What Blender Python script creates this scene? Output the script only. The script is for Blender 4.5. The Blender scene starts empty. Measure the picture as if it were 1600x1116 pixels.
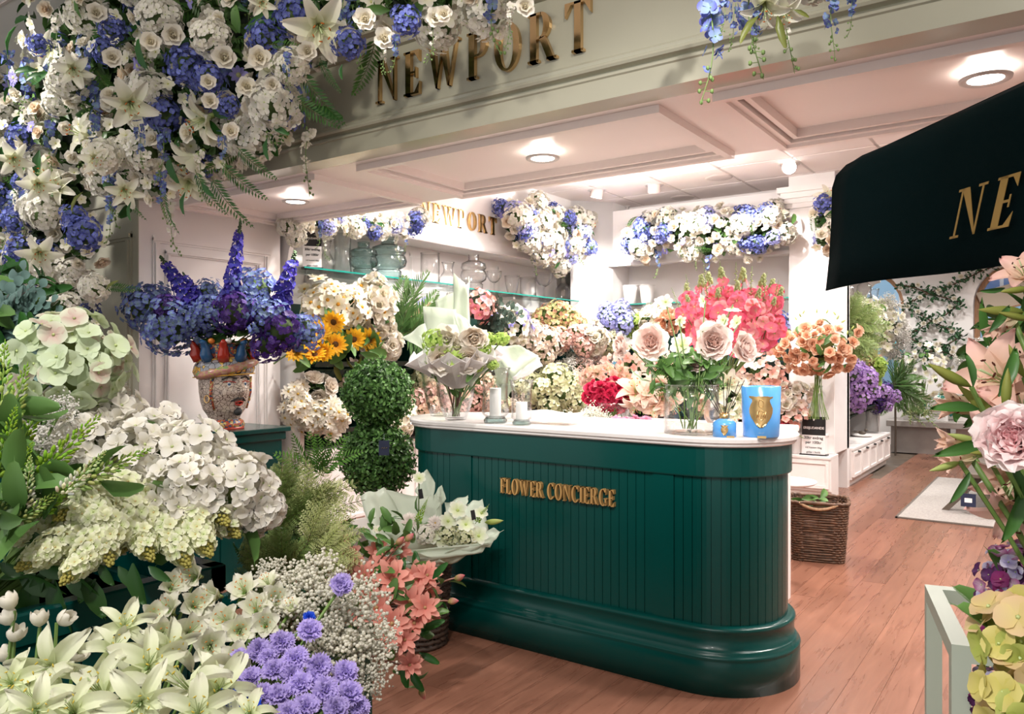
import bpy, math, random
import numpy as np
from mathutils import Matrix, Vector
random.seed(7); RNG = np.random.RandomState(11)
PI = math.pi
C = bpy.context.scene.collection
SC = bpy.context.scene

# ---------------------------------------------------------------- camera
YAW = math.radians(35.2); CAMH = 1.45; FPX = 1220.0
cam = bpy.data.cameras.new('camera'); cam_o = bpy.data.objects.new('camera', cam); C.objects.link(cam_o)
cam.sensor_width = 36.0; cam.lens = FPX/1600*36.0; cam.clip_start = .05; cam.clip_end = 200
cam_o.location = (0, 0, CAMH); cam_o.rotation_euler = (PI/2, 0, YAW)
SC.camera = cam_o
FW = (-math.sin(YAW), math.cos(YAW)); RT = (math.cos(YAW), math.sin(YAW))

# ---------------------------------------------------------------- world, lights, exposure
w = bpy.data.worlds.new('world'); SC.world = w; w.use_nodes = True
w.node_tree.nodes['Background'].inputs[0].default_value = (1.0, .98, .96, 1)
w.node_tree.nodes['Background'].inputs[1].default_value = .75
SC.view_settings.view_transform = 'Standard'; SC.view_settings.look = 'None'
SC.view_settings.gamma = 1; SC.view_settings.exposure = .45
SC.view_settings.use_curve_mapping = False
SC.cycles.max_bounces = 8; SC.cycles.diffuse_bounces = 4; SC.cycles.glossy_bounces = 3
SC.cycles.transmission_bounces = 5; SC.cycles.transparent_max_bounces = 14
SC.cycles.sample_clamp_indirect = 6; SC.cycles.caustics_reflective = False; SC.cycles.caustics_refractive = False

def spot(loc, target, power, angle=110, blend=.8, size=.05, col=(1, .955, .905)):
    l = bpy.data.lights.new('spot_lamp', 'SPOT'); l.energy = power; l.spot_size = math.radians(angle)
    l.spot_blend = blend; l.shadow_soft_size = size; l.color = col
    o = bpy.data.objects.new('spot_lamp', l); C.objects.link(o); o.location = loc
    d = Vector(target)-Vector(loc); o.rotation_euler = d.to_track_quat('-Z', 'Y').to_euler()
    return o
def area(loc, target, power, sx, sy, col=(1, .95, .9)):
    l = bpy.data.lights.new('ceiling_panel_light', 'AREA'); l.energy = power; l.shape = 'RECTANGLE'; l.size = sx; l.size_y = sy; l.color = col
    o = bpy.data.objects.new('ceiling_panel_light', l); C.objects.link(o); o.location = loc
    d = Vector(target)-Vector(loc); o.rotation_euler = d.to_track_quat('-Z', 'Y').to_euler()
    return o
# soffit downlights
for _x, _y, _e in ((-2.15, 3.45, 60), (-3.95, 3.4, 60), (.1, 3.4, 60)): spot((_x, _y, 2.46), (_x, _y, 0), _e, 150, .9, .06)
# rows of ceiling spots over the left display wall, the back bay, the counter and the right room
for _y in (4.8, 5.9, 7.0, 8.1): spot((-3.9, _y, 3.3), (-5.1, _y, 1.4), 170, 80, .7, .05)
for _x in (-4.3, -3.4, -2.6): spot((_x, 7.6, 3.3), (_x, 9.0, 1.5), 170, 80, .7, .05)
for _y in (9.3, 10.6): spot((-.9, _y, 3.3), (-2.2, _y, 1.2), 170, 80, .7, .05)
spot((-1.4, 5.6, 3.3), (-1.6, 4.0, 1.1), 150, 70, .7, .05)
spot((-2.8, 5.6, 3.3), (-2.6, 4.2, 1.1), 130, 70, .7, .05)
for _x, _y in ((-3, 6.2), (-.8, 6.5), (.6, 5.2), (.6, 8.6), (-.8, 12.2), (-2.6, 12.6), (.4, 4.6)): spot((_x, _y, 3.3), (_x, _y, 0), 190, 155, .9, .1)
# hall spots over the front flower stand, then unseen ones added for brightening
spot((-.2, -.6, 3.6), (-2.0, 1.4, .6), 190, 50, .8, .08)
spot((-1.0, .2, 3.6), (-1.5, .9, .8), 100, 80, .8, .08)
spot((.3, -.4, 3.6), (-1.9, 3.7, 1.3), 310, 32, .8, .08)  # no lamp known here: added to brighten the counter flowers
spot((-.5, -1.1, 3.0), (-.05, 1.5, 1.1), 260, 34, .8, .08)  # added spot without a fixture, brightens the pink lilies
spot((-5.2, 1.2, 3.6), (-4.9, 2.5, 2.4), 130, 80, .8, .08)
spot((-1.6, .2, 3.6), (-3.2, 2.6, 2.9), 70, 80, .8, .08, (1, .93, .80))  # warm spot added to brighten the fascia
spot((.2, .6, 3.6), (-1.0, 2.8, 2.8), 60, 80, .8, .08, (1, .93, .80))  # second warm spot added for the fascia, no fixture
# added fixtureless point lights, near the swivel spotlights and behind the soffit, brightening the tiles
for _x, _y in ((-4.0, 7.2), (-3.0, 7.1), (-1.25, 6.0), (-3.2, 4.9), (.4, 5.4)):
    l_ = bpy.data.lights.new('ceiling_fill', 'POINT'); l_.energy = 26; l_.shadow_soft_size = .05; l_.color = (1, .93, .88); o_ = bpy.data.objects.new('ceiling_fill', l_); C.objects.link(o_); o_.location = (_x, _y, 3.02)
spot((-.6, 1.0, 3.4), (-1.45, 3.45, 1.45), 260, 26, .8, .06)  # unseen spot added to brighten the garden roses on the counter
spot((-1.5, .8, 3.4), (-2.4, 3.4, 1.35), 170, 24, .8, .06)


# ---------------------------------------------------------------- pixel helpers (camera calibration -> real 3D points)
def WZ(px, py, z):
    k = (px-800)/FPX; m = (558-py)/FPX
    return Vector((z*(FW[0]+k*RT[0]), z*(FW[1]+k*RT[1]), CAMH+m*z))
def WY(px, py, Y):
    k = (px-800)/FPX; return WZ(px, py, Y/(FW[1]+k*RT[1]))
def WX(px, py, X):
    k = (px-800)/FPX; return WZ(px, py, X/(FW[0]+k*RT[0]))
def DEP(v): return v[0]*FW[0]+v[1]*FW[1]

# ---------------------------------------------------------------- materials
def newmat(name):
    m = bpy.data.materials.new(name); m.use_nodes = True
    return m, m.node_tree, m.node_tree.nodes['Principled BSDF']
def setp(b, **k):
    for n, v in k.items(): b.inputs[n.replace('_', ' ')].default_value = v
def pm(name, col, rough=.5, metal=0, noise=0, nscale=8, bump=0, bscale=60, coat=0, stretch=None):
    m, nt, b = newmat(name)
    setp(b, Base_Color=(*col, 1), Roughness=rough, Metallic=metal)
    if coat: b.inputs['Coat Weight'].default_value = coat; b.inputs['Coat Roughness'].default_value = .08
    tc = nt.nodes.new('ShaderNodeTexCoord'); src = tc.outputs['Object']
    if stretch:
        mp = nt.nodes.new('ShaderNodeMapping'); mp.inputs['Scale'].default_value = stretch
        nt.links.new(src, mp.inputs[0]); src = mp.outputs[0]
    if noise:
        t = nt.nodes.new('ShaderNodeTexNoise'); t.inputs['Scale'].default_value = nscale; t.inputs['Detail'].default_value = 5
        nt.links.new(src, t.inputs['Vector'])
        r = nt.nodes.new('ShaderNodeMapRange'); r.inputs[1].default_value = .3; r.inputs[2].default_value = .7
        r.inputs[3].default_value = 1-noise; r.inputs[4].default_value = 1+noise
        nt.links.new(t.outputs['Fac'], r.inputs[0])
        h = nt.nodes.new('ShaderNodeHueSaturation'); h.inputs['Color'].default_value = (*col, 1)
        nt.links.new(r.outputs[0], h.inputs['Value']); nt.links.new(h.outputs[0], b.inputs['Base Color'])
    if bump:
        t = nt.nodes.new('ShaderNodeTexNoise'); t.inputs['Scale'].default_value = bscale
        nt.links.new(src, t.inputs['Vector'])
        bp = nt.nodes.new('ShaderNodeBump'); bp.inputs['Strength'].default_value = bump; bp.inputs['Distance'].default_value = .01
        nt.links.new(t.outputs['Fac'], bp.inputs['Height']); nt.links.new(bp.outputs[0], b.inputs['Normal'])
    return m
def plantmat(name, rough, transl, jitter=.12, sheen=0):
    """colour comes from each flower's own colour attribute"""
    m, nt, b = newmat(name); N = nt.nodes; L = nt.links
    a = N.new('ShaderNodeAttribute'); a.attribute_name = 'Col'
    oi = N.new('ShaderNodeObjectInfo')
    r = N.new('ShaderNodeMapRange'); r.inputs[3].default_value = 1-jitter; r.inputs[4].default_value = 1+jitter*.5
    L.new(oi.outputs['Random'], r.inputs[0])
    h = N.new('ShaderNodeHueSaturation'); L.new(a.outputs['Color'], h.inputs['Color']); L.new(r.outputs[0], h.inputs['Value'])
    L.new(h.outputs[0], b.inputs['Base Color']); b.inputs['Roughness'].default_value = rough
    b.inputs['Specular IOR Level'].default_value = .3
    t = N.new('ShaderNodeBsdfTranslucent'); L.new(h.outputs[0], t.inputs['Color'])
    mx = N.new('ShaderNodeMixShader'); mx.inputs[0].default_value = transl
    L.new(b.outputs[0], mx.inputs[1]); L.new(t.outputs[0], mx.inputs[2])
    L.new(mx.outputs[0], N['Material Output'].inputs['Surface'])
    return m
def glassmat(name, tint=(1, 1, 1), edge=1.5, gl=.85, dark=.34):
    """thin clear glass: fresnel mix of straight transmission and sharp reflection"""
    m, nt, b = newmat(name); N = nt.nodes; L = nt.links; N.remove(b)
    lf = N.new('ShaderNodeLayerWeight'); lf.inputs['Blend'].default_value = .5
    pw = N.new('ShaderNodeMath'); pw.operation = 'POWER'; pw.inputs[1].default_value = 2.6; L.new(lf.outputs['Facing'], pw.inputs[0])
    lw = N.new('ShaderNodeMapRange'); lw.inputs[3].default_value = .045; lw.inputs[4].default_value = .62; L.new(pw.outputs[0], lw.inputs[0])
    g = N.new('ShaderNodeBsdfGlossy'); g.inputs['Roughness'].default_value = .03; g.inputs['Color'].default_value = (gl, gl, gl, 1)
    t = N.new('ShaderNodeBsdfTransparent'); mc = N.new('ShaderNodeMix'); mc.data_type = 'RGBA'; mc.inputs[6].default_value = (*tint, 1); mc.inputs[7].default_value = (*[x*x*dark for x in tint], 1)
    p3 = N.new('ShaderNodeMath'); p3.operation = 'POWER'; p3.inputs[1].default_value = 3.2; L.new(lf.outputs['Facing'], p3.inputs[0]); L.new(p3.outputs[0], mc.inputs[0]); L.new(mc.outputs[2], t.inputs['Color'])
    mx = N.new('ShaderNodeMixShader'); L.new(lw.outputs[0], mx.inputs[0]); L.new(t.outputs[0], mx.inputs[1]); L.new(g.outputs[0], mx.inputs[2])
    L.new(mx.outputs[0], N['Material Output'].inputs['Surface'])
    return m
def emit(name, col, s):
    m, nt, b = newmat(name); setp(b, Base_Color=(*col, 1)); b.inputs['Emission Color'].default_value = (*col, 1); b.inputs['Emission Strength'].default_value = s
    return m
def paper_mat(name, col, tr=.45):
    m, nt, b = newmat(name); N = nt.nodes; L = nt.links
    setp(b, Base_Color=(*col, 1), Roughness=.45)
    t = N.new('ShaderNodeBsdfTranslucent'); t.inputs['Color'].default_value = (*col, 1)
    mx = N.new('ShaderNodeMixShader'); mx.inputs[0].default_value = tr
    L.new(b.outputs[0], mx.inputs[1]); L.new(t.outputs[0], mx.inputs[2]); L.new(mx.outputs[0], N['Material Output'].inputs['Surface'])
    return m
M = {}
M['white'] = pm('white_paint', (.80, .755, .735), .38, noise=.03, nscale=2)
M['white_in'] = pm('shop_white_paint', (.82, .79, .775), .42, noise=.03, nscale=2)
M['soffit'] = pm('soffit_paint', (.85, .755, .715), .3)
M['sage'] = pm('sage_facade', (.47, .455, .36), .22, noise=.04, nscale=2, coat=.25)  # sage-beige tone shared by fascia and front wall
M['tile'] = pm('ceiling_tile', (.90, .81, .78), .8, bump=.1, bscale=250)
M['grid'] = pm('ceiling_grid', (.62, .54, .51), .5)
M['green'] = pm('deep_green_lacquer', (.000, .045, .039), .26, coat=.08, noise=.04, nscale=3)
M['dgreen'] = pm('shelf_green_paint', (.002, .028, .023), .4)
M['counter'] = pm('white_counter_slab', (.74, .71, .695), .16, noise=.02, nscale=5)
M['gold'] = pm('brushed_gold', (.83, .55, .24), .3, 1, noise=.08, nscale=20)
M['bronze'] = pm('mirror_gold', (.72, .48, .24), .12, 1)
M['brass_text'] = pm('gold_painted_letter', (.62, .36, .13), .38, .55)
M['goldprint'] = pm('gold_print', (.42, .26, .07), .5, .2)
M['glass'] = glassmat('clear_glass', (.982, .985, .983), 1.5, .95)
M['glass_t'] = glassmat('teal_tinted_glass', (.80, .88, .875), 1.5, .9, .22)
M['glass_s'] = glassmat('shelf_glass', (.95, .98, .97), 1.3, .4, .8)
M['pane'] = glassmat('window_glass', (.96, .98, 1), 1.3, .6, .9)
M['gedge'] = pm('glass_green_edge', (.01, .22, .18), .15)
M['black'] = pm('black_card', (.012, .012, .013), .45)
M['card'] = pm('white_card', (.82, .80, .79), .5)
M['print'] = pm('black_print', (.03, .03, .03), .6)
M['navy'] = pm('navy_tag', (.012, .018, .05), .5)
M['wood'] = pm('oak_frame', (.42, .22, .11), .5, noise=.25, nscale=6, stretch=(8, 8, 1))
M['dwood'] = pm('dark_oak', (.10, .075, .055), .5, noise=.3, nscale=5)
M['bench'] = pm('grey_stone_bench', (.33, .30, .28), .6, noise=.15, nscale=4)
M['bluegl'] = pm('sky_blue_lacquered_glass', (.10, .36, .80), .22, coat=.4)
M['wax'] = pm('white_wax', (.88, .86, .84), .45)
M['reed'] = pm('dark_reed', (.02, .012, .01), .6)
M['wicker'] = pm('brown_wicker', (.11, .055, .030), .6, noise=.55, nscale=30)
M['wicker_d'] = pm('dark_wicker', (.05, .028, .018), .6, noise=.4, nscale=30)
M['rope'] = pm('jute_rope', (.42, .27, .16), .85, noise=.3, nscale=60)
M['paper_g'] = paper_mat('sage_wrapping_paper', (.66, .72, .60), .4)
M['paper_w'] = paper_mat('white_tissue_paper', (.84, .81, .80), .4)
M['fabric'] = pm('dark_green_canvas', (.0003, .007, .008), .95, noise=.1, nscale=3, bump=.15, bscale=400)
M['rug'] = pm('grey_wool_rug', (.36, .335, .315), .95, noise=.18, nscale=60, bump=.5, bscale=200)
M['rug_e'] = pm('rug_edge', (.12, .10, .085), .9)
M['stem'] = pm('green_stem', (.13, .22, .05), .5, noise=.2, nscale=12)
M['stem_r'] = pm('reddish_stem', (.30, .13, .09), .5)
M['bark'] = pm('brown_trunk', (.10, .05, .03), .8, noise=.4, nscale=30)
M['moss'] = pm('dark_moss', (.012, .028, .01), .95, noise=.4, nscale=20)
M['terracotta'] = pm('grey_clay_pot', (.42, .38, .35), .8, noise=.1)
M['ceram'] = pm('white_ceramic', (.84, .82, .80), .3)
M['sageframe'] = pm('sage_metal_frame', (.36, .40, .33), .4)
M['lamp'] = emit('lamp_glow', (1, .96, .9), 14)
M['lampring'] = pm('lamp_ring', (.62, .58, .56), .35)
M['lampcan'] = pm('pink_white_can', (.78, .66, .63), .5)
M['shade'] = paper_mat('cream_roller_blind', (.72, .62, .50), .3)
M['fabric'].node_tree.nodes['Principled BSDF'].inputs['Specular IOR Level'].default_value = .08
M['green'].node_tree.nodes['Principled BSDF'].inputs['Specular IOR Level'].default_value = .28
M['petal'] = plantmat('petal', .55, .36)
M['leaf'] = plantmat('leaf', .38, .15, .18)
M['red'] = pm('red_glaze', (.42, .03, .015), .25, coat=.3); M['blue'] = pm('blue_glaze', (.02, .10, .25), .25, coat=.3)
M['orange'] = pm('orange_fruit', (.75, .25, .04), .45)
M['yellow'] = pm('yellow_glaze', (.72, .42, .06), .3)
M['darkint'] = pm('dark_gap', (.01, .01, .01), .9)

def floormat():
    m, nt, b = newmat('walnut_plank'); N = nt.nodes; L = nt.links
    oi = N.new('ShaderNodeObjectInfo'); tc = N.new('ShaderNodeTexCoord')
    mp = N.new('ShaderNodeMapping'); mp.inputs['Scale'].default_value = (16, 1.3, 16)
    cb = N.new('ShaderNodeCombineXYZ'); mu = N.new('ShaderNodeMath'); mu.operation = 'MULTIPLY'; mu.inputs[1].default_value = 37
    L.new(oi.outputs['Random'], mu.inputs[0]); L.new(mu.outputs[0], cb.inputs[0]); L.new(mu.outputs[0], cb.inputs[1])
    L.new(tc.outputs['Object'], mp.inputs[0]); L.new(cb.outputs[0], mp.inputs['Location'])
    t = N.new('ShaderNodeTexNoise'); t.inputs['Scale'].default_value = 1.6; t.inputs['Detail'].default_value = 7; t.inputs['Distortion'].default_value = 1.2
    L.new(mp.outputs[0], t.inputs['Vector'])
    cr = N.new('ShaderNodeValToRGB'); e = cr.color_ramp.elements
    e[0].position = .33; e[0].color = (.185, .078, .049, 1); e[1].position = .72; e[1].color = (.27, .122, .079, 1)
    L.new(t.outputs['Fac'], cr.inputs[0])
    h = N.new('ShaderNodeHueSaturation'); r = N.new('ShaderNodeMapRange'); r.inputs[3].default_value = .82; r.inputs[4].default_value = 1.18
    L.new(oi.outputs['Random'], r.inputs[0]); L.new(r.outputs[0], h.inputs['Value']); L.new(cr.outputs[0], h.inputs['Color'])
    L.new(h.outputs[0], b.inputs['Base Color'])
    rr = N.new('ShaderNodeMapRange'); rr.inputs[3].default_value = .25; rr.inputs[4].default_value = .31; L.new(t.outputs['Fac'], rr.inputs[0]); L.new(rr.outputs[0], b.inputs['Roughness'])
    bp = N.new('ShaderNodeBump'); bp.inputs['Strength'].default_value = .05; bp.inputs['Distance'].default_value = .002
    L.new(t.outputs['Fac'], bp.inputs['Height']); L.new(bp.outputs[0], b.inputs['Normal'])
    return m
M['floor'] = floormat()
def mosaic(name, ramp, scale, line=(.02, .015, .03), rand='Distance'):
    m, nt, b = newmat(name); N = nt.nodes; L = nt.links
    tc = N.new('ShaderNodeTexCoord')
    v = N.new('ShaderNodeTexVoronoi'); v.inputs['Scale'].default_value = scale; L.new(tc.outputs['Object'], v.inputs['Vector'])
    v2 = N.new('ShaderNodeTexVoronoi'); v2.feature = 'DISTANCE_TO_EDGE'; v2.inputs['Scale'].default_value = scale; L.new(tc.outputs['Object'], v2.inputs['Vector'])
    cr = N.new('ShaderNodeValToRGB'); cr.color_ramp.interpolation = 'CONSTANT'
    while len(cr.color_ramp.elements) < len(ramp): cr.color_ramp.elements.new(.5)
    for i, (p, c) in enumerate(ramp): cr.color_ramp.elements[i].position = p; cr.color_ramp.elements[i].color = (*c, 1)
    s = N.new('ShaderNodeSeparateColor'); L.new(v.outputs['Color'], s.inputs[0]); L.new(s.outputs[0], cr.inputs[0])
    gt = N.new('ShaderNodeMath'); gt.operation = 'GREATER_THAN'; gt.inputs[1].default_value = .045; L.new(v2.outputs['Distance'], gt.inputs[0])
    mx = N.new('ShaderNodeMix'); mx.data_type = 'RGBA'; mx.inputs[6].default_value = (*line, 1)
    L.new(gt.outputs[0], mx.inputs[0]); L.new(cr.outputs[0], mx.inputs[7]); L.new(mx.outputs[2], b.inputs['Base Color'])
    b.inputs['Roughness'].default_value = .25
    return m
M['mos_face'] = mosaic('pale_mosaic_glaze', [(0, (.60, .50, .42)), (.4, (.52, .42, .36)), (.8, (.66, .56, .46))], 46, (.10, .06, .05))
M['mos_turb'] = mosaic('yellow_grey_mosaic', [(0, (.36, .38, .42)), (.45, (.75, .42, .08)), (.7, (.42, .40, .42)), (.85, (.75, .5, .12))], 42)
M['mos_pink'] = mosaic('pink_green_mosaic', [(0, (.50, .22, .20)), (.5, (.55, .35, .30)), (.8, (.25, .35, .15))], 42, (.5, .38, .12))
M['mos_col'] = mosaic('bead_mosaic', [(0, (.55, .12, .06)), (.4, (.62, .45, .16)), (.7, (.06, .12, .25))], 90)
M['cushion'] = mosaic('green_white_print', [(0, (.75, .74, .70)), (.55, (.02, .20, .17))], 16, (.7, .7, .66))

# ---------------------------------------------------------------- mesh builder
class G:
    def __init__(s): s.V = []; s.C = []; s.F4 = []; s.F3 = []; s.M4 = []; s.M3 = []; s.n = 0
    def add(s, V, F4=None, F3=None, col=(1, 1, 1), mi=0):
        V = np.asarray(V, float).reshape(-1, 3); n = len(V)
        col = np.asarray(col, float)
        if col.ndim == 1: col = np.tile(col, (n, 1))
        s.V.append(V); s.C.append(col)
        if F4 is not None and len(F4):
            f = np.asarray(F4, int)+s.n; s.F4.append(f); s.M4.append(np.broadcast_to(np.asarray(mi, int), (len(f),)).copy())
        if F3 is not None and len(F3):
            f = np.asarray(F3, int)+s.n; s.F3.append(f); s.M3.append(np.broadcast_to(np.asarray(mi, int), (len(f),)).copy())
        s.n += n; return s
    def flat(s):
        if len(s.V) > 1:
            s.V = [np.concatenate(s.V)]; s.C = [np.concatenate(s.C)]
            if s.F4: s.F4 = [np.concatenate(s.F4)]; s.M4 = [np.concatenate(s.M4)]
            if s.F3: s.F3 = [np.concatenate(s.F3)]; s.M3 = [np.concatenate(s.M3)]
        return s
    def put(s, g, R=None, loc=(0, 0, 0), sc=1.0, cm=None):
        g.flat(); V = g.V[0]*sc
        if R is not None: V = V@np.asarray(R).T
        V = V+np.asarray(loc); c = g.C[0] if cm is None else g.C[0]*np.asarray(cm)
        n = s.n
        s.V.append(V); s.C.append(c)
        if g.F4: s.F4.append(g.F4[0]+n); s.M4.append(g.M4[0])
        if g.F3: s.F3.append(g.F3[0]+n); s.M3.append(g.M3[0])
        s.n += len(V); return s
    def mesh(s, name, mats, smooth=True):
        s.flat(); me = bpy.data.meshes.new(name)
        f = []; mi = []
        if s.F4: f += s.F4[0].tolist(); mi += s.M4[0].tolist()
        if s.F3: f += s.F3[0].tolist(); mi += s.M3[0].tolist()
        me.from_pydata(s.V[0].tolist(), [], f)
        if not isinstance(mats, (list, tuple)): mats = [mats]
        for m in mats: me.materials.append(m)
        if len(mats) > 1: me.polygons.foreach_set('material_index', np.array(mi, dtype=np.int32))
        me.polygons.foreach_set('use_smooth', np.full(len(f), bool(smooth)))
        if any(m in (M['petal'], M['leaf']) for m in mats):
            ca = me.color_attributes.new('Col', 'FLOAT_COLOR', 'POINT')
            c = np.ones((s.n, 4), np.float32); c[:, :3] = np.clip(s.C[0], 0, 1); ca.data.foreach_set('color', c.ravel())
        me.update(); return me
def frame(n, roll=0.0):
    """3x3 whose columns are x,y,z with z along n"""
    z = np.asarray(n, float); z = z/np.linalg.norm(z)
    a = np.array([0, 0, 1.0]) if abs(z[2]) < .97 else np.array([0, 1.0, 0])
    x = np.cross(a, z); x /= np.linalg.norm(x); y = np.cross(z, x)
    c, s_ = math.cos(roll), math.sin(roll)
    return np.stack([c*x+s_*y, -s_*x+c*y, z], 1)
def rotz(a): c, s_ = math.cos(a), math.sin(a); return np.array([[c, -s_, 0], [s_, c, 0], [0, 0, 1.]])
def rotx(a): c, s_ = math.cos(a), math.sin(a); return np.array([[1., 0, 0], [0, c, -s_], [0, s_, c]])
def grid(n, m):
    f = []
    for i in range(n):
        for j in range(m): a = i*(m+1)+j; f.append((a, a+1, a+m+2, a+m+1))
    return f
def box(g, a, b, mi=0, R=None, o=(0, 0, 0)):
    x0, y0, z0 = a; x1, y1, z1 = b
    V = np.array([(x0, y0, z0), (x1, y0, z0), (x1, y1, z0), (x0, y1, z0), (x0, y0, z1), (x1, y0, z1), (x1, y1, z1), (x0, y1, z1)], float)
    if R is not None: V = V@np.asarray(R).T
    g.add(V+np.asarray(o), [(0, 3, 2, 1), (4, 5, 6, 7), (0, 1, 5, 4), (1, 2, 6, 5), (2, 3, 7, 6), (3, 0, 4, 7)], mi=mi); return g
def bbox(g, a, b, bv=.004, mi=0):
    """box with chamfered vertical + horizontal edges (cheap bevel)"""
    x0, y0, z0 = a; x1, y1, z1 = b; B = bv
    for (dz, s_) in (((z0, z0+B), 0), ((z0+B, z1-B), 1), ((z1-B, z1), 2)): pass
    rings = [(z0, B), (z0+B, 0), (z1-B, 0), (z1, B)]; V = []
    for z, i in rings:
        V += [(x0+i+B*0, y0+i+B, z), (x0+i+B, y0+i, z), (x1-i-B, y0+i, z), (x1-i, y0+i+B, z), (x1-i, y1-i-B, z), (x1-i-B, y1-i, z), (x0+i+B, y1-i, z), (x0+i, y1-i-B, z)]
    F = []
    for k in range(3):
        for j in range(8): F.append((k*8+j, k*8+(j+1) % 8, (k+1)*8+(j+1) % 8, (k+1)*8+j))
    g.add(V, F+[(25, 26, 29, 30), (24, 25, 30, 31), (26, 27, 28, 29), (2, 1, 6, 5), (1, 0, 7, 6), (3, 2, 5, 4)], mi=mi); return g
def tube(g, P, r0, r1=None, seg=5, col=(1, 1, 1), mi=0, cap=True):
    P = [np.asarray(p, float) for p in P]; n = len(P); r1 = r0 if r1 is None else r1
    V = []; x = None
    for i, p in enumerate(P):
        d = P[min(i+1, n-1)]-P[max(i-1, 0)]; d = d/(np.linalg.norm(d)+1e-9)
        if x is None:
            a = np.array([0, 0, 1.0]) if abs(d[2]) < .9 else np.array([1.0, 0, 0]); x = np.cross(a, d)
        x = x-d*np.dot(x, d); x /= np.linalg.norm(x)+1e-9; y = np.cross(d, x); r = r0+(r1-r0)*i/max(1, n-1)
        for k in range(seg): t = 2*PI*k/seg; V.append(p+r*(math.cos(t)*x+math.sin(t)*y))
    F = [(i*seg+k, i*seg+(k+1) % seg, (i+1)*seg+(k+1) % seg, (i+1)*seg+k) for i in range(n-1) for k in range(seg)]
    T = []
    if cap:
        V.append(P[0]); V.append(P[-1]); a = n*seg
        T = [(a, (k+1) % seg, k) for k in range(seg)]+[(a+1, (n-1)*seg+k, (n-1)*seg+(k+1) % seg) for k in range(seg)]
    g.add(V, F, T, col, mi); return g
def lathe(g, prof, seg=32, mi=0, o=(0, 0, 0), fn=None, col=(1, 1, 1)):
    V = []
    for (r, z) in prof:
        for k in range(seg):
            t = 2*PI*k/seg; rr, zz = (r, z) if fn is None else fn(r, z, t)
            V.append((o[0]+rr*math.cos(t), o[1]+rr*math.sin(t), o[2]+zz))
    n = len(prof); F = [(i*seg+k, i*seg+(k+1) % seg, (i+1)*seg+(k+1) % seg, (i+1)*seg+k) for i in range(n-1) for k in range(seg)]
    g.add(V, F, col=col, mi=mi); return g
def ell(g, o, rx, ry, rz, seg=8, rg=5, col=(1, 1, 1), mi=0, R=None):
    V = [];
    for i in range(rg+1):
        a = PI*i/rg
        for k in range(seg): t = 2*PI*k/seg; V.append((rx*math.sin(a)*math.cos(t), ry*math.sin(a)*math.sin(t), -rz*math.cos(a)))
    V = np.array(V)
    if R is not None: V = V@np.asarray(R).T
    F = [(i*seg+k, i*seg+(k+1) % seg, (i+1)*seg+(k+1) % seg, (i+1)*seg+k) for i in range(rg) for k in range(seg)]
    g.add(V+np.asarray(o), F, col=col, mi=mi); return g
def sweep(g, prof, P, closed=False, mi=0):
    """profile [(out,z)] swept along plan path P=[(x,y,nx,ny)]"""
    n = len(P); m = len(prof); V = [(x+nx*o, y+ny*o, z) for (x, y, nx, ny) in P for (o, z) in prof]
    F = []
    for i in range(n if closed else n-1):
        j = (i+1) % n
        for k in range(m-1): F.append((i*m+k, j*m+k, j*m+k+1, i*m+k+1))
    g.add(V, F, mi=mi); return g
def quadprism(g, P, d, mi=0):
    """polygon P (3d pts, convex quad) extruded by vector d"""
    P = [np.asarray(p, float) for p in P]; n = len(P); d = np.asarray(d, float)
    V = P+[p+d for p in P]
    F = [(i, (i+1) % n, n+(i+1) % n, n+i) for i in range(n)]
    if n == 4: F += [(3, 2, 1, 0), (4, 5, 6, 7)]; g.add(V, F, mi=mi)
    else: g.add(V, F, [(0, i+1, i) for i in range(1, n-1)]+[(n, n+i, n+i+1) for i in range(1, n-1)], mi=mi)
    return g

# ---------------------------------------------------------------- object helpers
def tag(o, label=None, cat=None, group=None, kind=None):
    if label: o['label'] = label
    if cat: o['category'] = cat
    if group: o['group'] = group
    if kind: o['kind'] = kind
    return o
def empty(name, loc, label=None, cat=None, group=None, kind=None, rz=0):
    o = bpy.data.objects.new(name, None); C.objects.link(o); o.location = loc; o.rotation_euler = (0, 0, rz); o.empty_display_size = .05
    return tag(o, label, cat, group, kind)
def objm(name, me, parent=None, loc=(0, 0, 0)):
    o = bpy.data.objects.new(name, me); C.objects.link(o); o.parent = parent; o.location = loc; return o
def obj(name, g, mats, parent=None, loc=(0, 0, 0), smooth=False):
    """g in world coordinates; parent is an unrotated Empty (or None); stored relative to it"""
    g.flat(); base = np.array(loc, float)
    p = parent; off = base.copy()
    while p is not None: off = off+np.array(p.location); p = p.parent
    g.V[0] = g.V[0]-off
    return objm(name, g.mesh(name, mats, smooth), parent, tuple(base))
def wob(p):
    v = np.array(p.location, float); q = p.parent
    while q is not None: v = v+np.array(q.location); q = q.parent
    return v
def place(name, me, parent, wpos, n=(0, 0, 1), roll=0, sc=1.0, asp=None):
    o = bpy.data.objects.new(name, me); C.objects.link(o)
    R = frame(n, roll); m = Matrix(R.tolist()).to_4x4()
    S = Matrix.Diagonal((sc, sc, sc, 1)) if asp is None else Matrix.Diagonal((sc*asp[0], sc*asp[1], sc*asp[2], 1))
    off = wob(parent) if parent is not None else np.zeros(3)
    o.parent = parent
    o.matrix_local = Matrix.Translation(tuple(np.asarray(wpos)-off))@m@S
    return o
def curve3(p0, p1, p2, n=8):
    p0, p1, p2 = map(np.asarray, (p0, p1, p2)); return [(1-t)**2*p0+2*t*(1-t)*p1+t*t*p2 for t in np.linspace(0, 1, n)]

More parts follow.
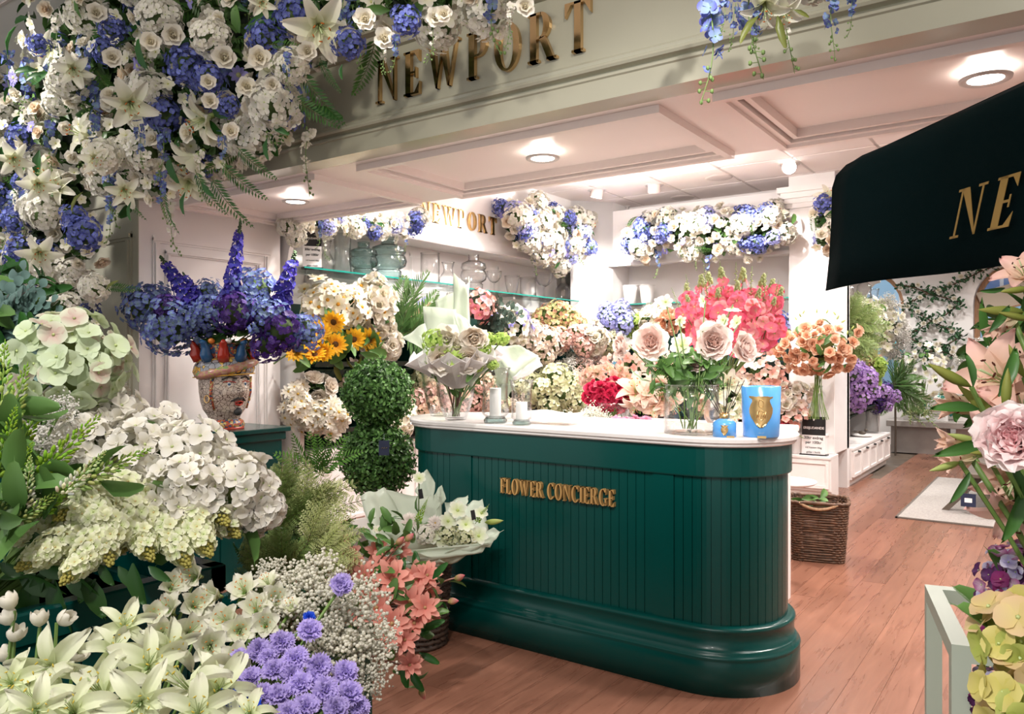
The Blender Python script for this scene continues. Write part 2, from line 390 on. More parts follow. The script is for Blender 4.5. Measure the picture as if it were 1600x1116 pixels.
# ---------------------------------------------------------------- serif lettering
def glyph(ch, T=.2, t=.065):
    """-> width, convex polys, strips; height 1"""
    P = []; S = []; s = .05; sp = .07
    def re(x0, y0, x1, y1): P.append([(x0, y0), (x1, y0), (x1, y1), (x0, y1)])
    def ser(x0, x1, y): re(x0, y if y == 0 else 1-s, x1, s if y == 0 else 1)
    def arc(cx, cy, rx, ry, a0, a1, n, th, tv):
        o = []; i = []
        for k in range(n+1):
            a = math.radians(a0+(a1-a0)*k/n); o.append((cx+rx*math.cos(a), cy+ry*math.sin(a))); i.append((cx+(rx-th)*math.cos(a), cy+(ry-tv)*math.sin(a)))
        for k in range(n): P.append([i[k], o[k], o[k+1], i[k+1]] if a1 > a0 else [i[k+1], o[k+1], o[k], i[k]])
    if ch == 'I': re(sp, 0, sp+T, 1); ser(0, T+2*sp, 0); ser(0, T+2*sp, 1); return T+2*sp, P
    if ch in 'EFL':
        re(sp, 0, sp+T, 1); W = .58
        if ch != 'L':
            re(0, 1-s, W, 1); P.append([(W-s, 1-s), (W-.17, 1-s), (W, 1-.26), (W, 1-s)][::-1]); re(sp+T, .48, .42, .48+s); re(.42, .38, .42+s*.8, .62)
        else: ser(0, T+2*sp, 1)
        if ch in 'EL': re(0, 0, W, s); P.append([(W-.17, s), (W-s, s), (W, s), (W+.02, .28)])
        else: ser(0, T+2*sp, 0)
        return W+.02, P
    if ch == 'T':
        W = .72; c = W/2; re(c-T/2, 0, c+T/2, 1); re(0, 1-s, W, 1); ser(c-T/2-sp, c+T/2+sp, 0)
        P.append([(0, .72), (.17, 1-s), (0, 1-s)]); P.append([(W, .72), (W, 1-s), (W-.17, 1-s)]); return W, P
    if ch == 'N':
        W = .86; re(.1, 0, .1+t, 1); re(W-.1-t, 0, W-.1, 1); P.append([(.1, 1), (W-.1-T*.2, 0), (W-.1, 0), (.1+T*1.1, 1)])
        ser(0, .26, 0); ser(0, .2, 1); ser(W-.26, W, 1); return W, P
    if ch == 'W':
        W = 1.18
        P.append([(.08, 1), (.34, 0), (.42, 0), (.08+T*1.05, 1)]); P.append([(.34, 0), (.40, 0), (.62, .95), (.56, .95)])
        P.append([(.48, 1), (.76, 0), (.84, 0), (.48+T*1.05, 1)]); P.append([(.78, 0), (.84, 0), (1.09, 1), (1.03, 1)])
        ser(0, .36, 1); ser(.42, .74, 1); ser(.95, W, 1); return W, P
    if ch in 'PR':
        re(sp, 0, sp+T, 1); ser(0, T+2*sp, 0); re(0, 1-s, .4, 1); re(sp+T, .46, .4, .46+s)
        arc(.38, .73, .28, .27, -90, 90, 10, T, s)
        if ch == 'R': P.append([(.34, .48), (.60, 0), (.60+T, 0), (.34+T*.95, .5)]); re(.56, 0, .86, s); return .84, P
        return .66, P
    if ch == 'O': arc(.4, .5, .4, .52, 0, 360, 26, T, s); return .8, P
    if ch in 'CG':
        arc(.42, .5, .42, .52, 40, 320, 22, T, s); re(.70, .66, .74, .98)
        if ch == 'C': return .76, P
        re(.60, .02, .60+T*.8, .42); re(.52, .40, .86, .40+s); return .86, P
    return .35, P
def lettering(parent, text, origin, ux, uz, depth, h, gap, mat, name='letter', wscale=1.0, slant=0.0, T=.2, t=.065):
    """origin left-baseline (world), ux along text, uz up, depth vector out of the wall (numpy)"""
    origin, ux, uz, depth = map(lambda a: np.asarray(a, float), (origin, ux, uz, depth)); x = 0
    for ch in text:
        if ch == ' ': x += .38; continue
        w_, P = glyph(ch, T, t); g = G()
        for poly in P:
            quadprism(g, [origin+ux*h*((x+a)*wscale+slant*b)+uz*h*b for a, b in poly], depth)
        obj(name, g, mat, parent); x += w_+gap
    return x*wscale*h
# ================================================================ SETTING
def struct(name, g, mat, **k):
    o = obj(name, g, mat, **k); o['kind'] = 'structure'; return o
SOF = 2.5; FY = 2.83; XL = -5.06; YB = 3.99; HC = 3.4; XR = 3.2; XW = -5.35; YW = 9.2
# floor: slab with separate planks
g = G(); box(g, (-9, -1.5, -.06), (5, 15.0, -.016)); fl = struct('floor', g, M['dwood'])
PW = .142; x = -4.9; n = 0; random.seed(3)
while x < 1.4:
    y = .6-random.random()*2.2
    while y < 14.4:
        L = 2.6+random.random()*.4; y1 = min(y+L, 14.4)
        far = y1 < .3 or (x < -3.2 and y > 5.5) or (x < -1.9 and y > 9)
        if not far:
            g = G(); box(g, (x+.0006, y+.0006, -.016), (x+PW-.0006, y1-.0006, random.random()*.0006)); obj('plank', g, M['floor'], fl); n += 1
        y = y1
    x += PW
# front hall ceiling
g = G(); box(g, (-9, -1.5, 3.72), (5, FY, 3.82)); hc = struct('ceiling_hall', g, M['white_in'])
for yy in (.6, 1.4, 2.2): g = G(); box(g, (-9, yy, 3.712), (5, yy+.02, 3.725)); obj('ceiling_joint', g, M['grid'], hc)
# facade: fascia beam above the opening
beam = empty('wall_front', (0, FY, SOF), kind='structure')
g = G(); box(g, (-9, FY, SOF), (5, FY+.12, 3.72)); obj('fascia_board', g, M['sage'], beam)
def mould(name, prof, x0, x1, mat, par):
    g = G(); sweep(g, prof, [(x0, FY, 0, -1), (x1, FY, 0, -1)]); return obj(name, g, mat, par)
mould('lower_fascia_band', [(0, 2.50), (.012, 2.50), (.012, 2.585), (.02, 2.59), (.02, 2.60), (0, 2.606)], -9, 5, M['sage'], beam)
mould('picture_moulding', [(0, 2.615), (.03, 2.62), (.036, 2.63), (.03, 2.642), (.018, 2.648), (.022, 2.66), (.012, 2.672), (0, 2.676)], -9, 5, M['sage'], beam)
mould('cornice', [(0, 2.985), (.02, 2.99), (.03, 3.01), (.045, 3.015), (.06, 3.04), (.09, 3.05), (.12, 3.09), (.15, 3.10), (.16, 3.16), (.13, 3.17), (0, 3.17)], -9, 5, M['sage'], beam)
# jamb front wall
jw = empty('wall_left', (XL, FY, 0), kind='structure')
g = G(); box(g, (-9, FY, 0), (XL-.001, FY+.12, SOF-.001)); obj('front_wall_panel', g, M['sage'], jw)
def frame_yz(par, X, y0, y1, z0, z1, wd, out, mat, name='panel_moulding', sgn=1):
    """raised picture-frame moulding on a wall X=const facing +X"""
    for (a, b, c, d) in ((y0, z0, y1, z0+wd), (y0, z1-wd, y1, z1), (y0, z0+wd, y0+wd, z1-wd), (y1-wd, z0+wd, y1, z1-wd)):
        g = G(); e = wd*.28
        box(g, (X-.002, a, b), (X+out*.5, c, d))
        if c-a > d-b: box(g, (X-.002, a+(0), b+e), (X+out, c, d-e))
        else: box(g, (X-.002, a+e, b), (X+out, c-e, d))
        obj(name, g, mat, par)
def frame_xz(par, Y, x0, x1, z0, z1, wd, out, mat, name='panel_moulding'):
    for (a, b, c, d) in ((x0, z0, x1, z0+wd), (x0, z1-wd, x1, z1), (x0, z0+wd, x0+wd, z1-wd), (x1-wd, z0+wd, x1, z1-wd)):
        g = G(); e = wd*.28
        box(g, (a, Y-out*.5, b), (c, Y+.002, d))
        if c-a > d-b: box(g, (a, Y-out, b+e), (c, Y+.002, d-e))
        else: box(g, (a+e, Y-out, b), (c-e, Y+.002, d))
        obj(name, g, mat, par)
frame_xz(jw, FY, -6.2, -5.13, .25, 2.30, .06, .03, M['sage'])
g = G(); box(g, (XL-.35, FY+.005, 0), (XL, YB, SOF)); obj('jamb_wall', g, M['white'], jw)
frame_yz(jw, XL, FY+.10, YB-.10, .62, 2.28, .05, .02, M['white'])
frame_yz(jw, XL, FY+.19, YB-.19, .71, 2.19, .035, .028, M['white'])
# soffit with three framed panels
sf = empty('ceiling_soffit', (0, FY, SOF), kind='structure')
g = G(); box(g, (XL-.3, FY+.02, SOF+.035), (5, YB, SOF+.07)); box(g, (XL-.3, YB-.02, SOF+.02), (5, YB+.02, HC+.02)); obj('soffit_board', g, M['soffit'], sf)
def rail(a, b): g = G(); box(g, a, b); obj('soffit_rail', g, M['soffit'], sf)
S0, S1 = SOF, SOF+.04
rail((XL, FY+.12, S0), (5, FY+.17, S1)); rail((XL, YB-.07, S0), (5, YB, S1))
rail((-3.50, FY+.17, S0), (-3.16, YB-.07, S1)); rail((-1.37, FY+.17, S0), (-1.14, YB-.07, S1)); rail((1.5, FY+.17, S0), (1.7, YB-.07, S1)); rail((XL, FY+.17, S0), (XL+.08, YB-.07, S1))
def panelframe(x0, x1, y0, y1):
    for w0, wd, dz in ((0, .04, .034), (.04, .03, .018), (.085, .025, .006)):
        a, b, c, d = x0+w0, x1-w0, y0+w0, y1-w0
        for (p, q, r, s_) in ((a, c, b, c+wd), (a, d-wd, b, d), (a, c+wd, a+wd, d-wd), (b-wd, c+wd, b, d-wd)):
            g = G(); box(g, (p, q, S0-dz), (r, s_, S1)); obj('soffit_moulding', g, M['soffit'], sf)
for x0, x1 in ((XL+.08, -3.50), (-3.16, -1.37), (-1.14, 1.5)): panelframe(x0, x1, FY+.17, YB-.07)
# shop ceiling of lay-in tiles
cl = empty('ceiling', (0, YB, HC), kind='structure')
g = G(); box(g, (-9, YB, HC+.05), (5, 15.0, HC+.1)); obj('ceiling_void', g, M['grid'], cl)
TS = .75; nx0 = -8; random.seed(5)
for i in range(-8, 6):
    for j in range(0, 9):
        x0 = .1+i*TS; y0 = 4.05+j*TS
        if x0 > 1.6 or y0+TS > 9.7: continue
        g = G(); bbox(g, (x0+.012, y0+.012, HC-.004), (x0+TS-.012, y0+TS-.012, HC+.02), .006); obj('ceiling_tile', g, M['tile'], cl)
for i in range(-8, 7):
    g = G(); box(g, (.1+i*TS-.012, 4.0, HC), (.1+i*TS+.012, 9.9, HC+.03)); obj('grid_bar', g, M['grid'], cl)
for j in range(0, 9):
    g = G(); box(g, (-6, 4.05+j*TS-.012, HC), (2.5, 4.05+j*TS+.012, HC+.03)); obj('grid_bar', g, M['grid'], cl)
g = G(); box(g, (-9, 9.7, HC-.01), (5, 14.4, HC+.04)); obj('rear_ceiling_board', g, M['tile'], cl)
# interior left wall
g = G(); box(g, (XW-.15, YB, 0), (XW, 9.4, HC)); wl = struct('wall_side', g, M['white_in'])
g = G(); box(g, (XW, YB+.02, 2.56), (-5.0, 9.0, HC)); hd = obj('header_board', g, M['white_in'], wl)
frame_yz(wl, -5.0, 4.2, 8.75, 2.56, 2.60, .03, .02, M['white_in'], 'header_moulding')
for y0, y1 in ((4.3, 5.7), (5.8, 7.2), (7.3, 8.6)): frame_yz(wl, XW, y0, y1, 1.98, 2.5, .05, .015, M['white_in'])
# back wall of the display bay
g = G(); box(g, (XW, YW, 0), (-1.95, YW+.12, HC)); wb = struct('wall_back', g, M['white_in'])
g = G(); box(g, (-5.0, 8.75, 2.62), (-2.4, YW, 3.28)); obj('header_board', g, M['white_in'], wb)
g = G(); box(g, (-4.9, 8.70, 2.58), (-2.4, 8.80, 2.62)); obj('header_moulding', g, M['white_in'], wb)
g = G(); sweep(g, [(0, 0), (0, HC)], [(-5.0, 8.35, 1, 0), (-4.62, 8.75, 0, -1)]); quadprism(g, [(-5.0, 8.35, 0), (-4.62, 8.75, 0), (-4.62, 9.2, 0), (-5.35, 9.2, 0)], (0, 0, HC)); obj('corner_chamfer', g, M['white_in'], wb)
# pillar between the bays
pl = empty('trim_1', (-2.17, 8.9, 0), kind='structure')
g = G(); bbox(g, (-2.42, 8.62, .43), (-1.95, 9.3, 3.05), .006); obj('pillar_shaft', g, M['white_in'], pl)
for k, (o_, z0, z1) in enumerate(((.02, 3.05, 3.10), (.04, 3.10, 3.15), (.07, 3.15, 3.21), (.10, 3.21, 3.27), (.0, 3.27, HC))):
    g = G(); box(g, (-2.42-o_, 8.62-o_, z0), (-1.95+o_, 9.3, z1)); obj('capital_step', g, M['white_in'], pl)
# dividing wall behind the right hand unit and far wall with two arched windows
g = G(); box(g, (-2.75, YW+.12, 0), (-2.62, 11.75, 3.0)); struct('wall_divider', g, M['white_in'])
YF = 14.2
fw_ = empty('wall_far', (-1.5, YF, 0), kind='structure')
WINS = [(-3.45, -2.13, .85, 2.28), (-1.15, .17, .85, 2.28), (1.3, 2.62, .85, 2.28)]
def archwall(x0, x1, xa, xb, z0, zs, ztop, Y0, Y1):
    """wall piece from x0..x1 with an arched hole xa..xb"""
    g = G(); r = (xb-xa)/2; c = (xa+xb)/2
    box(g, (x0, Y0, 0), (x1, Y1, z0)); box(g, (x0, Y0, z0), (xa, Y1, ztop)); box(g, (xb, Y0, z0), (x1, Y1, ztop))
    n = 18
    for k in range(n):
        a, b = PI-PI*k/n, PI-PI*(k+1)/n
        p = [(c+r*math.cos(a), Y0, zs+r*math.sin(a)), (c+r*math.cos(b), Y0, zs+r*math.sin(b)), (c+r*math.cos(b), Y0, ztop), (c+r*math.cos(a), Y0, ztop)]
        quadprism(g, p, (0, Y1-Y0, 0))
    return g
edges = [-6.0, -1.64, .73, 3.5]
for i, (xa, xb, z0, zs) in enumerate(WINS):
    obj('wall_section', archwall(edges[i], edges[i+1], xa, xb, z0, zs, HC, YF, YF+.35), M['white_in'], fw_)
    wn = empty('window_%d' % (i+1), ((xa+xb)/2, YF+.3, z0), kind='structure')
    r = (xb-xa)/2; c = (xa+xb)/2; fr = .075
    path = [(xa, z0), (xa, zs)]+[(c-r*math.cos(PI*k/16), zs+r*math.sin(PI*k/16)) for k in range(1, 16)]+[(xb, zs), (xb, z0)]
    path_i = [(xa+fr, z0), (xa+fr, zs)]+[(c-(r-fr)*math.cos(PI*k/16), zs+(r-fr)*math.sin(PI*k/16)) for k in range(1, 16)]+[(xb-fr, zs), (xb-fr, z0)]
    g = G()
    for k in range(len(path)-1):
        quadprism(g, [(path[k][0], YF+.22, path[k][1]), (path[k+1][0], YF+.22, path[k+1][1]), (path_i[k+1][0], YF+.22, path_i[k+1][1]), (path_i[k][0], YF+.22, path_i[k][1])], (0, .08, 0))
    obj('window_frame', g, M['wood'], wn)
    g = G(); box(g, (xa, YF+.18, z0-.04), (xb, YF+.34, z0+.03)); obj('window_sill', g, M['wood'], wn)
    g = G(); box(g, (xa+.05, YF+.235, zs-.42), (xb-.05, YF+.285, zs-.37)); obj('window_bar', g, M['wood'], wn)
    g = G(); box(g, (c-.025, YF+.235, z0), (c+.025, YF+.285, zs-.37)); obj('window_bar', g, M['wood'], wn)
    g = G(); box(g, (xa+.03, YF+.258, z0+.02), (xb-.03, YF+.262, zs+r-.05)); obj('pane', g, M['pane'], wn)
g = G(); quadprism(g, [(-1.12, YF+.1, 2.46), (.2, YF+.1, 2.82), (.2, YF+.1, 2.42), (-1.0, YF+.1, 2.14)][::-1], (0, .02, 0))
bl = obj('roller_blind', g, M['shade']); tag(bl, 'cream roller blind hanging askew in the arched window on the right', 'blind')
g = G(); tube(g, [(-1.0, YF+.09, 2.14), (.2, YF+.09, 2.42)], .014); obj('blind_rail', g, M['wood'], None).parent = bl
# right hand side wall of the shop, never lit directly
g = G(); box(g, (XR, -1.5, 0), (XR+.12, 14.5, 3.8)); struct('wall_right', g, M['white_in'])
g = G(); box(g, (-9.12, -1.5, 0), (-9, FY, 3.8)); struct('wall_hall', g, M['white_in'])
# house across the street seen through the windows
g = G(); box(g, (-9, 19.0, -1), (8, 19.3, 9))
hs = empty('street_house', (-1, 19, -1), 'house front across the street, painted blue for sky light, behind the arched windows', 'building')
M['house'] = pm('sky_lit_plaster', (.48, .76, 1.0), .7, noise=.08, nscale=1)  # sky light is painted into the plaster as bright pale blue
M['housewin'] = pm('house_window', (.06, .16, .38), .15)
obj('facade', g, M['house'], hs)
for i in range(9):
    for z0 in (.3, 2.6):
        xx = -7.6+i*1.55
        g = G(); box(g, (xx, 18.93, z0), (xx+.75, 19.0, z0+1.35)); f = obj('window', g, M['card'], hs)
        for dx in (0, .36):
            g = G(); box(g, (xx+.05+dx, 18.9, z0+.06), (xx+.34+dx, 18.94, z0+1.28)); obj('pane', g, M['housewin'], f)
g = G(); box(g, (-9, 18.9, 2.1), (8, 19.0, 2.22)); obj('string_course', g, M['card'], hs)
g = G(); box(g, (-9, 14.6, -.3), (8, 19.0, -.1)); struct('ground', g, M['bench'])

# lamps: soffit downlights
def downlight(x, y, z, label, tilt=None):
    r = empty('downlight', (x, y, z), label, 'ceiling light', 'recessed downlights')
    g = G(); lathe(g, [(.062, -.004), (.078, -.010), (.088, -.006), (.090, .002)], 28, o=(x, y, z)); obj('trim_ring', g, M['lampring'], r, smooth=True)
    g = G(); lathe(g, [(.0, -.002), (.062, -.003)], 24, o=(x, y, z)); obj('lens', g, M['lamp'], r, smooth=True)
for (px, py), lb in (((848, 247), 'round recessed downlight in the middle panel of the soffit'), ((462, 315), 'round recessed downlight in the left panel of the soffit'), ((1540, 123), 'round recessed downlight in the right panel, partly behind the parasol')):
    k = 1220*(SOF-CAMH)/(558-py); p = WZ(px, py, k); downlight(p.x, p.y, SOF-.0, lb)
def ceilspot(px, py, tgt, label, lit):
    k = 1220*(HC-.06-CAMH)/(558-py); p = WZ(px, py, k); p.z = HC
    r = empty('swivel_spotlight', p, label, 'ceiling light', 'swivelling spotlights')
    g = G(); lathe(g, [(.085, -.006), (.10, -.012), (.112, -.006), (.114, .0)], 24, o=p); obj('trim_ring', g, M['lampring'], r, smooth=True)
    d = Vector(tgt)-p; d.normalize(); R = frame(d)
    g = G(); h = G(); lathe(h, [(0, -.06), (.062, -.06), (.07, -.05), (.074, .055), (.066, .06)], 24); g.put(h, R=R, loc=tuple(p+Vector((0, 0, -.03)))); obj('lamp_can', g, M['lampcan'], r, smooth=True)
    g = G(); h = G(); lathe(h, [(.0, .056), (.066, .056)], 24); g.put(h, R=R, loc=tuple(p+Vector((0, 0, -.03)))); obj('lens', g, M['lamp'] , r, smooth=True)
    return p
ceilspot(933, 305, (-4.9, 8.0, 1.5), 'swivelling ceiling spotlight nearest the left wall', 0)
ceilspot(1022, 297, (-4.2, 9, 1.2), 'cylindrical swivelling spotlight tilted away, middle one', 0)
ceilspot(1234, 265, (-1.4, 3.4, 1.6), 'bright swivelling spotlight turned toward the counter', 1)
for px, py, lb in ((1123, 277, 'round flat speaker grille in the ceiling tile nearest the soffit'), (1067, 308, 'round flat speaker grille further back near the hanging flowers')):
    k = 1220*(HC-CAMH)/(558-py); p = WZ(px, py, k); r = empty('ceiling_speaker', (p.x, p.y, HC), lb, 'speaker', 'ceiling speakers')
    g = G(); lathe(g, [(0, -.014), (.12, -.014), (.14, -.010), (.146, -.002)], 32, o=(p.x, p.y, HC)); obj('grille', g, M['grid'], r, smooth=True)
k = 1220*(HC-CAMH)/(558-322); p = WZ(980, 322, k); r = empty('sprinkler_head', (p.x, p.y, HC), 'small metal sprinkler head under the ceiling tiles', 'sprinkler')
g = G(); lathe(g, [(.045, 0), (.04, -.012), (.012, -.016), (.012, -.05)], 16, o=(p.x, p.y, HC)); obj('collar', g, M['lampring'], r)
g = G(); lathe(g, [(0, -.052), (.03, -.052), (.03, -.056), (0, -.056)], 16, o=(p.x, p.y, HC)); obj('deflector', g, M['lampring'], r)

# ---------------------------------------------------------------- big shop sign and small shop sign
sg = empty('shop_sign', (-2.2, FY, 2.72), 'large mirror gold serif letters NEWPORT on the sage fascia', 'sign')
tot = 0
for ch in 'NEWPORT': tot += glyph(ch)[0]+.26
ws = (1.25)/((tot-.26)*.215)
lettering(sg, 'NEWPORT', (-2.82, FY-.022, 2.72), (1, 0, 0), (0, 0, 1), (0, .022, 0), .212, .26, M['bronze'], wscale=ws, T=.19, t=.06)
s2 = empty('small_shop_sign', (-5.0, 6.2, 2.76), 'small gold serif letters NEWPORT on the white header over the glass shelf', 'sign')
lettering(s2, 'NEWPORT', (-4.978, 5.55, 2.76), (0, 1, 0), (0, 0, 1), (-.022, 0, 0), .185, .22, M['gold'], wscale=1.27/((tot-.26)*.185))

# ---------------------------------------------------------------- reception counter
CR = .33; CY = 3.24; CXL, CXR = -2.787, -1.34; CX0, CX1 = CXL-CR, CXR+CR; CYB = CY+2*CR
def outline(off=0, n=14):
    P = [(CXL-CR*math.sin(a), CY+CR+CR*math.cos(a), -math.sin(a), math.cos(a)) for a in [PI*k/(2*n) for k in range(2*n+1)]]
    P += [(CXR+CR*math.sin(a), CY+CR-CR*math.cos(a), math.sin(a), -math.cos(a)) for a in [PI*k/(2*n) for k in range(2*n+1)]]
    return P
OUT = outline()
ct = empty('reception_counter', ((CX0+CX1)/2, 3.6, 0), 'deep green beadboard reception counter with rounded ends, gold words and white top', 'counter')
g = G(); sweep(g, [(-.02, .0), (-.02, 1.06)], OUT); quadprism(g, [(CXL, CYB, 0), (CXR, CYB, 0), (CXR, CYB-.02, 0), (CXL, CYB-.02, 0)], (0, 0, 1.06)); obj('body', g, M['green'], ct, smooth=False)
g = G(); sweep(g, [(-.02, .0), (.045, .0), (.045, .145), (.042, .15), (.048, .158), (.044, .166), (.036, .170), (.034, .180), (.028, .188), (.02, .19), (.02, .262), (.026, .268), (.024, .278), (.012, .286), (-.02, .288)], OUT); obj('plinth_moulding', g, M['green'], ct, smooth=True)
g = G(); sweep(g, [(-.02, .93), (.008, .93), (.01, .935), (.01, 1.062), (-.02, 1.062)], OUT); obj('top_rail', g, M['green'], ct, smooth=False)
# arc-length walk along the outline
import bisect
FINE = outline(n=40); cum = [0]
for a, b in zip(FINE, FINE[1:]): cum.append(cum[-1]+math.hypot(b[0]-a[0], b[1]-a[1]))
def at_s(s_):
    i = min(max(bisect.bisect_right(cum, s_)-1, 0), len(FINE)-2); f = (s_-cum[i])/(cum[i+1]-cum[i]+1e-9); a, b = FINE[i], FINE[i+1]
    v = [a[k]+(b[k]-a[k])*f for k in range(4)]; l = math.hypot(v[2], v[3]); return (v[0], v[1], v[2]/l, v[3]/l)
sF = PI*CR
def s_of_x(xx): return sF+(xx-CXL)
total = cum[-1]
def boards(s0, s1, wd):
    nb = max(1, round((s1-s0)/wd)); d = (s1-s0)/nb
    for i in range(nb):
        a = s0+i*d+.0016; b = s0+(i+1)*d-.0016; pts = [at_s(a+(b-a)*q/2) for q in range(3)]
        g = G(); sweep(g, [(-.02, .27), (-.008, .27), (-.008, .95), (-.02, .95)], pts)
        for P_ in (pts[0], pts[-1]):
            x_, y_, nx_, ny_ = P_; V = [(x_+nx_*o_, y_+ny_*o_, z_) for o_, z_ in ((-.02, .27), (-.008, .27), (-.008, .95), (-.02, .95))]; g.add(V, [(0, 1, 2, 3)])
        obj('bead_board', g, M['green'], ct)
def stile(s0, s1):
    pts = [at_s(s0+(s1-s0)*q/6) for q in range(7)]; g = G(); sweep(g, [(-.02, .27), (.0, .27), (.0, .94), (-.02, .94)], pts)
    for P_ in (pts[0], pts[-1]):
        x_, y_, nx_, ny_ = P_; g.add([(x_+nx_*o_, y_+ny_*o_, z_) for o_, z_ in ((-.02, .27), (.0, .27), (.0, .94), (-.02, .94))], [(0, 1, 2, 3)])
    obj('stile', g, M['green'], ct)
stile(.0, .05); stile(s_of_x(-2.66), s_of_x(-2.55)); stile(s_of_x(-1.51), s_of_x(-1.41)); stile(total-.05, total)
boards(.05, s_of_x(-2.66), .043); boards(s_of_x(-2.55), s_of_x(-1.51), .043); boards(s_of_x(-1.41), total-.05, .043)
g = G(); 
def topslab(g, off, z0, z1, e=.008):
    P = [(x_+nx_*off, y_+ny_*off, nx_, ny_) for x_, y_, nx_, ny_ in outline(n=16)]
    sweep(g, [(-.05, z0), (-.006, z0), (0, z0+.006), (0, z0+.016), (.01, z0+.02), (.012, z1-.008), (.006, z1), (-.03, z1)], P)
    n = len(P)
    V = [(x_+nx_*-.03, y_+ny_*-.03, z1) for x_, y_, nx_, ny_ in P]; h_ = n//2
    g.add(V, [(i, i+1, h_-2-i, h_-1-i) for i in range(h_//2)])
    g.add([V[k] for k in range(h_, n)], [(i, i+1, h_-2-i, h_-1-i) for i in range(h_//2)])
    g.add([V[0], V[h_-1], V[h_], V[n-1]], [(0, 1, 2, 3)])
    g.add([(CXL, CYB+off-.03, z1), (CXL, CYB+off+.012, z1), (CXR, CYB+off+.012, z1), (CXR, CYB+off-.03, z1)], [(0, 1, 2, 3)])
    g.add([(CXL, CYB+off+.01, z0), (CXL, CYB+off+.01, z1), (CXR, CYB+off+.01, z1), (CXR, CYB+off+.01, z0)], [(0, 1, 2, 3)])
topslab(g, .03, 1.062, 1.105); obj('countertop', g, M['counter'], ct, smooth=False)
L0 = WY(784, 770, CY).x; L1 = WY(963, 780, CY).x
tw = 0
for ch in 'FLOWER CONCIERGE': tw += .38 if ch == ' ' else glyph(ch, .2, .08)[0]+.09
hh = .078
lettering(ct, 'FLOWER CONCIERGE', (L0, CY-.016, WY(785, 770, CY).z), (1, 0, 0), (0, 0, 1), (0, .022, 0), hh, .09, M['brass_text'], wscale=(L1-L0)/(tw*hh), T=.2, t=.08)
# ================================================================ FLOWER SHAPES
def petal(L=.5, W=.3, a0=20, curl=0, cup=.1, p=1.0, q=.7, n=3, m=2, c0=(1, 1, 1), c1=(1, 1, 1), ruf=0, zig=0, rs=0, r0=0.0, z0=0.0, gam=1.0, base=.12):
    u = 1-(1-np.linspace(0, 1, n+1))**1.45; ang = np.radians(a0+curl*u); d = np.diff(u)*L
    r = np.concatenate([[0], np.cumsum(np.cos((ang[1:]+ang[:-1])/2)*d)])+r0; z = np.concatenate([[0], np.cumsum(np.sin((ang[1:]+ang[:-1])/2)*d)])+z0
    wd = np.maximum(np.sin(PI*np.clip(u, 0, 1)**p), 0)**q; wd = np.maximum(wd, base*(1-u)); wd[-1] = max(wd[-1], .04 if q > .6 else .48)
    v = np.linspace(-1, 1, m+1); V = []; Cc = []
    for i in range(n+1):
        tx, tz = -math.sin(ang[i]), math.cos(ang[i])
        for j in range(m+1):
            h = cup*L*(v[j]**2)*wd[i]+ruf*L*math.sin(5*v[j]+rs+3*u[i])*u[i]**1.5
            e = (zig*L*(-1)**j if i == n else 0) - (.10*L*v[j]**2 if i == n else 0)
            V.append((r[i]+tx*h+e*math.cos(ang[i]), v[j]*W/2*wd[i], z[i]+tz*h+e*math.sin(ang[i])))
            t = u[i]**gam; Cc.append([c0[k]*(1-t)+c1[k]*t for k in range(3)])
    g = G(); g.add(V, grid(n, m), col=Cc); return g
def jit(c, a=.08): f = 1+random.uniform(-a, a); return tuple(min(1, x*f) for x in c)
def ring(g, cnt, off=0, jr=.15, **k):
    for i in range(cnt):
        a = off+2*PI*i/cnt+random.uniform(-jr, jr); kk = dict(k); kk['a0'] = k.get('a0', 20)+random.uniform(-6, 6); kk['rs'] = random.random()*6
        kk['L'] = k.get('L', .5)*random.uniform(.92, 1.06); g.put(petal(**kk), R=rotz(a))
    return g
def g_floret4(c0, c1, W=.52, cup=.12, center=(.7, .8, .4), n=3, q=.5):
    g = G(); ring(g, 4, random.random()*6, .1, L=.5, W=W, a0=22, curl=-22, cup=cup, p=.95, q=q, c0=c0, c1=c1, n=n)
    ell(g, (0, 0, .04), .06, .06, .05, 5, 2, center); return g
def fib(n, zmin=-1.0):
    o = []
    for i in range(n):
        z = 1-(1-zmin)*(i+.5)/n; a = 2.399963*i; r = math.sqrt(max(0, 1-z*z)); o.append(np.array([r*math.cos(a), r*math.sin(a), z]))
    return o
def g_head(florets, N, fs, zmin=-.75, rj=.05, flat=1.0, cm=.1, core=(.10, .16, .05)):
    g = G(); ph = [random.random()*6 for _ in range(3)]
    ell(g, (0, 0, 0), .32, .32, .32*flat, 8, 5, core)
    for i, d in enumerate(fib(N, zmin)):
        d = d+RNG.normal(0, .10, 3); d /= np.linalg.norm(d); r = (.5-fs*.28)*(1+.15*math.sin(3*d[0]+ph[0])*math.sin(3.5*d[2]+ph[1]))+random.uniform(-rj, rj)
        f = 1+random.uniform(-cm, cm); g.put(florets[i % len(florets)], R=frame(d+RNG.normal(0, .22, 3), random.random()*6), loc=d*r*np.array([1, 1, flat]), sc=fs*random.uniform(.85, 1.12), cm=(f, f, f))
    return g
def g_rose(ci, co, layers=5, ruf=.03, open_=1.08, W=.5, n=3, m=2):
    g = G(); ell(g, (0, 0, .12), .07, .07, .2, 6, 4, ci)
    for k in range(layers):
        t = k/(layers-1); cnt = [3, 4, 5, 6, 7, 8][min(k, 5)]; c1 = tuple(ci[i]*(1-t)+co[i]*t for i in range(3)); c0 = tuple(ci[i]*.97 for i in range(3))
        ring(g, cnt, k*.7, .2, L=.36+.16*t, W=W*(.50+.58*t), a0=88-52*t*open_, curl=34-50*t, cup=.30-.08*t, p=1.1, q=.45, c0=c0, c1=c1, ruf=ruf*(.5+t), r0=.01+.06*t, z0=-.04*t, n=n, m=m)
    return g
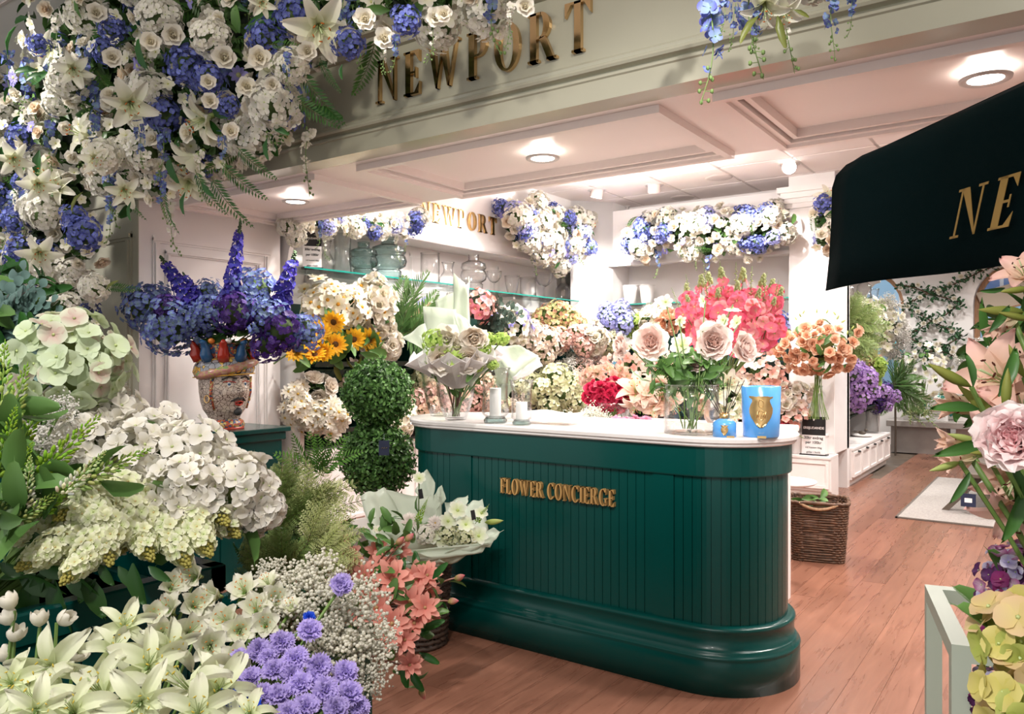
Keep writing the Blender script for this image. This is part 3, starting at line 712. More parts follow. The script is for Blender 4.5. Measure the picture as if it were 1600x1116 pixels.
def g_carn(c0, c1, cnt=(7, 9, 12, 13), size=.5, cup_a=86, m=4, calyx=True):
    g = G()
    for k, n_ in enumerate(cnt):
        t = k/(len(cnt)-1); ring(g, n_, k, .25, L=size*(.62+.35*t), W=.30+.06*t, a0=cup_a-55*t, curl=-22, cup=.0, p=1.6, q=.5, n=3, m=m, c0=c0, c1=c1, ruf=.13, zig=.10, base=.2)
    if calyx: tube(g, [(0, 0, -.34), (0, 0, -.12), (0, 0, .02)], .035, .085, 6, (.16, .28, .10))
    return g
def g_lily(c0, c1, L=.62, W=.27, a0=62, curl=-78, st=(.62, .18, .03), throat=(.55, .65, .2), n=6, ruf=.02, rec=1):
    g = G()
    for k in range(6):
        g.put(petal(L=L, W=W*(1 if k % 2 else .78), a0=a0+random.uniform(-5, 5), curl=curl*rec+random.uniform(-8, 8), cup=.16, p=.82, q=.8, c0=throat if False else tuple((c0[i]*.75+throat[i]*.25) for i in range(3)), c1=c1, ruf=ruf, rs=k, n=n, m=4, z0=-.25, base=.25), R=rotz(k*PI/3+random.uniform(-.08, .08)))
    for k in range(6):
        a = k*PI/3+.5; P = [(.02*math.cos(a), .02*math.sin(a), -.2), (.05*math.cos(a), .05*math.sin(a), .05), (.12*math.cos(a), .12*math.sin(a), .22)]
        tube(g, P, .008, .006, 3, (.6, .68, .35)); ell(g, P[-1], .012, .035, .014, 5, 3, st, R=rotz(a))
    tube(g, [(0, 0, -.2), (0, 0, .28)], .012, .012, 4, (.6, .7, .4))
    tube(g, [(0, 0, -.36), (0, 0, -.22)], .03, .06, 5, (.35, .45, .15))
    return g
def g_daisy(n_, c0, c1, cc, W=.16, cr=.10, a0=12, curl=-10, layers=1, q=.6):
    g = G()
    for l in range(layers): ring(g, n_, l*.3, .08, L=.5-.06*l, W=W, a0=a0+l*16, curl=curl, cup=.08, p=1.0, q=q, c0=c0, c1=c1, n=3, m=2, r0=.0)
    ell(g, (0, 0, .035), cr, cr, .055, 8, 4, cc); return g
def g_tulip(c0, c1):
    g = G(); ring(g, 3, 0, .03, L=.95, W=.62, a0=18, curl=96, cup=.18, p=.9, q=.55, c0=c0, c1=c1, n=5, m=4, z0=-.4)
    ring(g, 3, PI/3, .03, L=.92, W=.58, a0=24, curl=92, cup=.18, p=.9, q=.55, c0=c0, c1=c1, n=5, m=4, z0=-.38); return g
def g_bud(c0, c1, rx=.16, rz=.5):
    g = G(); V = []; seg = 6; rg = 6; Cc = []
    for i in range(rg+1):
        t = i/rg; r = rx*math.sin(PI*t**.8)**.8 if 0 < t < 1 else .01
        for k in range(seg): a = 2*PI*k/seg; rr = r*(1+.12*math.cos(3*a)); V.append((rr*math.cos(a), rr*math.sin(a), -rz+2*rz*t)); Cc.append([c0[q]*(1-t)+c1[q]*t for q in range(3)])
    g.add(V, [(i*seg+k, i*seg+(k+1) % seg, (i+1)*seg+(k+1) % seg, (i+1)*seg+k) for i in range(rg) for k in range(seg)], col=Cc); return g
def g_leaf(L=1.0, W=.3, a0=20, curl=-35, c0=(.03, .11, .02), c1=(.06, .19, .04), cup=-.10, n=4, p=.85, q=.9, ruf=0):
    return petal(L=L, W=W, a0=a0, curl=curl, cup=-cup, p=p, q=q, n=n, m=2, c0=c0, c1=c1, ruf=ruf)
def g_spike(fl, N, r0, r1, s0, s1, budc=None, budN=10, stemc=(.16, .3, .08), bend=0.0, up=.35, rj=0):
    """unit-length spike along +z with florets shrinking toward the tip"""
    g = G(); sp = [np.array([bend*t*t, 0, t]) for t in np.linspace(0, 1, 8)]; tube(g, sp, .012, .004, 4, stemc)
    def pos(t): return np.array([bend*t*t, 0, t])
    for i in range(N):
        t = (i+.3)/N*(.86 if budc is not None else 1.0); a = i*2.4; d = np.array([math.cos(a), math.sin(a), up]); r = r0*(1-t)+r1*t+random.uniform(-rj, rj)*(1-t)
        g.put(fl[i % len(fl)], R=frame(d, random.random()*6), loc=pos(t)+np.array([math.cos(a)*r, math.sin(a)*r, 0]), sc=s0*(1-t)+s1*t)
    if budc is not None:
        for i in range(budN):
            t = .84+.16*i/budN; a = i*2.4; r = r1*(1.1-.8*i/budN); ell(g, pos(t)+np.array([math.cos(a)*r, math.sin(a)*r, 0]), s1*.16, s1*.16, s1*.2, 5, 3, budc)
    return g
def g_lupin(c0, c1, N=70):
    g = G(); tube(g, [(0, 0, -.15), (0, 0, 1)], .014, .005, 4, (.25, .4, .06))
    for i in range(N):
        t = i/N; a = i*2.399; r = .125*(1-t)**.75+.012; s_ = .085*(1-t*.72)
        col = tuple((c0[k]*(1-t)+c1[k]*t)*random.uniform(.85, 1.1) for k in range(3)); d = np.array([math.cos(a), math.sin(a), .9+t])
        ell(g, (r*math.cos(a), r*math.sin(a), t*.97), s_*.42, s_*.34, s_*.8, 6, 4, col, R=frame(d))
    return g
def g_frond(n=14, L=1.0, pl=.3, pw=.05, droop=.35, c0=(.05, .14, .02), c1=(.12, .26, .05), ang=55, taper=1.0, stemc=(.10, .14, .04), fold=.15):
    g = G(); P = [np.array([0, t*L, -droop*t*t*L]) for t in np.linspace(0, 1, 7)]; tube(g, P, .010, .004, 3, stemc, cap=False)
    for i in range(n):
        t = .08+.92*i/n; ln = pl*(math.sin(PI*min(1, t*.8+.18))**.7)*(1-.35*t*taper); base = np.array([0, t*L, -droop*t*t*L])
        for s_ in (-1, 1):
            a = math.radians(ang+random.uniform(-6, 6)); dx, dy = s_*math.sin(a)*ln, math.cos(a)*ln; nx, ny = -dy/ln*pw/2*s_, dx/ln*pw/2*s_
            zt = -fold*ln+random.uniform(-.02, .02); m_ = base+np.array([dx*.5, dy*.5, zt*.2]); tip = base+np.array([dx, dy, zt])
            g.add([base, m_+np.array([nx, ny, 0]), tip, m_-np.array([nx, ny, 0])], [(0, 1, 2, 3)], col=jit(tuple(c0[k]*(1-t)+c1[k]*t for k in range(3)), .12))
    return g
def g_plume(n=12, L=1.0, c0=(.10, .20, .03), c1=(.30, .40, .08), pl=.32, droop=.25, sub=7, sw=.022):
    """feathery frond whose side branches carry needle leaflets"""
    g = G(); sb = g_frond(sub, 1.0, .34, sw*4.5, .2, c0, c1, 50)
    P = [np.array([0, t*L, -droop*t*t*L]) for t in np.linspace(0, 1, 7)]; tube(g, P, .010, .004, 3, (.16, .15, .05), cap=False)
    for i in range(n):
        t = .1+.88*i/n; ln = pl*math.sin(PI*min(1, t*.75+.2))**.8*(1.1-.5*t)
        for s_ in (-1, 1):
            R = rotz(-s_*math.radians(52+random.uniform(-8, 8)))@rotx(random.uniform(-.35, .2)); g.put(sb, R=R, loc=P[0]*0+np.array([0, t*L, -droop*t*t*L]), sc=ln)
    return g
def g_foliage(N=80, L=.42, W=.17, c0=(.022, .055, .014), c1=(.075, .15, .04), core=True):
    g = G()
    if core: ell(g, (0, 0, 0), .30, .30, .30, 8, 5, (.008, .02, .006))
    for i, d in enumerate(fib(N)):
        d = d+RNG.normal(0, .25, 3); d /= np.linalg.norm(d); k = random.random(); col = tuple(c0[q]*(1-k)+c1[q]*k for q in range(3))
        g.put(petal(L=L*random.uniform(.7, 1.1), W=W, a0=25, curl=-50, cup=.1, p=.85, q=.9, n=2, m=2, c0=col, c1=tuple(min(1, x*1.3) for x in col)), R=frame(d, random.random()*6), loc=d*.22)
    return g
def g_euc(n=12, c=(.10, .17, .15)):
    g = G(); P = [np.array([0, t, -.2*t*t]) for t in np.linspace(0, 1, 6)]; tube(g, P, .009, .004, 4, (.18, .12, .10))
    lf = [petal(L=.22, W=.20, a0=15, curl=-15, cup=.12, p=.95, q=.5, c0=jit(c), c1=jit(tuple(x*1.35 for x in c)), n=3) for _ in range(3)]
    for i in range(n):
        t = .1+.9*i/n
        for s_ in (0, PI): g.put(lf[i % 3], R=rotz(i*1.3+s_)@rotx(random.uniform(-.4, .4)), loc=(0, t, -.2*t*t), sc=1.15-.5*t)
    return g
def g_gyp(N=110, c=(.80, .78, .68), r=.034, stemc=(.22, .30, .12)):
    """cloud of tiny round blossoms on hair-thin branches"""
    g = G()
    for i, d in enumerate(fib(N, -.3)):
        rr = .5*random.uniform(.5, 1.05); p = (d+RNG.normal(0, .15, 3))*rr
        if i % 3 == 0: tube(g, [(0, 0, -.4), p*.5+np.array([0, 0, -.08]), p], .005, .003, 3, stemc, cap=False)
        for k in range(3):
            o = p+RNG.normal(0, .045, 3); s_ = r*random.uniform(.7, 1.2); ell(g, o, s_, s_, s_*.8, 5, 3, jit(c, .12))
    return g
def g_string(fl, N=16, c=None, drop=1.0, sz=.2, tipc=(.2, .3, .1)):
    """hanging spray: stem falls along -z, florets thinning into buds"""
    g = G(); P = [np.array([.18*t*t+.03*math.sin(6*t), .05*math.sin(4*t), -t*drop]) for t in np.linspace(0, 1, 9)]; tube(g, P, .009, .005, 3, (.2, .3, .1), cap=False)
    for i in range(N):
        t = i/N; k = int(t*8); p = P[k]+(P[min(8, k+1)]-P[k])*(t*8-k)
        if t < .6: d = RNG.normal(0, 1, 3); g.put(fl[i % len(fl)], R=frame(d, random.random()*6), loc=p+d/np.linalg.norm(d)*sz*.35, sc=sz*(1.1-t))
        else:
            d = RNG.normal(0, 1, 3); d[2] = -abs(d[2]); q = p+d/np.linalg.norm(d)*.07; tube(g, [p, q], .004, .004, 3, (.2, .3, .1), cap=False); ell(g, q, .02, .02, .025, 5, 3, tipc)
    return g

PL = [M['petal']]
def PM(name, fn, k=2): return [fn(i).mesh(name, PL) for i in range(k)]
def LM(name, fn, k=2): return [fn(i).mesh(name, [M['leaf']]) for i in range(k)]
WH = (.86, .82, .76); CR_ = (.86, .80, .62); IV = (.82, .76, .64)
fl_white = [g_floret4((.80, .78, .66), WH) for _ in range(3)]
fl_whiteS = [g_floret4((.80, .78, .66), WH, n=2) for _ in range(3)]
fl_cream = [g_floret4((.70, .74, .40), (.84, .82, .62), n=2) for _ in range(3)]
fl_pgreen = [g_floret4((.62, .70, .42), (.68, .80, .56)) for _ in range(2)]+[g_floret4((.62, .45, .40), (.76, .82, .62))]
fl_blue = [g_floret4((.20, .24, .55), c, center=(.3, .5, .3), n=2) for c in ((.09, .11, .42), (.15, .18, .55), (.06, .07, .32))]
fl_bluel = [g_floret4((.24, .36, .45), c, center=(.4, .6, .3), n=2) for c in ((.08, .07, .42), (.11, .11, .52), (.17, .22, .50))]
fl_purp = [g_floret4(c, (.06, .02, .20), center=(.3, .25, .5), n=2) for c in ((.10, .04, .25), (.20, .12, .42), (.05, .02, .16))]
fl_lav = [g_floret4((.50, .52, .80), (.36, .38, .78), n=2) for _ in range(2)]
fl_vio = [g_floret4((.66, .50, .82), (.50, .26, .70), n=2) for _ in range(3)]
fl_pink = [g_floret4((.85, .62, .55), (.86, .52, .47), n=2) for _ in range(3)]
fl_peach = [g_floret4((.85, .66, .48), (.86, .58, .44), n=2) for _ in range(2)]
fl_blush = [g_floret4((.84, .70, .55), (.86, .74, .68), n=2) for _ in range(3)]
fl_lime = [g_floret4((.38, .55, .10), (.50, .66, .18), n=2) for _ in range(2)]
fl_autumn = [g_floret4(a, b, n=2) for a, b in (((.55, .55, .22), (.72, .50, .30)), ((.50, .58, .22), (.64, .66, .32)), ((.6, .3, .2), (.72, .38, .28)))]
fl_plum = [g_floret4(a, b, n=3) for a, b in (((.20, .02, .12), (.12, .01, .09)), ((.55, .35, .50), (.26, .04, .16)), ((.30, .25, .55), (.60, .55, .68)))]
fl_dark = [g_floret4((.05, .06, .35), (.055, .04, .36), center=(.5, .5, .6), n=2), g_floret4((.07, .06, .40), (.08, .05, .44), n=2)]
HY = dict(
    white=PM('hydrangea_head', lambda i: g_head(fl_whiteS, 90, .25)), cream=PM('hydrangea_head', lambda i: g_head(fl_cream, 70, .25)),
    blue=PM('hydrangea_head', lambda i: g_head(fl_blue, 125, .19, cm=.4, rj=.09)), bluel=PM('hydrangea_head', lambda i: g_head(fl_bluel, 150, .16, cm=.35, rj=.07)),
    purp=PM('hydrangea_head', lambda i: g_head(fl_purp, 90, .21, cm=.4)), lav=PM('hydrangea_head', lambda i: g_head(fl_lav, 80, .22)),
    vio=PM('hydrangea_head', lambda i: g_head(fl_vio, 70, .24, cm=.25)), pink=PM('hydrangea_head', lambda i: g_head(fl_pink, 70, .24)),
    blush=PM('hydrangea_head', lambda i: g_head(fl_blush, 70, .24)), lime=PM('viburnum_ball', lambda i: g_head(fl_lime, 60, .26, core=(.2, .35, .05))),
    autumn=PM('hydrangea_head', lambda i: g_head(fl_autumn, 80, .22, cm=.25)), peach=PM('blossom_head', lambda i: g_head(fl_peach, 60, .26)),
    plum=PM('hydrangea_head', lambda i: g_head(fl_plum, 84, .24, cm=.3)))
rose_w = PM('white_rose', lambda i: g_rose((.84, .78, .62), WH, 4), 3)
rose_i = PM('ivory_rose', lambda i: g_rose((.80, .62, .44), IV, 4), 2)
rose_p = PM('peach_rose', lambda i: g_rose((.84, .46, .28), (.88, .62, .45), 4), 3)
rose_b = PM('garden_rose', lambda i: g_rose((.93, .68, .60), (.93, .85, .80), 6, .05, .95, n=4, m=4), 2)
peony_p = PM('peony', lambda i: g_rose((.92, .58, .60), (.93, .85, .83), 6, .11, .70, n=4, m=6, W=.62), 1)
peony_w = PM('peony', lambda i: g_rose((.86, .74, .60), WH, 6, .05, .8, n=3, m=4), 2)
red_f = [g_rose((.45, .01, .05), c, 3, .04, W=.6).mesh('crimson_bloom', PL) for c in ((.70, .03, .10), (.78, .07, .16), (.60, .02, .08))]
holly = [g_daisy(5, (.80, .28, .28), c, (.85, .75, .35), W=.52, cr=.06, a0=25, curl=-20, q=.45).mesh('hollyhock_bloom', PL) for c in ((.74, .07, .19), (.80, .14, .26), (.62, .04, .13), (.84, .30, .38), (.86, .46, .46))]
hell = [g_daisy(6, (.70, .78, .40), (.88, .88, .82), (.6, .7, .25), W=.36, cr=.07, a0=25, curl=-20, q=.8).mesh('white_clematis', PL) for _ in range(2)]
narc = [g_daisy(6, (.86, .80, .50), WH, (.80, .42, .05), W=.34, cr=.10, a0=14, q=.5).mesh('narcissus_bloom', PL) for _ in range(2)]
daisy = [g_daisy(9, (.84, .78, .60), WH, (.70, .46, .10), W=.20, cr=.09).mesh('daisy_bloom', PL) for _ in range(3)]
sunf = [g_daisy(15, (.80, .30, .02), (.90, .56, .03), (.12, .05, .01), W=.17, cr=.18, layers=2).mesh('sunflower_bloom', PL) for _ in range(2)]
stock = [g_daisy(5, (.82, .80, .55), WH, (.7, .7, .3), W=.40, cr=.06, a0=25, q=.5).mesh('white_blossom', PL) for _ in range(3)]
blossom_b = [g_daisy(5, (.84, .72, .60), (.86, .70, .64), (.8, .6, .3), W=.42, cr=.05, a0=30, q=.5).mesh('blush_blossom', PL) for _ in range(2)]
blossom_s = [g_daisy(5, (.80, .40, .34), (.86, .50, .42), (.8, .6, .3), W=.42, cr=.05, a0=30, q=.5).mesh('pink_blossom', PL) for _ in range(2)]
scab = [g_daisy(9, (.50, .45, .75), (.28, .26, .68), (.62, .62, .30), W=.26, cr=.14, q=.5).mesh('scabious_bloom', PL) for _ in range(2)]
carn_l = PM('bloom', lambda i: g_carn((.36, .28, .62), (.56, .46, .86)), 3)
carn_b = PM('bloom', lambda i: g_carn((.01, .03, .40), (.02, .10, .72)), 2)
mum = [g_daisy(22, (.80, .74, .66), (.87, .80, .76), (.75, .5, .2), W=.11, cr=.08, layers=3).mesh('chrysanthemum_bloom', PL)]
lily_w = PM('white_lily', lambda i: g_lily((.84, .84, .62), WH), 3)
lily_pk = PM('pink_lily', lambda i: g_lily((.86, .66, .58), (.84, .48, .40), L=.66, W=.34, ruf=.04), 2)
lily_br = PM('star_lily', lambda i: g_lily((.86, .42, .36), (.88, .74, .66), L=.62, W=.30), 2)
amar = PM('bloom', lambda i: g_lily((.80, .84, .60), (.87, .84, .76), L=.56, W=.42, a0=64, curl=-42, st=(.80, .30, .05)), 3)
glor = PM('bloom', lambda i: g_lily((.74, .80, .50), (.87, .86, .72), L=.72, W=.27, a0=46, curl=-110, st=(.75, .6, .1), ruf=.11, throat=(.6, .72, .3), n=8), 3)
poin = [g_daisy(6, (.74, .24, .19), (.86, .42, .34), (.6, .4, .2), W=.20, cr=.05, a0=22, curl=-18, layers=2, q=.95).mesh('bloom', PL) for _ in range(2)]
tulip = PM('bloom', lambda i: g_tulip((.78, .76, .60), (.86, .82, .74)), 2)
delp = PM('delphinium_spray', lambda i: g_string(fl_bluel, 22, sz=.20), 2)
delw = PM('white_spray', lambda i: g_string(fl_whiteS, 22, sz=.17), 2)
spk_blue = [g_spike(fl_dark, 34, .075, .02, .19, .09, (.10, .16, .08), 14, rj=.03).mesh('bloom_spike', PL) for _ in range(2)]
spk_hol = [g_spike([g_daisy(5, (.85, .45, .4), (.76, .10, .23), (.8, .7, .3), W=.5, cr=.06, q=.45)], 12, .07, .04, .24, .14, (.50, .58, .28), 16, bend=.08).mesh('bloom_spike', PL) for _ in range(2)]
spk_whi = [g_spike(fl_whiteS, 40, .06, .02, .15, .07, (.45, .58, .2), 12).mesh('bloom_spike', PL) for _ in range(2)]
budst = [g_spike([g_bud((.45, .55, .25), (.62, .66, .40), .3, .5)], 16, .04, .02, .09, .05, (.5, .6, .3), 8).mesh('bud_spike', PL)]
lupin = [g_lupin((.62, .72, .28), (.28, .50, .03)).mesh('bud_spike', PL), g_lupin((.34, .55, .05), (.30, .52, .03)).mesh('bud_spike', PL)]
lup_w = [g_lupin((.80, .80, .66), (.55, .68, .25)).mesh('bud_spike', PL)]
pani = [g_spike([g_daisy(5, (.70, .74, .36), (.85, .84, .66), (.75, .6, .3), W=.42, cr=.07, a0=25, q=.5), g_floret4((.6, .7, .3), (.86, .84, .70), n=2)], 90, .25, .06, .21, .14, (.45, .40, .10), 22, up=.3, rj=.07).mesh('panicle', PL) for _ in range(2)]
foli = LM('foliage', lambda i: g_foliage(), 2); foli_l = LM('foliage', lambda i: g_foliage(70, c0=(.10, .16, .04), c1=(.22, .32, .10)), 2)
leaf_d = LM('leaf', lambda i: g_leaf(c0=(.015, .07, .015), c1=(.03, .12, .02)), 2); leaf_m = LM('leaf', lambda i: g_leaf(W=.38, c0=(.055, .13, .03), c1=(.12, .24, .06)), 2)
leaf_o = LM('leaf', lambda i: g_leaf(W=.22, c0=(.10, .12, .02), c1=(.20, .22, .05)), 1)
frond = LM('fern_frond', lambda i: g_frond(), 2); frond_d = LM('fern_frond', lambda i: g_frond(16, pl=.24, pw=.045, c0=(.03, .09, .015), c1=(.06, .16, .03), droop=.5), 2)
palm = LM('palm_leaflet_frond', lambda i: g_frond(26, pl=.42, pw=.03, c0=(.08, .19, .05), c1=(.22, .38, .14), ang=40, droop=.4), 2)
plume = LM('feathery_frond', lambda i: g_plume(c0=(.12, .20, .04), c1=(.36, .45, .17)), 2); plume_l = LM('feathery_frond', lambda i: g_plume(9, c0=(.36, .42, .13), c1=(.60, .62, .32), sub=6), 2)
euc = LM('eucalyptus_twig', lambda i: g_euc(), 2); euc_d = LM('eucalyptus_twig', lambda i: g_euc(8, (.06, .09, .07)), 1)
gyp = PM('baby_breath_cloud', lambda i: g_gyp(), 2); gyp_p = PM('tiny_blossom_cloud', lambda i: g_gyp(90, (.82, .62, .56), .03), 1); gyp_w = PM('tiny_blossom_cloud', lambda i: g_gyp(100, (.84, .82, .78), .034, (.2, .32, .14)), 2)
bud_g = PM('bud', lambda i: g_bud((.20, .26, .04), (.34, .34, .08)), 1); bud_l = PM('bud', lambda i: g_bud((.42, .52, .12), (.55, .62, .22)), 1); bud_p = PM('bud', lambda i: g_bud((.35, .42, .10), (.80, .20, .28), .3, .5), 1)

# ================================================================ PLACING
def rnd_dir(n, sp):
    d = np.asarray(n, float)+RNG.normal(0, sp, 3); return d/np.linalg.norm(d)
CAMP = np.array([0, 0, CAMH])
def to_cam(p): d = CAMP-np.asarray(p); return d/np.linalg.norm(d)
BAS = np.array([[RT[0], FW[0], 0], [RT[1], FW[1], 0], [0, 0, 1.0]])
def ecol(root, kinds, c, rad, N, size, bias=None, jr=.16, core=True, sj=.25, tilt=.4, corem=None):
    """blooms over the seen side of an ellipsoid: kinds=[(part name, meshes, weight, size factor)]"""
    c = np.asarray(c, float); rad = np.asarray(rad, float); b = to_cam(c) if bias is None else np.asarray(bias, float); b = b/np.linalg.norm(b)
    bl_ = BAS.T@b
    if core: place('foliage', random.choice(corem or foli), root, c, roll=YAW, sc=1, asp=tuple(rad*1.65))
    tot = sum(k[2] for k in kinds); n = 0; i = 0; pts = fib(int(N*1.45)+2)
    random.shuffle(pts)
    for d in pts:
        if np.dot(d, bl_) < -.25 or n >= N: continue
        x = random.random()*tot
        for k in kinds:
            x -= k[2]
            if x <= 0: break
        lump = 1+.13*math.sin(d[0]*5+c[0]*9)*math.sin(d[2]*6+c[1]*7)+(.14 if random.random() < .12 else 0)
        p = c+BAS@(d*rad)*lump*(1+random.uniform(-jr, jr)); nn = BAS@(d/rad); nn = nn/np.linalg.norm(nn)+b*.35
        place(k[0], random.choice(k[1]), root, p, rnd_dir(nn, tilt), random.random()*6.28, size*k[3]*random.uniform(1-sj, 1+sj)); n += 1
def stemlines(root, c, base, N, spread, mat, r=.004, name='stems', lo=.06):
    g = G(); c = np.asarray(c, float); base = np.asarray(base, float)
    for i in range(N):
        o = RNG.normal(0, 1, 3)*spread; q = RNG.normal(0, 1, 3)*lo; q[2] = 0; tube(g, curve3(base+q, (base+c)/2+o*.3, c+o, 5), r, r*.8, 4)
    return obj(name, g, mat, root)
def bunch(name, label, cat, pos, z_px, kinds, N, bs, group=None, bias=None, stems=0, stem_to=None, foliage=True, depth=None, **kw):
    """pos=(px,py,depth) centre, z_px=(w,h) extent and bs bloom size in photo pixels"""
    c = np.array(WZ(*pos)); s = pos[2]/FPX; rx, rz = z_px[0]*s/2, z_px[1]*s/2; ry = depth if depth is not None else min(rx, rz)
    r = empty(name, (c[0], c[1], c[2]-rz), label, cat, group)
    ecol(r, kinds, c, (max(rx*.9, .02), max(ry*.9, .02), max(rz*.88, .02)), N, bs*s, bias, core=foliage, **kw)
    if stems: stemlines(r, c-np.array([0, 0, rz*.3]), c-np.array([0, 0, rz+.12]) if stem_to is None else stem_to, stems, .03, M['stem'])
    return r
# ================================================================ DISPLAY FURNITURE
def hopper(name, label, org, u, n, width, zb, zt, dep, back, group):
    """slatted green flower bin: org = bottom back corner (x,y), u along, n outwards"""
    u = np.array([*u, 0.]); n = np.array([*n, 0.]); o = np.array([*org, 0.]); Z = np.array([0, 0, 1.])
    r = empty(name, (org[0], org[1], zb), label, 'flower bin', group)
    A = lambda a, d, z: o+u*a+n*d+Z*z
    ns = max(4, round(width/.075)); w_ = width/ns
    for i in range(ns):
        a, b = i*w_+.003, (i+1)*w_-.003; g = G()
        quadprism(g, [A(a, dep*.35, zb), A(b, dep*.35, zb), A(b, dep, zt), A(a, dep, zt)], (-n*.014)); obj('slat', g, M['dgreen'], r)
    g = G(); quadprism(g, [A(0, dep-.01, zt-.03), A(width, dep-.01, zt-.03), A(width, dep+.015, zt+.012), A(0, dep+.015, zt+.012)], -n*.02); obj('front_rim', g, M['dgreen'], r)
    for a in (0, width-.016):
        g = G(); P = [A(a, 0, zb), A(a, dep*.35, zb), A(a, dep, zt), A(a, 0, back)]; quadprism(g, P, u*.016); obj('side_panel', g, M['dgreen'], r)
    g = G(); quadprism(g, [A(0, .0, zb), A(width, .0, zb), A(width, 0, back), A(0, 0, back)], n*.015); obj('back_board', g, M['dgreen'], r)
    g = G(); quadprism(g, [A(0, 0, zb-.012), A(width, 0, zb-.012), A(width, dep*.36, zb-.012), A(0, dep*.36, zb-.012)], Z*.012); obj('bottom_board', g, M['dgreen'], r)
    g = G(); quadprism(g, [A(0, 0, zt-.06), A(width, 0, zt-.06), A(width, dep-.03, zt-.06), A(0, dep-.03, zt-.06)], Z*.01); obj('soil_tray', g, M['moss'], r)
    return r
ys = [4.15+.70*i for i in range(7)]; where = ['nearest the jamb', 'second from the jamb', 'third from the jamb', 'fourth from the jamb', 'fifth from the jamb', 'in the far corner']
for i in range(6):
    hopper('flower_bin', 'green slatted flower bin on the left wall, upper tier, '+where[i], (-5.33, ys[i]), (0, 1), (1, 0), .695, 1.11, 1.40, .50, 1.9, 'upper wall bins')
    hopper('flower_bin', 'green slatted flower bin on the left wall, lower tier, '+where[i], (-5.33, ys[i]), (0, 1), (1, 0), .695, .72, .86, .52, 1.08, 'lower wall bins')
for i in range(3):
    w3 = ['left', 'middle', 'right'][i]
    hopper('flower_bin', 'green slatted flower bin on the back wall, upper tier, '+w3, (-2.47-.66*(2-i), 9.18), (-1, 0), (0, -1), .65, 1.11, 1.38, .48, 1.9, 'upper rear bins')
    hopper('flower_bin', 'green slatted flower bin on the back wall, lower tier, '+w3, (-2.47-.66*(2-i), 9.18), (-1, 0), (0, -1), .65, .72, .86, .50, 1.08, 'lower rear bins')
    hopper('flower_bin', 'green flower bin on the far side wall, upper tier, '+['nearest the pillar', 'middle', 'last'][i], (-2.6, 9.36+.74*i), (0, 1), (1, 0), .73, 1.03, 1.28, .55, 1.8, 'upper side bins')
    hopper('flower_bin', 'green flower bin on the far side wall, lower tier, '+['nearest the pillar', 'middle', 'last'][i], (-2.6, 9.36+.74*i), (0, 1), (1, 0), .73, .60, .80, .55, 1.0, 'lower side bins')
def cabinet(label, x0, y0, x1, y1, h, face, nd, group=None, knobs=False):
    r = empty('white_cabinet', ((x0+x1)/2, (y0+y1)/2, 0), label, 'cabinet', group)
    g = G(); box(g, (x0, y0, .07), (x1, y1, h-.03)); obj('carcass', g, M['white'], r)
    g = G(); box(g, (x0, y0, 0), (x1-(.03 if face == 'x' else 0), y1, .07)) if face == 'x' else box(g, (x0, y0+.03, 0), (x1, y1, .07)); obj('plinth', g, M['white'], r)
    g = G(); bbox(g, (x0, y0-(.02 if face == 'y' else 0), h-.03), (x1+(.02 if face == 'x' else 0), y1, h), .004); obj('cabinet_top', g, M['white'], r)
    for i in range(nd):
        if face == 'x':
            d = (y1-y0)/nd; a, b = y0+i*d+.02, y0+(i+1)*d-.02; g = G(); box(g, (x1, a, .10), (x1+.012, b, h-.05)); dr = obj('drawer_front', g, M['white'], r)
            for (p, q, s_, t) in ((a, b, .10, .13), (a, b, h-.08, h-.05), (a, a+.03, .13, h-.08), (b-.03, b, .13, h-.08)):
                g = G(); box(g, (x1+.012, p, s_), (x1+.024, q, t)); obj('front_rail', g, M['white'], dr)
            if knobs: g = G(); ell(g, (x1+.035, (a+b)/2, h-.055), .02, .02, .014, 10, 6); tube(g, [(x1+.0, (a+b)/2, h-.055), (x1+.035, (a+b)/2, h-.055)], .006); obj('knob', g, M['black'], dr, smooth=True)
        else:
            d = (x1-x0)/nd; a, b = x0+i*d+.02, x0+(i+1)*d-.02; g = G(); box(g, (a, y0-.012, .10), (b, y0, h-.05)); dr = obj('cabinet_door', g, M['white'], r)
            for (p, q, s_, t) in ((a, b, .10, .13), (a, b, h-.08, h-.05), (a, a+.03, .13, h-.08), (b-.03, b, .13, h-.08)):
                g = G(); box(g, (p, y0-.024, s_), (q, y0-.012, t)); obj('front_rail', g, M['white'], dr)
    return r
cabinet('long white panelled base cabinet under the left wall bins', -5.34, 4.12, -4.88, 8.6, .70, 'x', 7)
cabinet('white panelled base cabinet under the rear bins', -4.6, 8.72, -2.44, 9.19, .70, 'y', 4)
cabinet('low white drawer unit with black knobs under the far side bins', -2.61, 9.33, -1.93, 11.6, .43, 'x', 5, knobs=True)
cabinet('short white panelled base below the pillar', -2.95, 8.38, -1.93, 8.70, .43, 'y', 2)
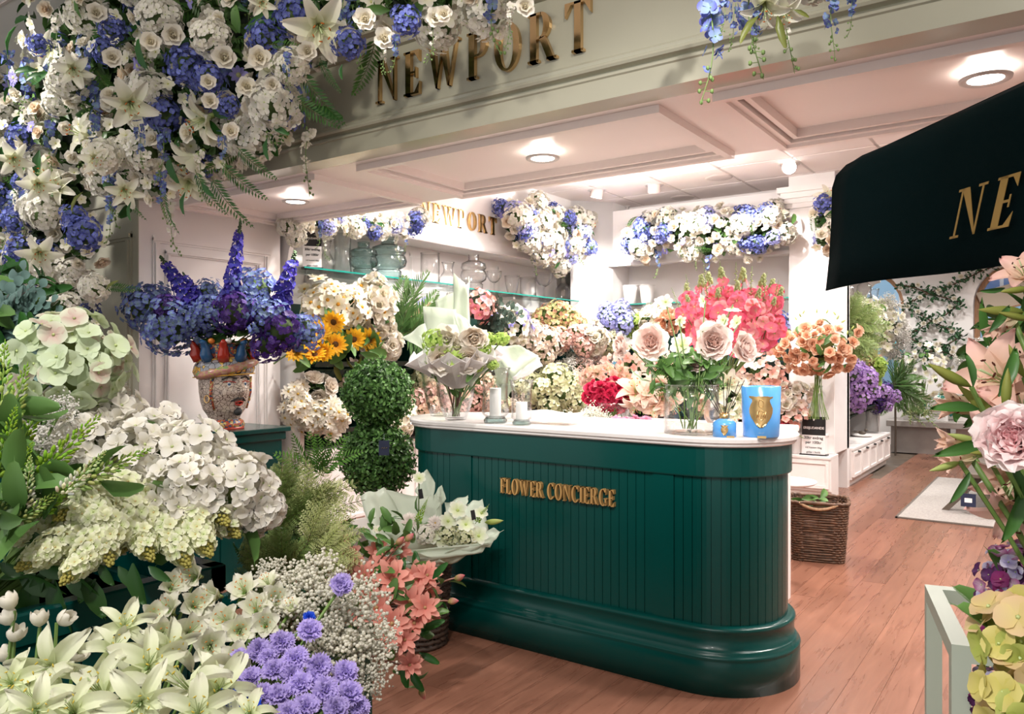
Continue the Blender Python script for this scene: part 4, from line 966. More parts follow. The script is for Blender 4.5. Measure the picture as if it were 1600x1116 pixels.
# scalloped side panels
def sidepanel(label, plane, rows, th, xb):
    g = G()
    for (x0, z0), (x1, z1) in zip(rows, rows[1:]): quadprism(g, [(xb, plane, z0), (x0, plane, z0), (x1, plane, z1), (xb, plane, z1)], (0, th, 0))
    return tag(obj('shelf_side_panel', g, M['white_in']), label, 'panel')
def scal(xb, s_, top):
    P = [(.46, .0), (.46, 1.38)]+[(.46-.17*math.sin(PI/2*t/5)**2, 1.38+.5*t/5) for t in range(1, 6)]+[(.29, 2.05)]+[(.29+.18*(1-math.cos(PI/2*t/5)), 2.05+.42*math.sin(PI/2*t/5)) for t in range(1, 6)]+[(.47, top)]
    return [(xb+s_*a, z) for a, z in P]
sidepanel('white scalloped side panel of the wall shelving beside the jamb', 4.04, scal(-5.34, 1, 2.555), .04, -5.34)
sidepanel('white scalloped end panel of the far side shelving by the arched window', 11.6, scal(-2.6, 1.2, 2.615), .04, -2.6)
# header over the far side shelving
g = G(); box(g, (-2.62, 9.32, 2.62), (-2.0, 11.6, 3.25)); tag(obj('shelf_header', g, M['white_in']), 'white header box over the far side shelving behind the pillar', 'header')
# glass shelves
def gshelf(label, a, b, group='glass shelves'):
    r = empty('glass_shelf', ((a[0]+b[0])/2, (a[1]+b[1])/2, a[2]), label, 'shelf', group)
    g = G(); box(g, a, b); obj('glass_plate', g, M['glass_s'], r)
    return r
def edge(r, a, b): g = G(); box(g, a, b); obj('green_edge', g, M['gedge'], r)
def bracket(r, x, y, z, ax):
    g = G()
    if ax == 'x': box(g, (x, y-.02, z-.03), (x+.22, y+.02, z-.003)); box(g, (x, y-.03, z-.09), (x+.02, y+.03, z-.003))
    else: box(g, (x-.02, y-.22, z-.03), (x+.02, y, z-.003)); box(g, (x-.03, y-.02, z-.09), (x+.03, y, z-.003))
    obj('bracket', g, M['lampring'], r)
ZS = 2.16
r = gshelf('left glass shelf high on the wall carrying tinted bubble vases', (-5.34, 4.12, ZS), (-4.93, 6.05, ZS+.01)); edge(r, (-4.93, 4.12, ZS-.001), (-4.924, 6.05, ZS+.012)); bracket(r, -5.34, 4.5, ZS, 'x'); bracket(r, -5.34, 5.6, ZS, 'x')
r = gshelf('long glass shelf on the left wall under the small gold sign', (-5.34, 6.12, ZS-.02), (-4.93, 8.45, ZS-.01)); edge(r, (-4.93, 6.12, ZS-.021), (-4.924, 8.45, ZS-.008)); bracket(r, -5.34, 6.4, ZS-.02, 'x'); bracket(r, -5.34, 7.3, ZS-.02, 'x'); bracket(r, -5.34, 8.2, ZS-.02, 'x')
r = gshelf('glass shelf on the back wall with white pots', (-4.55, 8.78, 2.10), (-2.46, 9.19, 2.11)); edge(r, (-4.55, 8.774, 2.099), (-2.46, 8.78, 2.112)); bracket(r, -4.1, 9.19, 2.10, 'y'); bracket(r, -2.9, 9.19, 2.10, 'y')

# ---------------------------------------------------------------- vessels
VP = dict(cyl=[(.5, 0), (.5, 1)], taper=[(.36, 0), (.40, .1), (.5, 1)], flare=[(.40, 0), (.42, .05), (.36, .5), (.40, .8), (.5, 1)],
          bubble=[(.30, 0), (.34, .02), (.36, .18), (.30, .22), (.46, .30), (.5, .42), (.46, .54), (.42, .57), (.48, .64), (.44, .76), (.22, .84), (.20, .88), (.20, 1)],
          bowl=[(.22, 0), (.26, .01), (.36, .25), (.45, .6), (.5, 1)], bottle=[(.34, 0), (.5, .1), (.5, .5), (.40, .62), (.16, .78), (.15, 1), (.18, 1.0)],
          goblet=[(.34, 0), (.30, .03), (.06, .06), (.05, .45), (.3, .55), (.48, .75), (.5, 1)], pot=[(.34, 0), (.36, .02), (.5, 1)], carafe=[(.42, 0), (.5, .08), (.48, .4), (.26, .62), (.24, .75), (.34, 1)])
def vessel(name, label, cat, base, w_, h_, kind, mat, group=None, wall=.012, root=None, rings=None):
    base = np.array(base); r = root or empty(name, base, label, cat, group)
    pr = VP[kind]; g = G(); P = [(0, .001)]+[(a*w_, z*h_) for a, z in pr]
    # refine
    Q = []
    for (a, b) in zip(P, P[1:]):
        for k in range(3): Q.append((a[0]+(b[0]-a[0])*k/3, a[1]+(b[1]-a[1])*k/3))
    Q.append(P[-1]); inner = [(max(a-wall, 0), max(z, wall*1.6)) for a, z in Q[::-1]]
    lathe(g, Q+inner, 40, o=base); obj('glass_body' if mat in (M['glass'], M['glass_t']) else 'body', g, mat, r, smooth=True)
    g = G(); a_, z_ = pr[-1]; P = [base+np.array([a_*w_*math.cos(t)-(0), a_*w_*math.sin(t), h_]) for t in np.linspace(0, 2*PI, 33)]; tube(g, P, wall*.45, seg=5, cap=False); obj('rim', g, mat, r, smooth=True)
    return r
def vX(name, label, px, pyb, X, wpx, hpx, kind, mat, group=None):
    p = WX(px, pyb, X); s = DEP(p)/FPX; return vessel(name, label, 'vase', (p.x, p.y, ZS+.011 if p.y < 6.08 else ZS-.009), wpx*s, hpx*s, kind, mat, group, wall=.006)
vX('bubble_vase', 'large teal tinted bubble vase on the left glass shelf', 607, 425, -5.08, 58, 64, 'bubble', M['glass_t'])
vX('bubble_vase', 'smaller teal tinted bubble vase left of the large one', 568, 423, -5.08, 46, 52, 'bubble', M['glass_t'])
vX('glass_vase', 'tall clear glass cylinder on the left glass shelf', 535, 418, -5.1, 34, 66, 'flare', M['glass'])
vX('glass_vase', 'clear glass carafe near the price card', 510, 415, -5.15, 24, 50, 'carafe', M['glass'])
for px, wpx, hpx, kd, lb in ((672, 30, 48, 'cyl', 'clear cylinder vase at the near end of the long shelf'), (700, 30, 40, 'carafe', 'second clear vessel from the near end of the long shelf'),
    (740, 42, 56, 'bubble', 'clear bubble vase under the small gold letters'), (772, 24, 34, 'goblet', 'clear goblet under the last gold letter'),
    (800, 24, 30, 'bowl', 'small clear bowl at the middle of the long shelf'), (825, 26, 30, 'cyl', 'short clear cylinder below the corner flowers'),
    (850, 28, 40, 'goblet', 'footed clear glass dish below the corner flowers'), (880, 24, 36, 'bottle', 'clear bottle at the far end of the long shelf')):
    vX('glass_vase', lb, px, 430+(px-660)*.12, -5.1, wpx, hpx, kd, M['glass'], 'clear vessels on the long shelf')
for px, lb in ((1011, 'white ceramic pot on the rear glass shelf, right one'), (985, 'white ceramic pot on the rear glass shelf, left one')):
    p = WY(px, 463, 8.98); s = DEP(p)/FPX; vessel('ceramic_pot', lb, 'pot', (p.x, p.y, 2.111), 24*s, 30*s, 'pot', M['ceram'], 'white pots on the rear shelf')
# tinted goblets under the shelf
for px, lb in ((648, 'small pink tinted glass under the long shelf, left one'), (662, 'small pink tinted glass under the long shelf, right one')):
    p = WX(px, 478, -5.15); s = DEP(p)/FPX; vessel('tumbler', lb, 'glass', (p.x, p.y, 1.935), 13*s, 22*s, 'goblet', M['glass'], 'tumblers')
g = G(); box(g, (-5.33, 5.3, 1.915), (-5.0, 6.3, 1.933)); tag(obj('narrow_ledge', g, M['dgreen']), 'narrow dark green ledge below the glass shelf', 'ledge')

# ---------------------------------------------------------------- printed cards
def textobj(name, s_, loc, h, ux, nrm, mat, parent, align='CENTER', ext=.0006, bold=0):
    cu = bpy.data.curves.new(name, 'FONT'); cu.body = s_; cu.size = h; cu.align_x = align; cu.extrude = ext; cu.offset = bold
    o = bpy.data.objects.new(name, cu); ux = Vector(ux).normalized(); n = Vector(nrm).normalized(); uy = n.cross(ux)
    m = Matrix((ux, uy, n)).transposed().to_4x4(); cu.materials.append(mat); C.objects.link(o)
    me = bpy.data.meshes.new_from_object(o.evaluated_get(bpy.context.evaluated_depsgraph_get())); bpy.data.objects.remove(o)
    o = bpy.data.objects.new(name, me); C.objects.link(o); o.parent = parent
    o.matrix_local = Matrix.Translation(Vector(loc)-Vector(wob(parent)))@m; return o
def pricecard(label, p, w_, h_, ux, lean=.06):
    ux = np.array([*ux, 0.]); n = np.array([ux[1], -ux[0], 0.]); p = np.array(p); Z = np.array([0, 0, 1.]); b = Z*h_-n*lean*h_
    r = empty('price_card', p, label, 'sign', 'price cards'); q = lambda a, z, d=0: p+ux*a*w_+b*z+n*d
    g = G(); quadprism(g, [q(-.5, 0), q(.5, 0), q(.5, .52), q(-.5, .52)], -n*.004); obj('white_half', g, M['card'], r)
    g = G(); quadprism(g, [q(-.5, .52), q(.5, .52), q(.5, 1), q(-.5, 1)], -n*.004); obj('black_half', g, M['black'], r)
    g = G(); quadprism(g, [p-ux*w_*.58+n*.02, p+ux*w_*.58+n*.02, p+ux*w_*.58-n*.08, p-ux*w_*.58-n*.08], Z*.012); obj('foot', g, M['black'], r)
    nn = np.cross(ux, b); nn /= np.linalg.norm(nn)
    if nn@n < 0: nn = -nn
    textobj('heading', 'ERBJUDANDE', q(0, .68, .002), min(h_*.13, w_*.145), ux, nn, M['card'], r, bold=.0008)
    for i, (t, hh) in enumerate((('20kr avdrag', .13), ('per 100kr', .14), ('vid kassan idag', .08), ('gäller i butik', .08))):
        textobj('print_line', t, q(0, .42-.12*i, .002), min(h_*hh, w_*(.17 if i < 2 else .12)), ux, nn, M['print'], r, bold=.0006 if i < 2 else 0)
    g = G(); ell(g, q(0, .92, .002), h_*.02, h_*.02, h_*.03, 8, 5); obj('emblem', g, M['card'], r)
p = WY(1277, 712, 8.58); pricecard('black and white price card standing on the low white cabinet by the pillar', (p.x, 8.42, .43), .235, .40, (1, 0), .05)
p = WX(487, 412, -5.0); pricecard('black and white price card on the left glass shelf', (-5.02, 4.28, ZS+.012), .15, .36, (.62, .78))

# ---------------------------------------------------------------- things on the counter
ZC = 1.105
def oncounter(px, pyb): # point of the counter top seen at this pixel
    z = FPX*(CAMH-ZC)/(pyb-558); p = WZ(px, pyb, z); return np.array([p.x, p.y, ZC])
def cz(p): return DEP(p)/FPX
def glassw(name, label, px, py, wpx, hpx, kind, **k):
    p = oncounter(px, py); s = cz(p); return vessel(name, label, 'vase', p, wpx*s, hpx*s, kind, M['glass'], wall=.007, **k), p, s
v1, p1, s1 = glassw('glass_bowl_vase', 'clear tapered glass vase holding the wrapped rose bouquet on the counter', 712, 656, 62, 60, 'bowl')
glassw('glass_bowl_vase', 'clear heavy rimmed glass vase at the left end of the counter, behind the bouquet vase', 690, 650, 66, 80, 'bowl')
def hurricane(label, px, py, wpx, hpx, cw, ch):
    p = oncounter(px, py); s = cz(p); r = empty('glass_hurricane', p, label, 'candle holder', 'hurricane candle holders')
    g = G(); W_ = wpx*s; H = hpx*s; pr = [(0, .002), (.36*W_, .002), (.38*W_, .05*H), (.30*W_, .10*H), (.42*W_, .16*H), (.44*W_, .2*H), (.40*W_, .5*H), (.42*W_, .8*H), (.5*W_, H)]
    lathe(g, pr+[(a-.005 if a > .01 else 0, max(z, .12*H)) for a, z in pr[::-1]], 36, o=p); obj('glass_body', g, M['glass'], r, smooth=True)
    g = G(); lathe(g, [(.37*W_, .0), (.385*W_, .05*H), (.31*W_, .10*H), (.30*W_, .05*H), (.33*W_, 0)], 36, o=p+np.array([0, 0, .002])); obj('thick_foot', g, M['glass_t'], r, smooth=True)
    g = G(); P = [p+np.array([.5*W_*math.cos(t), .5*W_*math.sin(t), H]) for t in np.linspace(0, 2*PI, 33)]; tube(g, P, .003, seg=5, cap=False); obj('rim', g, M['glass'], r, smooth=True)
    q = p+np.array([0, 0, .125*H]); c = empty('pillar_candle', q, 'white pillar candle inside the '+('larger' if wpx > 42 else 'smaller')+' glass hurricane', 'candle', 'pillar candles')
    g = G(); lathe(g, [(0, .0), (cw*s/2*.97, .0), (cw*s/2, .004), (cw*s/2, ch*s-.004), (cw*s/2*.95, ch*s), (.3*cw*s/2, ch*s-.003), (0, ch*s-.004)], 32, o=q); obj('wax', g, M['wax'], c, smooth=True)
    g = G(); tube(g, [q+np.array([0, 0, ch*s-.005]), q+np.array([.002, 0, ch*s+.01])], .0012); obj('wick', g, M['reed'], c)
hurricane('larger clear glass hurricane with a tall white candle', 774, 661, 48, 86, 18, 44)
hurricane('smaller clear glass hurricane with a short white candle', 815, 664, 38, 70, 18, 27)
# blue jar candle
p = oncounter(1189, 682); s = cz(p); w_, h_ = 60*s, 78*s
r = empty('jar_candle', p, 'large sky blue jar candle with a gold crest at the right end of the counter', 'candle')
g = G(); lathe(g, [(0, 0), (w_*.44, 0), (w_*.46, .004), (w_*.5, h_), (w_*.485, h_+.002), (w_*.475, h_-.004), (w_*.47, h_*.92), (0, h_*.92)], 48, o=p); obj('jar', g, M['bluegl'], r, smooth=True)
g = G(); lathe(g, [(0, h_*.925), (w_*.465, h_*.925)], 40, o=p); obj('wax', g, M['wax'], r)
d = to_cam(p) if 'to_cam' in globals() else None; d = np.array([0, 0, 0.])-p; d[2] = 0; d /= np.linalg.norm(d); uu = np.array([-d[1], d[0], 0]); uu = uu if uu@np.array([RT[0], RT[1], 0]) > 0 else -uu
def crest(p, r, W_, H_, R0, z0, name='gold_crest'):
    """gold medallion wrapped on the jar: shield that narrows to a fringe"""
    rows = [(0, .12), (.05, .35), (.12, .48), (.2, .62), (.3, .80), (.45, .96), (.6, .98), (.72, .84), (.82, .72), (.9, .74), (.94, .98), (1, 1.0)]
    g = G(); V = []; nc = 8
    for (t, ww) in rows:
        for j in range(nc+1):
            x = (j/nc*2-1)*ww*W_/2; a = x/R0; rr = R0+.0035+.001*math.cos(j*1.3)*math.sin(t*20)
            V.append(p+d*rr*math.cos(a)+uu*rr*math.sin(a)+np.array([0, 0, z0+H_*t-(.004*abs(math.sin(j*1.6)) if t < .06 else 0)]))
    g.add(V, grid(len(rows)-1, nc)); obj(name, g, M['gold'], r, smooth=True)
    for (cx, cz_, rr_) in ((0, .76, .16), (0, .38, .20)):
        g = G(); P = []
        for t in np.linspace(0, 2*PI, 17): a = (cx*W_+rr_*W_*.62*math.cos(t))/R0; P.append(p+d*(R0+.005)*math.cos(a)+uu*(R0+.005)*math.sin(a)+np.array([0, 0, z0+H_*cz_+rr_*H_*.8*math.sin(t)]))
        tube(g, P, W_*.018, seg=5, cap=False); obj('crest_relief', g, M['gold'], r, smooth=True)
    g = G()
    for k in range(5):
        a = (-.16+.08*k)*W_/R0; tube(g, [p+d*(R0+.0055)*math.cos(a)+uu*(R0+.0055)*math.sin(a)+np.array([0, 0, z0+H_*(.28+.04*(k % 2))]), p+d*(R0+.0055)*math.cos(a+.03)+uu*(R0+.0055)*math.sin(a+.03)+np.array([0, 0, z0+H_*(.5-.05*(k % 2))])], W_*.014)
    obj('crest_relief', g, M['gold'], r, smooth=True)
crest(p, r, w_*.60, h_*.60, w_*.475, h_*.22)
g = G(); q = p+d*(w_*.56)+uu*w_*.02; quadprism(g, [q-uu*.018, q+uu*.018, q+uu*.018+np.array([0, 0, .010]), q-uu*.018+np.array([0, 0, .010])], -d*.006); tag(obj('brass_name_plate', g, M['gold']), 'tiny brass plate in front of the blue jar candle', 'plate')
# reed diffuser
p = oncounter(1132, 682); s = cz(p); w_, h_ = 36*s, 28*s; d = -p.copy(); d[2] = 0; d /= np.linalg.norm(d); uu = np.array([-d[1], d[0], 0]); uu = uu if uu@np.array([RT[0], RT[1], 0]) > 0 else -uu
r = empty('reed_diffuser', p, 'small sky blue reed diffuser with dark sticks beside the jar candle', 'diffuser')
g = G(); lathe(g, [(0, 0), (w_*.5, 0), (w_*.5, h_*.72), (w_*.44, h_*.84), (w_*.22, h_), (w_*.2, h_), (w_*.2, h_*.9), (0, h_*.9)], 32, o=p); obj('bottle', g, M['bluegl'], r, smooth=True)
g = G(); lathe(g, [(w_*.2, h_), (w_*.21, h_*1.02), (w_*.21, h_*1.3), (w_*.18, h_*1.3), (w_*.16, h_*1.05)], 28, o=p); obj('gold_collar', g, M['gold'], r, smooth=True)
crest(p, r, w_*.30, h_*.52, w_*.5, h_*.15)
for k, (dx, hh) in enumerate(((-38, 53), (-32, 58), (-22, 60), (-2, 68), (6, 62), (22, 58), (30, 60), (10, 66))):
    g = G(); tube(g, [p+np.array([0, 0, h_*.6])+uu*(-dx*.12*s), p+np.array([0, 0, h_+(hh)*s])+uu*dx*s+d*(-.02+.01*(k % 4))], .0016, seg=5); obj('reed', g, M['reed'], r)
g = G(); q = p+d*(w_*.62)+uu*w_*.25; quadprism(g, [q-uu*.016, q+uu*.016, q+uu*.016+np.array([0, 0, .008]), q-uu*.016+np.array([0, 0, .008])], -d*.006); tag(obj('brass_name_plate', g, M['gold']), 'tiny brass plate in front of the reed diffuser', 'plate')
# tissue sheet hanging on the counter
def sheet(name, label, P, mat, cat='paper', amp=.012, n=10, m=8, th=.0012, parent=None, sd=1):
    """crumpled sheet spanning 4 corners (bilinear) with folds"""
    P = [np.asarray(q, float) for q in P]; nn = np.cross(P[1]-P[0], P[3]-P[0]); nn /= np.linalg.norm(nn); V = []
    for i in range(n+1):
        for j in range(m+1):
            u, v = i/n, j/m; q = P[0]*(1-u)*(1-v)+P[1]*u*(1-v)+P[2]*u*v+P[3]*(1-u)*v
            V.append(q+nn*amp*(math.sin(u*9+sd+v*3)+.6*math.sin(v*13+sd*2+u*4)))
    g = G(); g.add(V, grid(n, m)); o = obj(name, g, mat, parent, smooth=True)
    md = o.modifiers.new('thick', 'SOLIDIFY'); md.thickness = th
    if label: tag(o, label, cat)
    return o
a = oncounter(815, 664); 
P = [oncounter(822, 662)+np.array([0, 0, .02]), oncounter(888, 666)+np.array([0, 0, .02]), np.array(WZ(915, 644, 4.05)), np.array(WZ(812, 640, 4.25))]
P[2][2] = max(P[2][2], ZC+.03); P[3][2] = max(P[3][2], ZC+.03); sheet('tissue_sheet', 'sheet of white tissue paper lying on the counter right of the candles', P, M['paper_w'], amp=.008)
# gold brand letters left out; grey work table behind the counter
g = G(); r = empty('work_table', (-2.6, 4.6, 0), 'white work table behind the counter carrying flower buckets', 'table')
bbox(g, (-3.3, 4.15, 1.0), (-1.3, 4.85, 1.04), .005); obj('table_top', g, M['white'], r)
for x_, y_ in ((-3.25, 4.2), (-1.4, 4.2), (-3.25, 4.75), (-1.4, 4.75)): g = G(); box(g, (x_, y_, 0), (x_+.06, y_+.06, 1.0)); obj('leg', g, M['white'], r)

# ---------------------------------------------------------------- green plinth with the painted head vase
r = empty('green_plinth', (-4.65, 3.15, 0), 'deep green lacquered plinth cabinet by the jamb carrying the head vase', 'plinth')
g = G(); box(g, (-5.0, 2.92, .0), (-4.27, 3.38, .93)); obj('carcass', g, M['green'], r)
g = G(); bbox(g, (-5.0, 2.90, .955), (-4.22, 3.42, .985), .004); obj('plinth_top', g, M['green'], r)
g = G(); bbox(g, (-5.0, 2.91, .90), (-4.245, 3.40, .955), .006); obj('cornice', g, M['green'], r)
for k in range(5): g = G(); box(g, (-5.0+k*.146, 2.908, .1), (-4.86+k*.146, 2.922, .86)); obj('bead_board', g, M['green'], r)
hb = np.array([-4.47, 3.08, .985]); zc = DEP(hb); S = zc/FPX
r = empty('head_vase', hb, 'painted mosaic head shaped vase with a red and blue crown on the green plinth', 'vase')
H = .56; FD = np.array([RT[0]*.78-FW[0]*.62, RT[1]*.78-FW[1]*.62, 0]); FD /= np.linalg.norm(FD); fa = math.atan2(FD[1], FD[0])
def hfn(rr, z, t):
    dlt = math.atan2(math.sin(t-fa), math.cos(t-fa)); zz = z/H; f = math.exp(-(dlt/.5)**2); add = 0
    add += .018*f*math.exp(-((zz-.36)/.16)**2)                     # face plane
    add += .042*math.exp(-(dlt/.15)**2)*math.exp(-((zz-.42)/.055)**2)  # nose tip
    add += .022*math.exp(-(dlt/.12)**2)*math.exp(-((zz-.49)/.07)**2)   # nose bridge
    add += .020*math.exp(-(dlt/.3)**2)*math.exp(-((zz-.21)/.05)**2)    # chin
    for e in (-.34, .34): add -= .010*math.exp(-((dlt-e)/.16)**2)*math.exp(-((zz-.50)/.04)**2); add += .009*math.exp(-((dlt-e*1.5)/.25)**2)*math.exp(-((zz-.40)/.06)**2)
    return rr+add, z
prof = [(.085, 0), (.09, .015), (.082, .035), (.075, .06), (.085, .085), (.105, .12), (.118, .17), (.125, .23), (.128, .29), (.126, .335), (.122, .36)]
pp = []
for a, b in zip(prof, prof[1:]):
    for k in range(4): pp.append((a[0]+(b[0]-a[0])*k/4, a[1]+(b[1]-a[1])*k/4))
pp.append(prof[-1]); g = G(); lathe(g, pp, 72, o=hb, fn=hfn); obj('head', g, M['mos_face'], r, smooth=True)
def onhead(dl, zz, out=0, R0=None):
    z = zz*H; rr = np.interp(z, [q[1] for q in prof], [q[0] for q in prof]); rr, _ = hfn(rr, z, fa+dl); rr += out
    return hb+np.array([rr*math.cos(fa+dl), rr*math.sin(fa+dl), z])
g = G(); lathe(g, [(.126, .325), (.146, .335), (.156, .365), (.150, .40), (.140, .425), (.128, .44), (.120, .44)], 56, o=hb, fn=lambda rr, z, t: (rr, z+.012*math.cos(t-fa-.8))); obj('turban', g, M['mos_turb'], r, smooth=True)
g = G(); P = [hb+np.array([.148*math.cos(t), .148*math.sin(t), .372+.045*math.sin((t-fa)*1.0+.4)]) for t in np.linspace(fa-1.5, fa+1.3, 16)]; tube(g, P, .026, .026, 8); obj('turban_sash', g, M['mos_pink'], r, smooth=True)
for zz, rad in ((.332, .004), (.435, .004)): g = G(); P = [hb+np.array([.152*math.cos(t) if zz < .4 else .135*math.cos(t), .152*math.sin(t) if zz < .4 else .135*math.sin(t), zz+.012*math.cos(t-fa-.8)]) for t in np.linspace(0, 2*PI, 33)]; tube(g, P, rad, cap=False); obj('bead_trim', g, M['yellow'], r, smooth=True)
for k in range(10):
    t = 2*PI*k/10; c_ = np.array([math.cos(t), math.sin(t), 0]); b0 = hb+c_*.125+np.array([0, 0, .43]); P = [b0, b0+c_*.022+np.array([0, 0, .035]), b0+c_*.020+np.array([0, 0, .07]), b0+c_*.040+np.array([0, 0, .105]), b0+c_*.058+np.array([0, 0, .112])]
    g = G(); tube(g, P, .034, .012, 8); obj('crown_leaf', g, M['red'] if k % 2 else M['blue'], r, smooth=True)
g = G(); lathe(g, [(.118, .43), (.120, .50), (.128, .53), (.120, .535), (.110, .50)], 40, o=hb); obj('collar_rim', g, M['mos_col'], r, smooth=True)
for k in range(6): t = fa+.6*k-1.6; g = G(); ell(g, hb+np.array([.14*math.cos(t), .14*math.sin(t), .545]), .018, .018, .018, 10, 7); obj('fruit', g, M['orange'] if k % 2 else M['ceram'], r, smooth=True)
g = G(); lathe(g, [(.094, .0), (.104, .02), (.098, .045), (.084, .06)], 48, o=hb); obj('neck_collar', g, M['mos_col'], r, smooth=True)
g = G(); lathe(g, [(.10, 0), (.102, .012), (.09, .014)], 40, o=hb); obj('foot_ring', g, M['red'], r, smooth=True)
for e in (-.36, .36):
    g = G(); R_ = frame(onhead(e, .50)-hb-np.array([0, 0, .5*H])); ell(g, onhead(e, .50, .004), .022, .010, .006, 10, 6, R=frame(np.array([math.cos(fa+e), math.sin(fa+e), 0]), PI/2)); obj('eye', g, M['ceram'], r, smooth=True)
    g = G(); ell(g, onhead(e, .50, .009), .008, .008, .005, 10, 6, R=frame(np.array([math.cos(fa+e), math.sin(fa+e), 0]))); obj('iris', g, M['blue'], r, smooth=True)
    g = G(); tube(g, [onhead(e-.22, .525, .006), onhead(e, .535, .007), onhead(e+.22, .52, .006)], .003); obj('eyelid', g, M['red'], r)
    g = G(); tube(g, [onhead(e-.28, .565 if e > 0 else .55, .005), onhead(e, .585, .006), onhead(e+.28, .55 if e > 0 else .565, .005)], .005); obj('eyebrow', g, M['print'], r)
g = G(); tube(g, [onhead(-.16, .30, .006), onhead(0, .315, .014), onhead(.16, .30, .006)], .006, .006, 7); tube(g, [onhead(-.15, .285, .004), onhead(0, .272, .013), onhead(.15, .285, .004)], .0065, .0065, 7); obj('lips', g, M['red'], r, smooth=True)
g = G(); tube(g, [onhead(-.3, .315, .004), onhead(-.1, .35, .008), onhead(0, .34, .010), onhead(.1, .35, .008), onhead(.3, .315, .004)], .0055); obj('moustache', g, M['print'], r)
g = G(); ell(g, onhead(0, .20, .0), .026, .020, .026, 12, 8); obj('goatee', g, M['print'], r, smooth=True)
for e in (-1.25, 1.25):
    g = G(); P = [onhead(e, .34, .008)+np.array([0, 0, .022*math.sin(t)])+np.array([-math.sin(fa+e), math.cos(fa+e), 0])*.016*math.cos(t) for t in np.linspace(0, 2*PI, 17)]; tube(g, P, .004, cap=False); obj('earring', g, M['gold'], r, smooth=True)
    g = G(); tube(g, [onhead(e*.8, .58, .004), onhead(e*.86, .4, .006), onhead(e*.8, .22, .004)], .009, .006, 7); obj('hair_braid', g, M['mos_col'], r, smooth=True)

r.scale = (1.24, 1.24, 1.04)
# ---------------------------------------------------------------- wicker baskets
def wicker(label, c, w_, d_, h_, rz, rows, mat, handles=True, name='wicker_basket', round_=False):
    r = empty(name, c, label, 'basket'); c = np.array(c); cs, sn = math.cos(rz), math.sin(rz)
    def per(t, k=1.0):
        if round_: a = 2*PI*t; x, y = w_/2*math.cos(a), d_/2*math.sin(a)
        else:
            a = 2*PI*t; e = .32; ca, sa = math.cos(a), math.sin(a); x, y = w_/2*abs(ca)**e*(1 if ca > 0 else -1), d_/2*abs(sa)**e*(1 if sa > 0 else -1)
        x *= k; y *= k; return np.array([x*cs-y*sn, x*sn+y*cs, 0])
    ns = 44
    for i in range(rows):
        z = h_*(i+.5)/rows; k = .86+.14*z/h_; g = G()
        P = [c+per(j/88, k*(1+.018*math.sin(j*PI/2+(i % 2)*PI)))+np.array([0, 0, z+.002*math.sin(j*.9+i)]) for j in range(89)]
        tube(g, P, h_/rows*.47, seg=4, cap=False); obj('weave_strand', g, mat, r, smooth=True)
    g = G()
    for j in range(ns):
        p0, p1 = per(j/ns, .86), per(j/ns, 1.0); tube(g, [c+p0, c+p1+np.array([0, 0, h_])], .004, seg=4)
    o = obj('stakes', g, mat, r); g = G(); P = [c+per(j/66, 1.02)+np.array([0, 0, h_+.004*math.sin(j*1.7)]) for j in range(67)]; tube(g, P, .013, seg=6, cap=False); obj('rim', g, mat, r, smooth=True)
    g = G(); V = [c+per(j/40, .86)+np.array([0, 0, .004]) for j in range(40)]+[c+np.array([0, 0, .004])]; g.add(V, None, [(40, j, (j+1) % 40) for j in range(40)]); obj('bottom', g, M['wicker_d'], r)
    if handles:
        for s_ in (.25, .75):
            b = per(s_-.035, 1.03)+np.array([0, 0, h_]), per(s_, 1.12)+np.array([0, 0, h_-.06]), per(s_+.035, 1.03)+np.array([0, 0, h_])
            g = G(); tube(g, [c+q for q in curve3(b[0], b[1]+np.array([0, 0, -.02]), b[2], 9)], .011, seg=6); obj('rope_handle', g, M['rope'], r, smooth=True)
    return r
p = WZ(1278, 866, 5.65); wicker('square brown wicker basket with rope handles on the floor right of the counter', (p.x, p.y, 0), .40, .36, .42, .25, 24, M['wicker'])
bunch('basket_greens', 'green leaves poking out of the brown wicker basket', 'plant', (1275, 785, 5.65), (50, 14), [('leaf', leaf_m, 1, 1)], 16, 26, foliage=False)
TUB = (-2.68, 2.96, 0.0); wicker('dark round wicker basket in front of the left end of the counter', TUB, .34, .34, .44, 0, 16, M['wicker_d'], False, round_=True)
# glass side table corner behind the counter
r = empty('side_table', (-1.5, 4.6, 0), 'small white table edge showing right behind the counter', 'table')
p = WZ(1238, 752, 5.0); g = G(); lathe(g, [(0, 0), (.17, 0), (.185, .01), (.185, .02), (0, .022)], 32, o=(p.x-.05, p.y+.05, .63)); obj('table_top', g, M['white'], r, smooth=True)
r.location = (p.x-.05, p.y+.05, 0); bpy.context.view_layer.update()
bpy.data.objects.remove([c for c in C.objects if c.parent == r][0]); g = G(); lathe(g, [(0, 0), (.17, 0), (.185, .01), (.185, .02), (0, .022)], 32, o=(p.x-.05, p.y+.05, .63)); obj('table_top', g, M['white'], r, smooth=True)
g = G(); tube(g, [(p.x-.05, p.y+.05, 0), (p.x-.05, p.y+.05, .63)], .025, seg=10); obj('leg', g, M['white'], r)

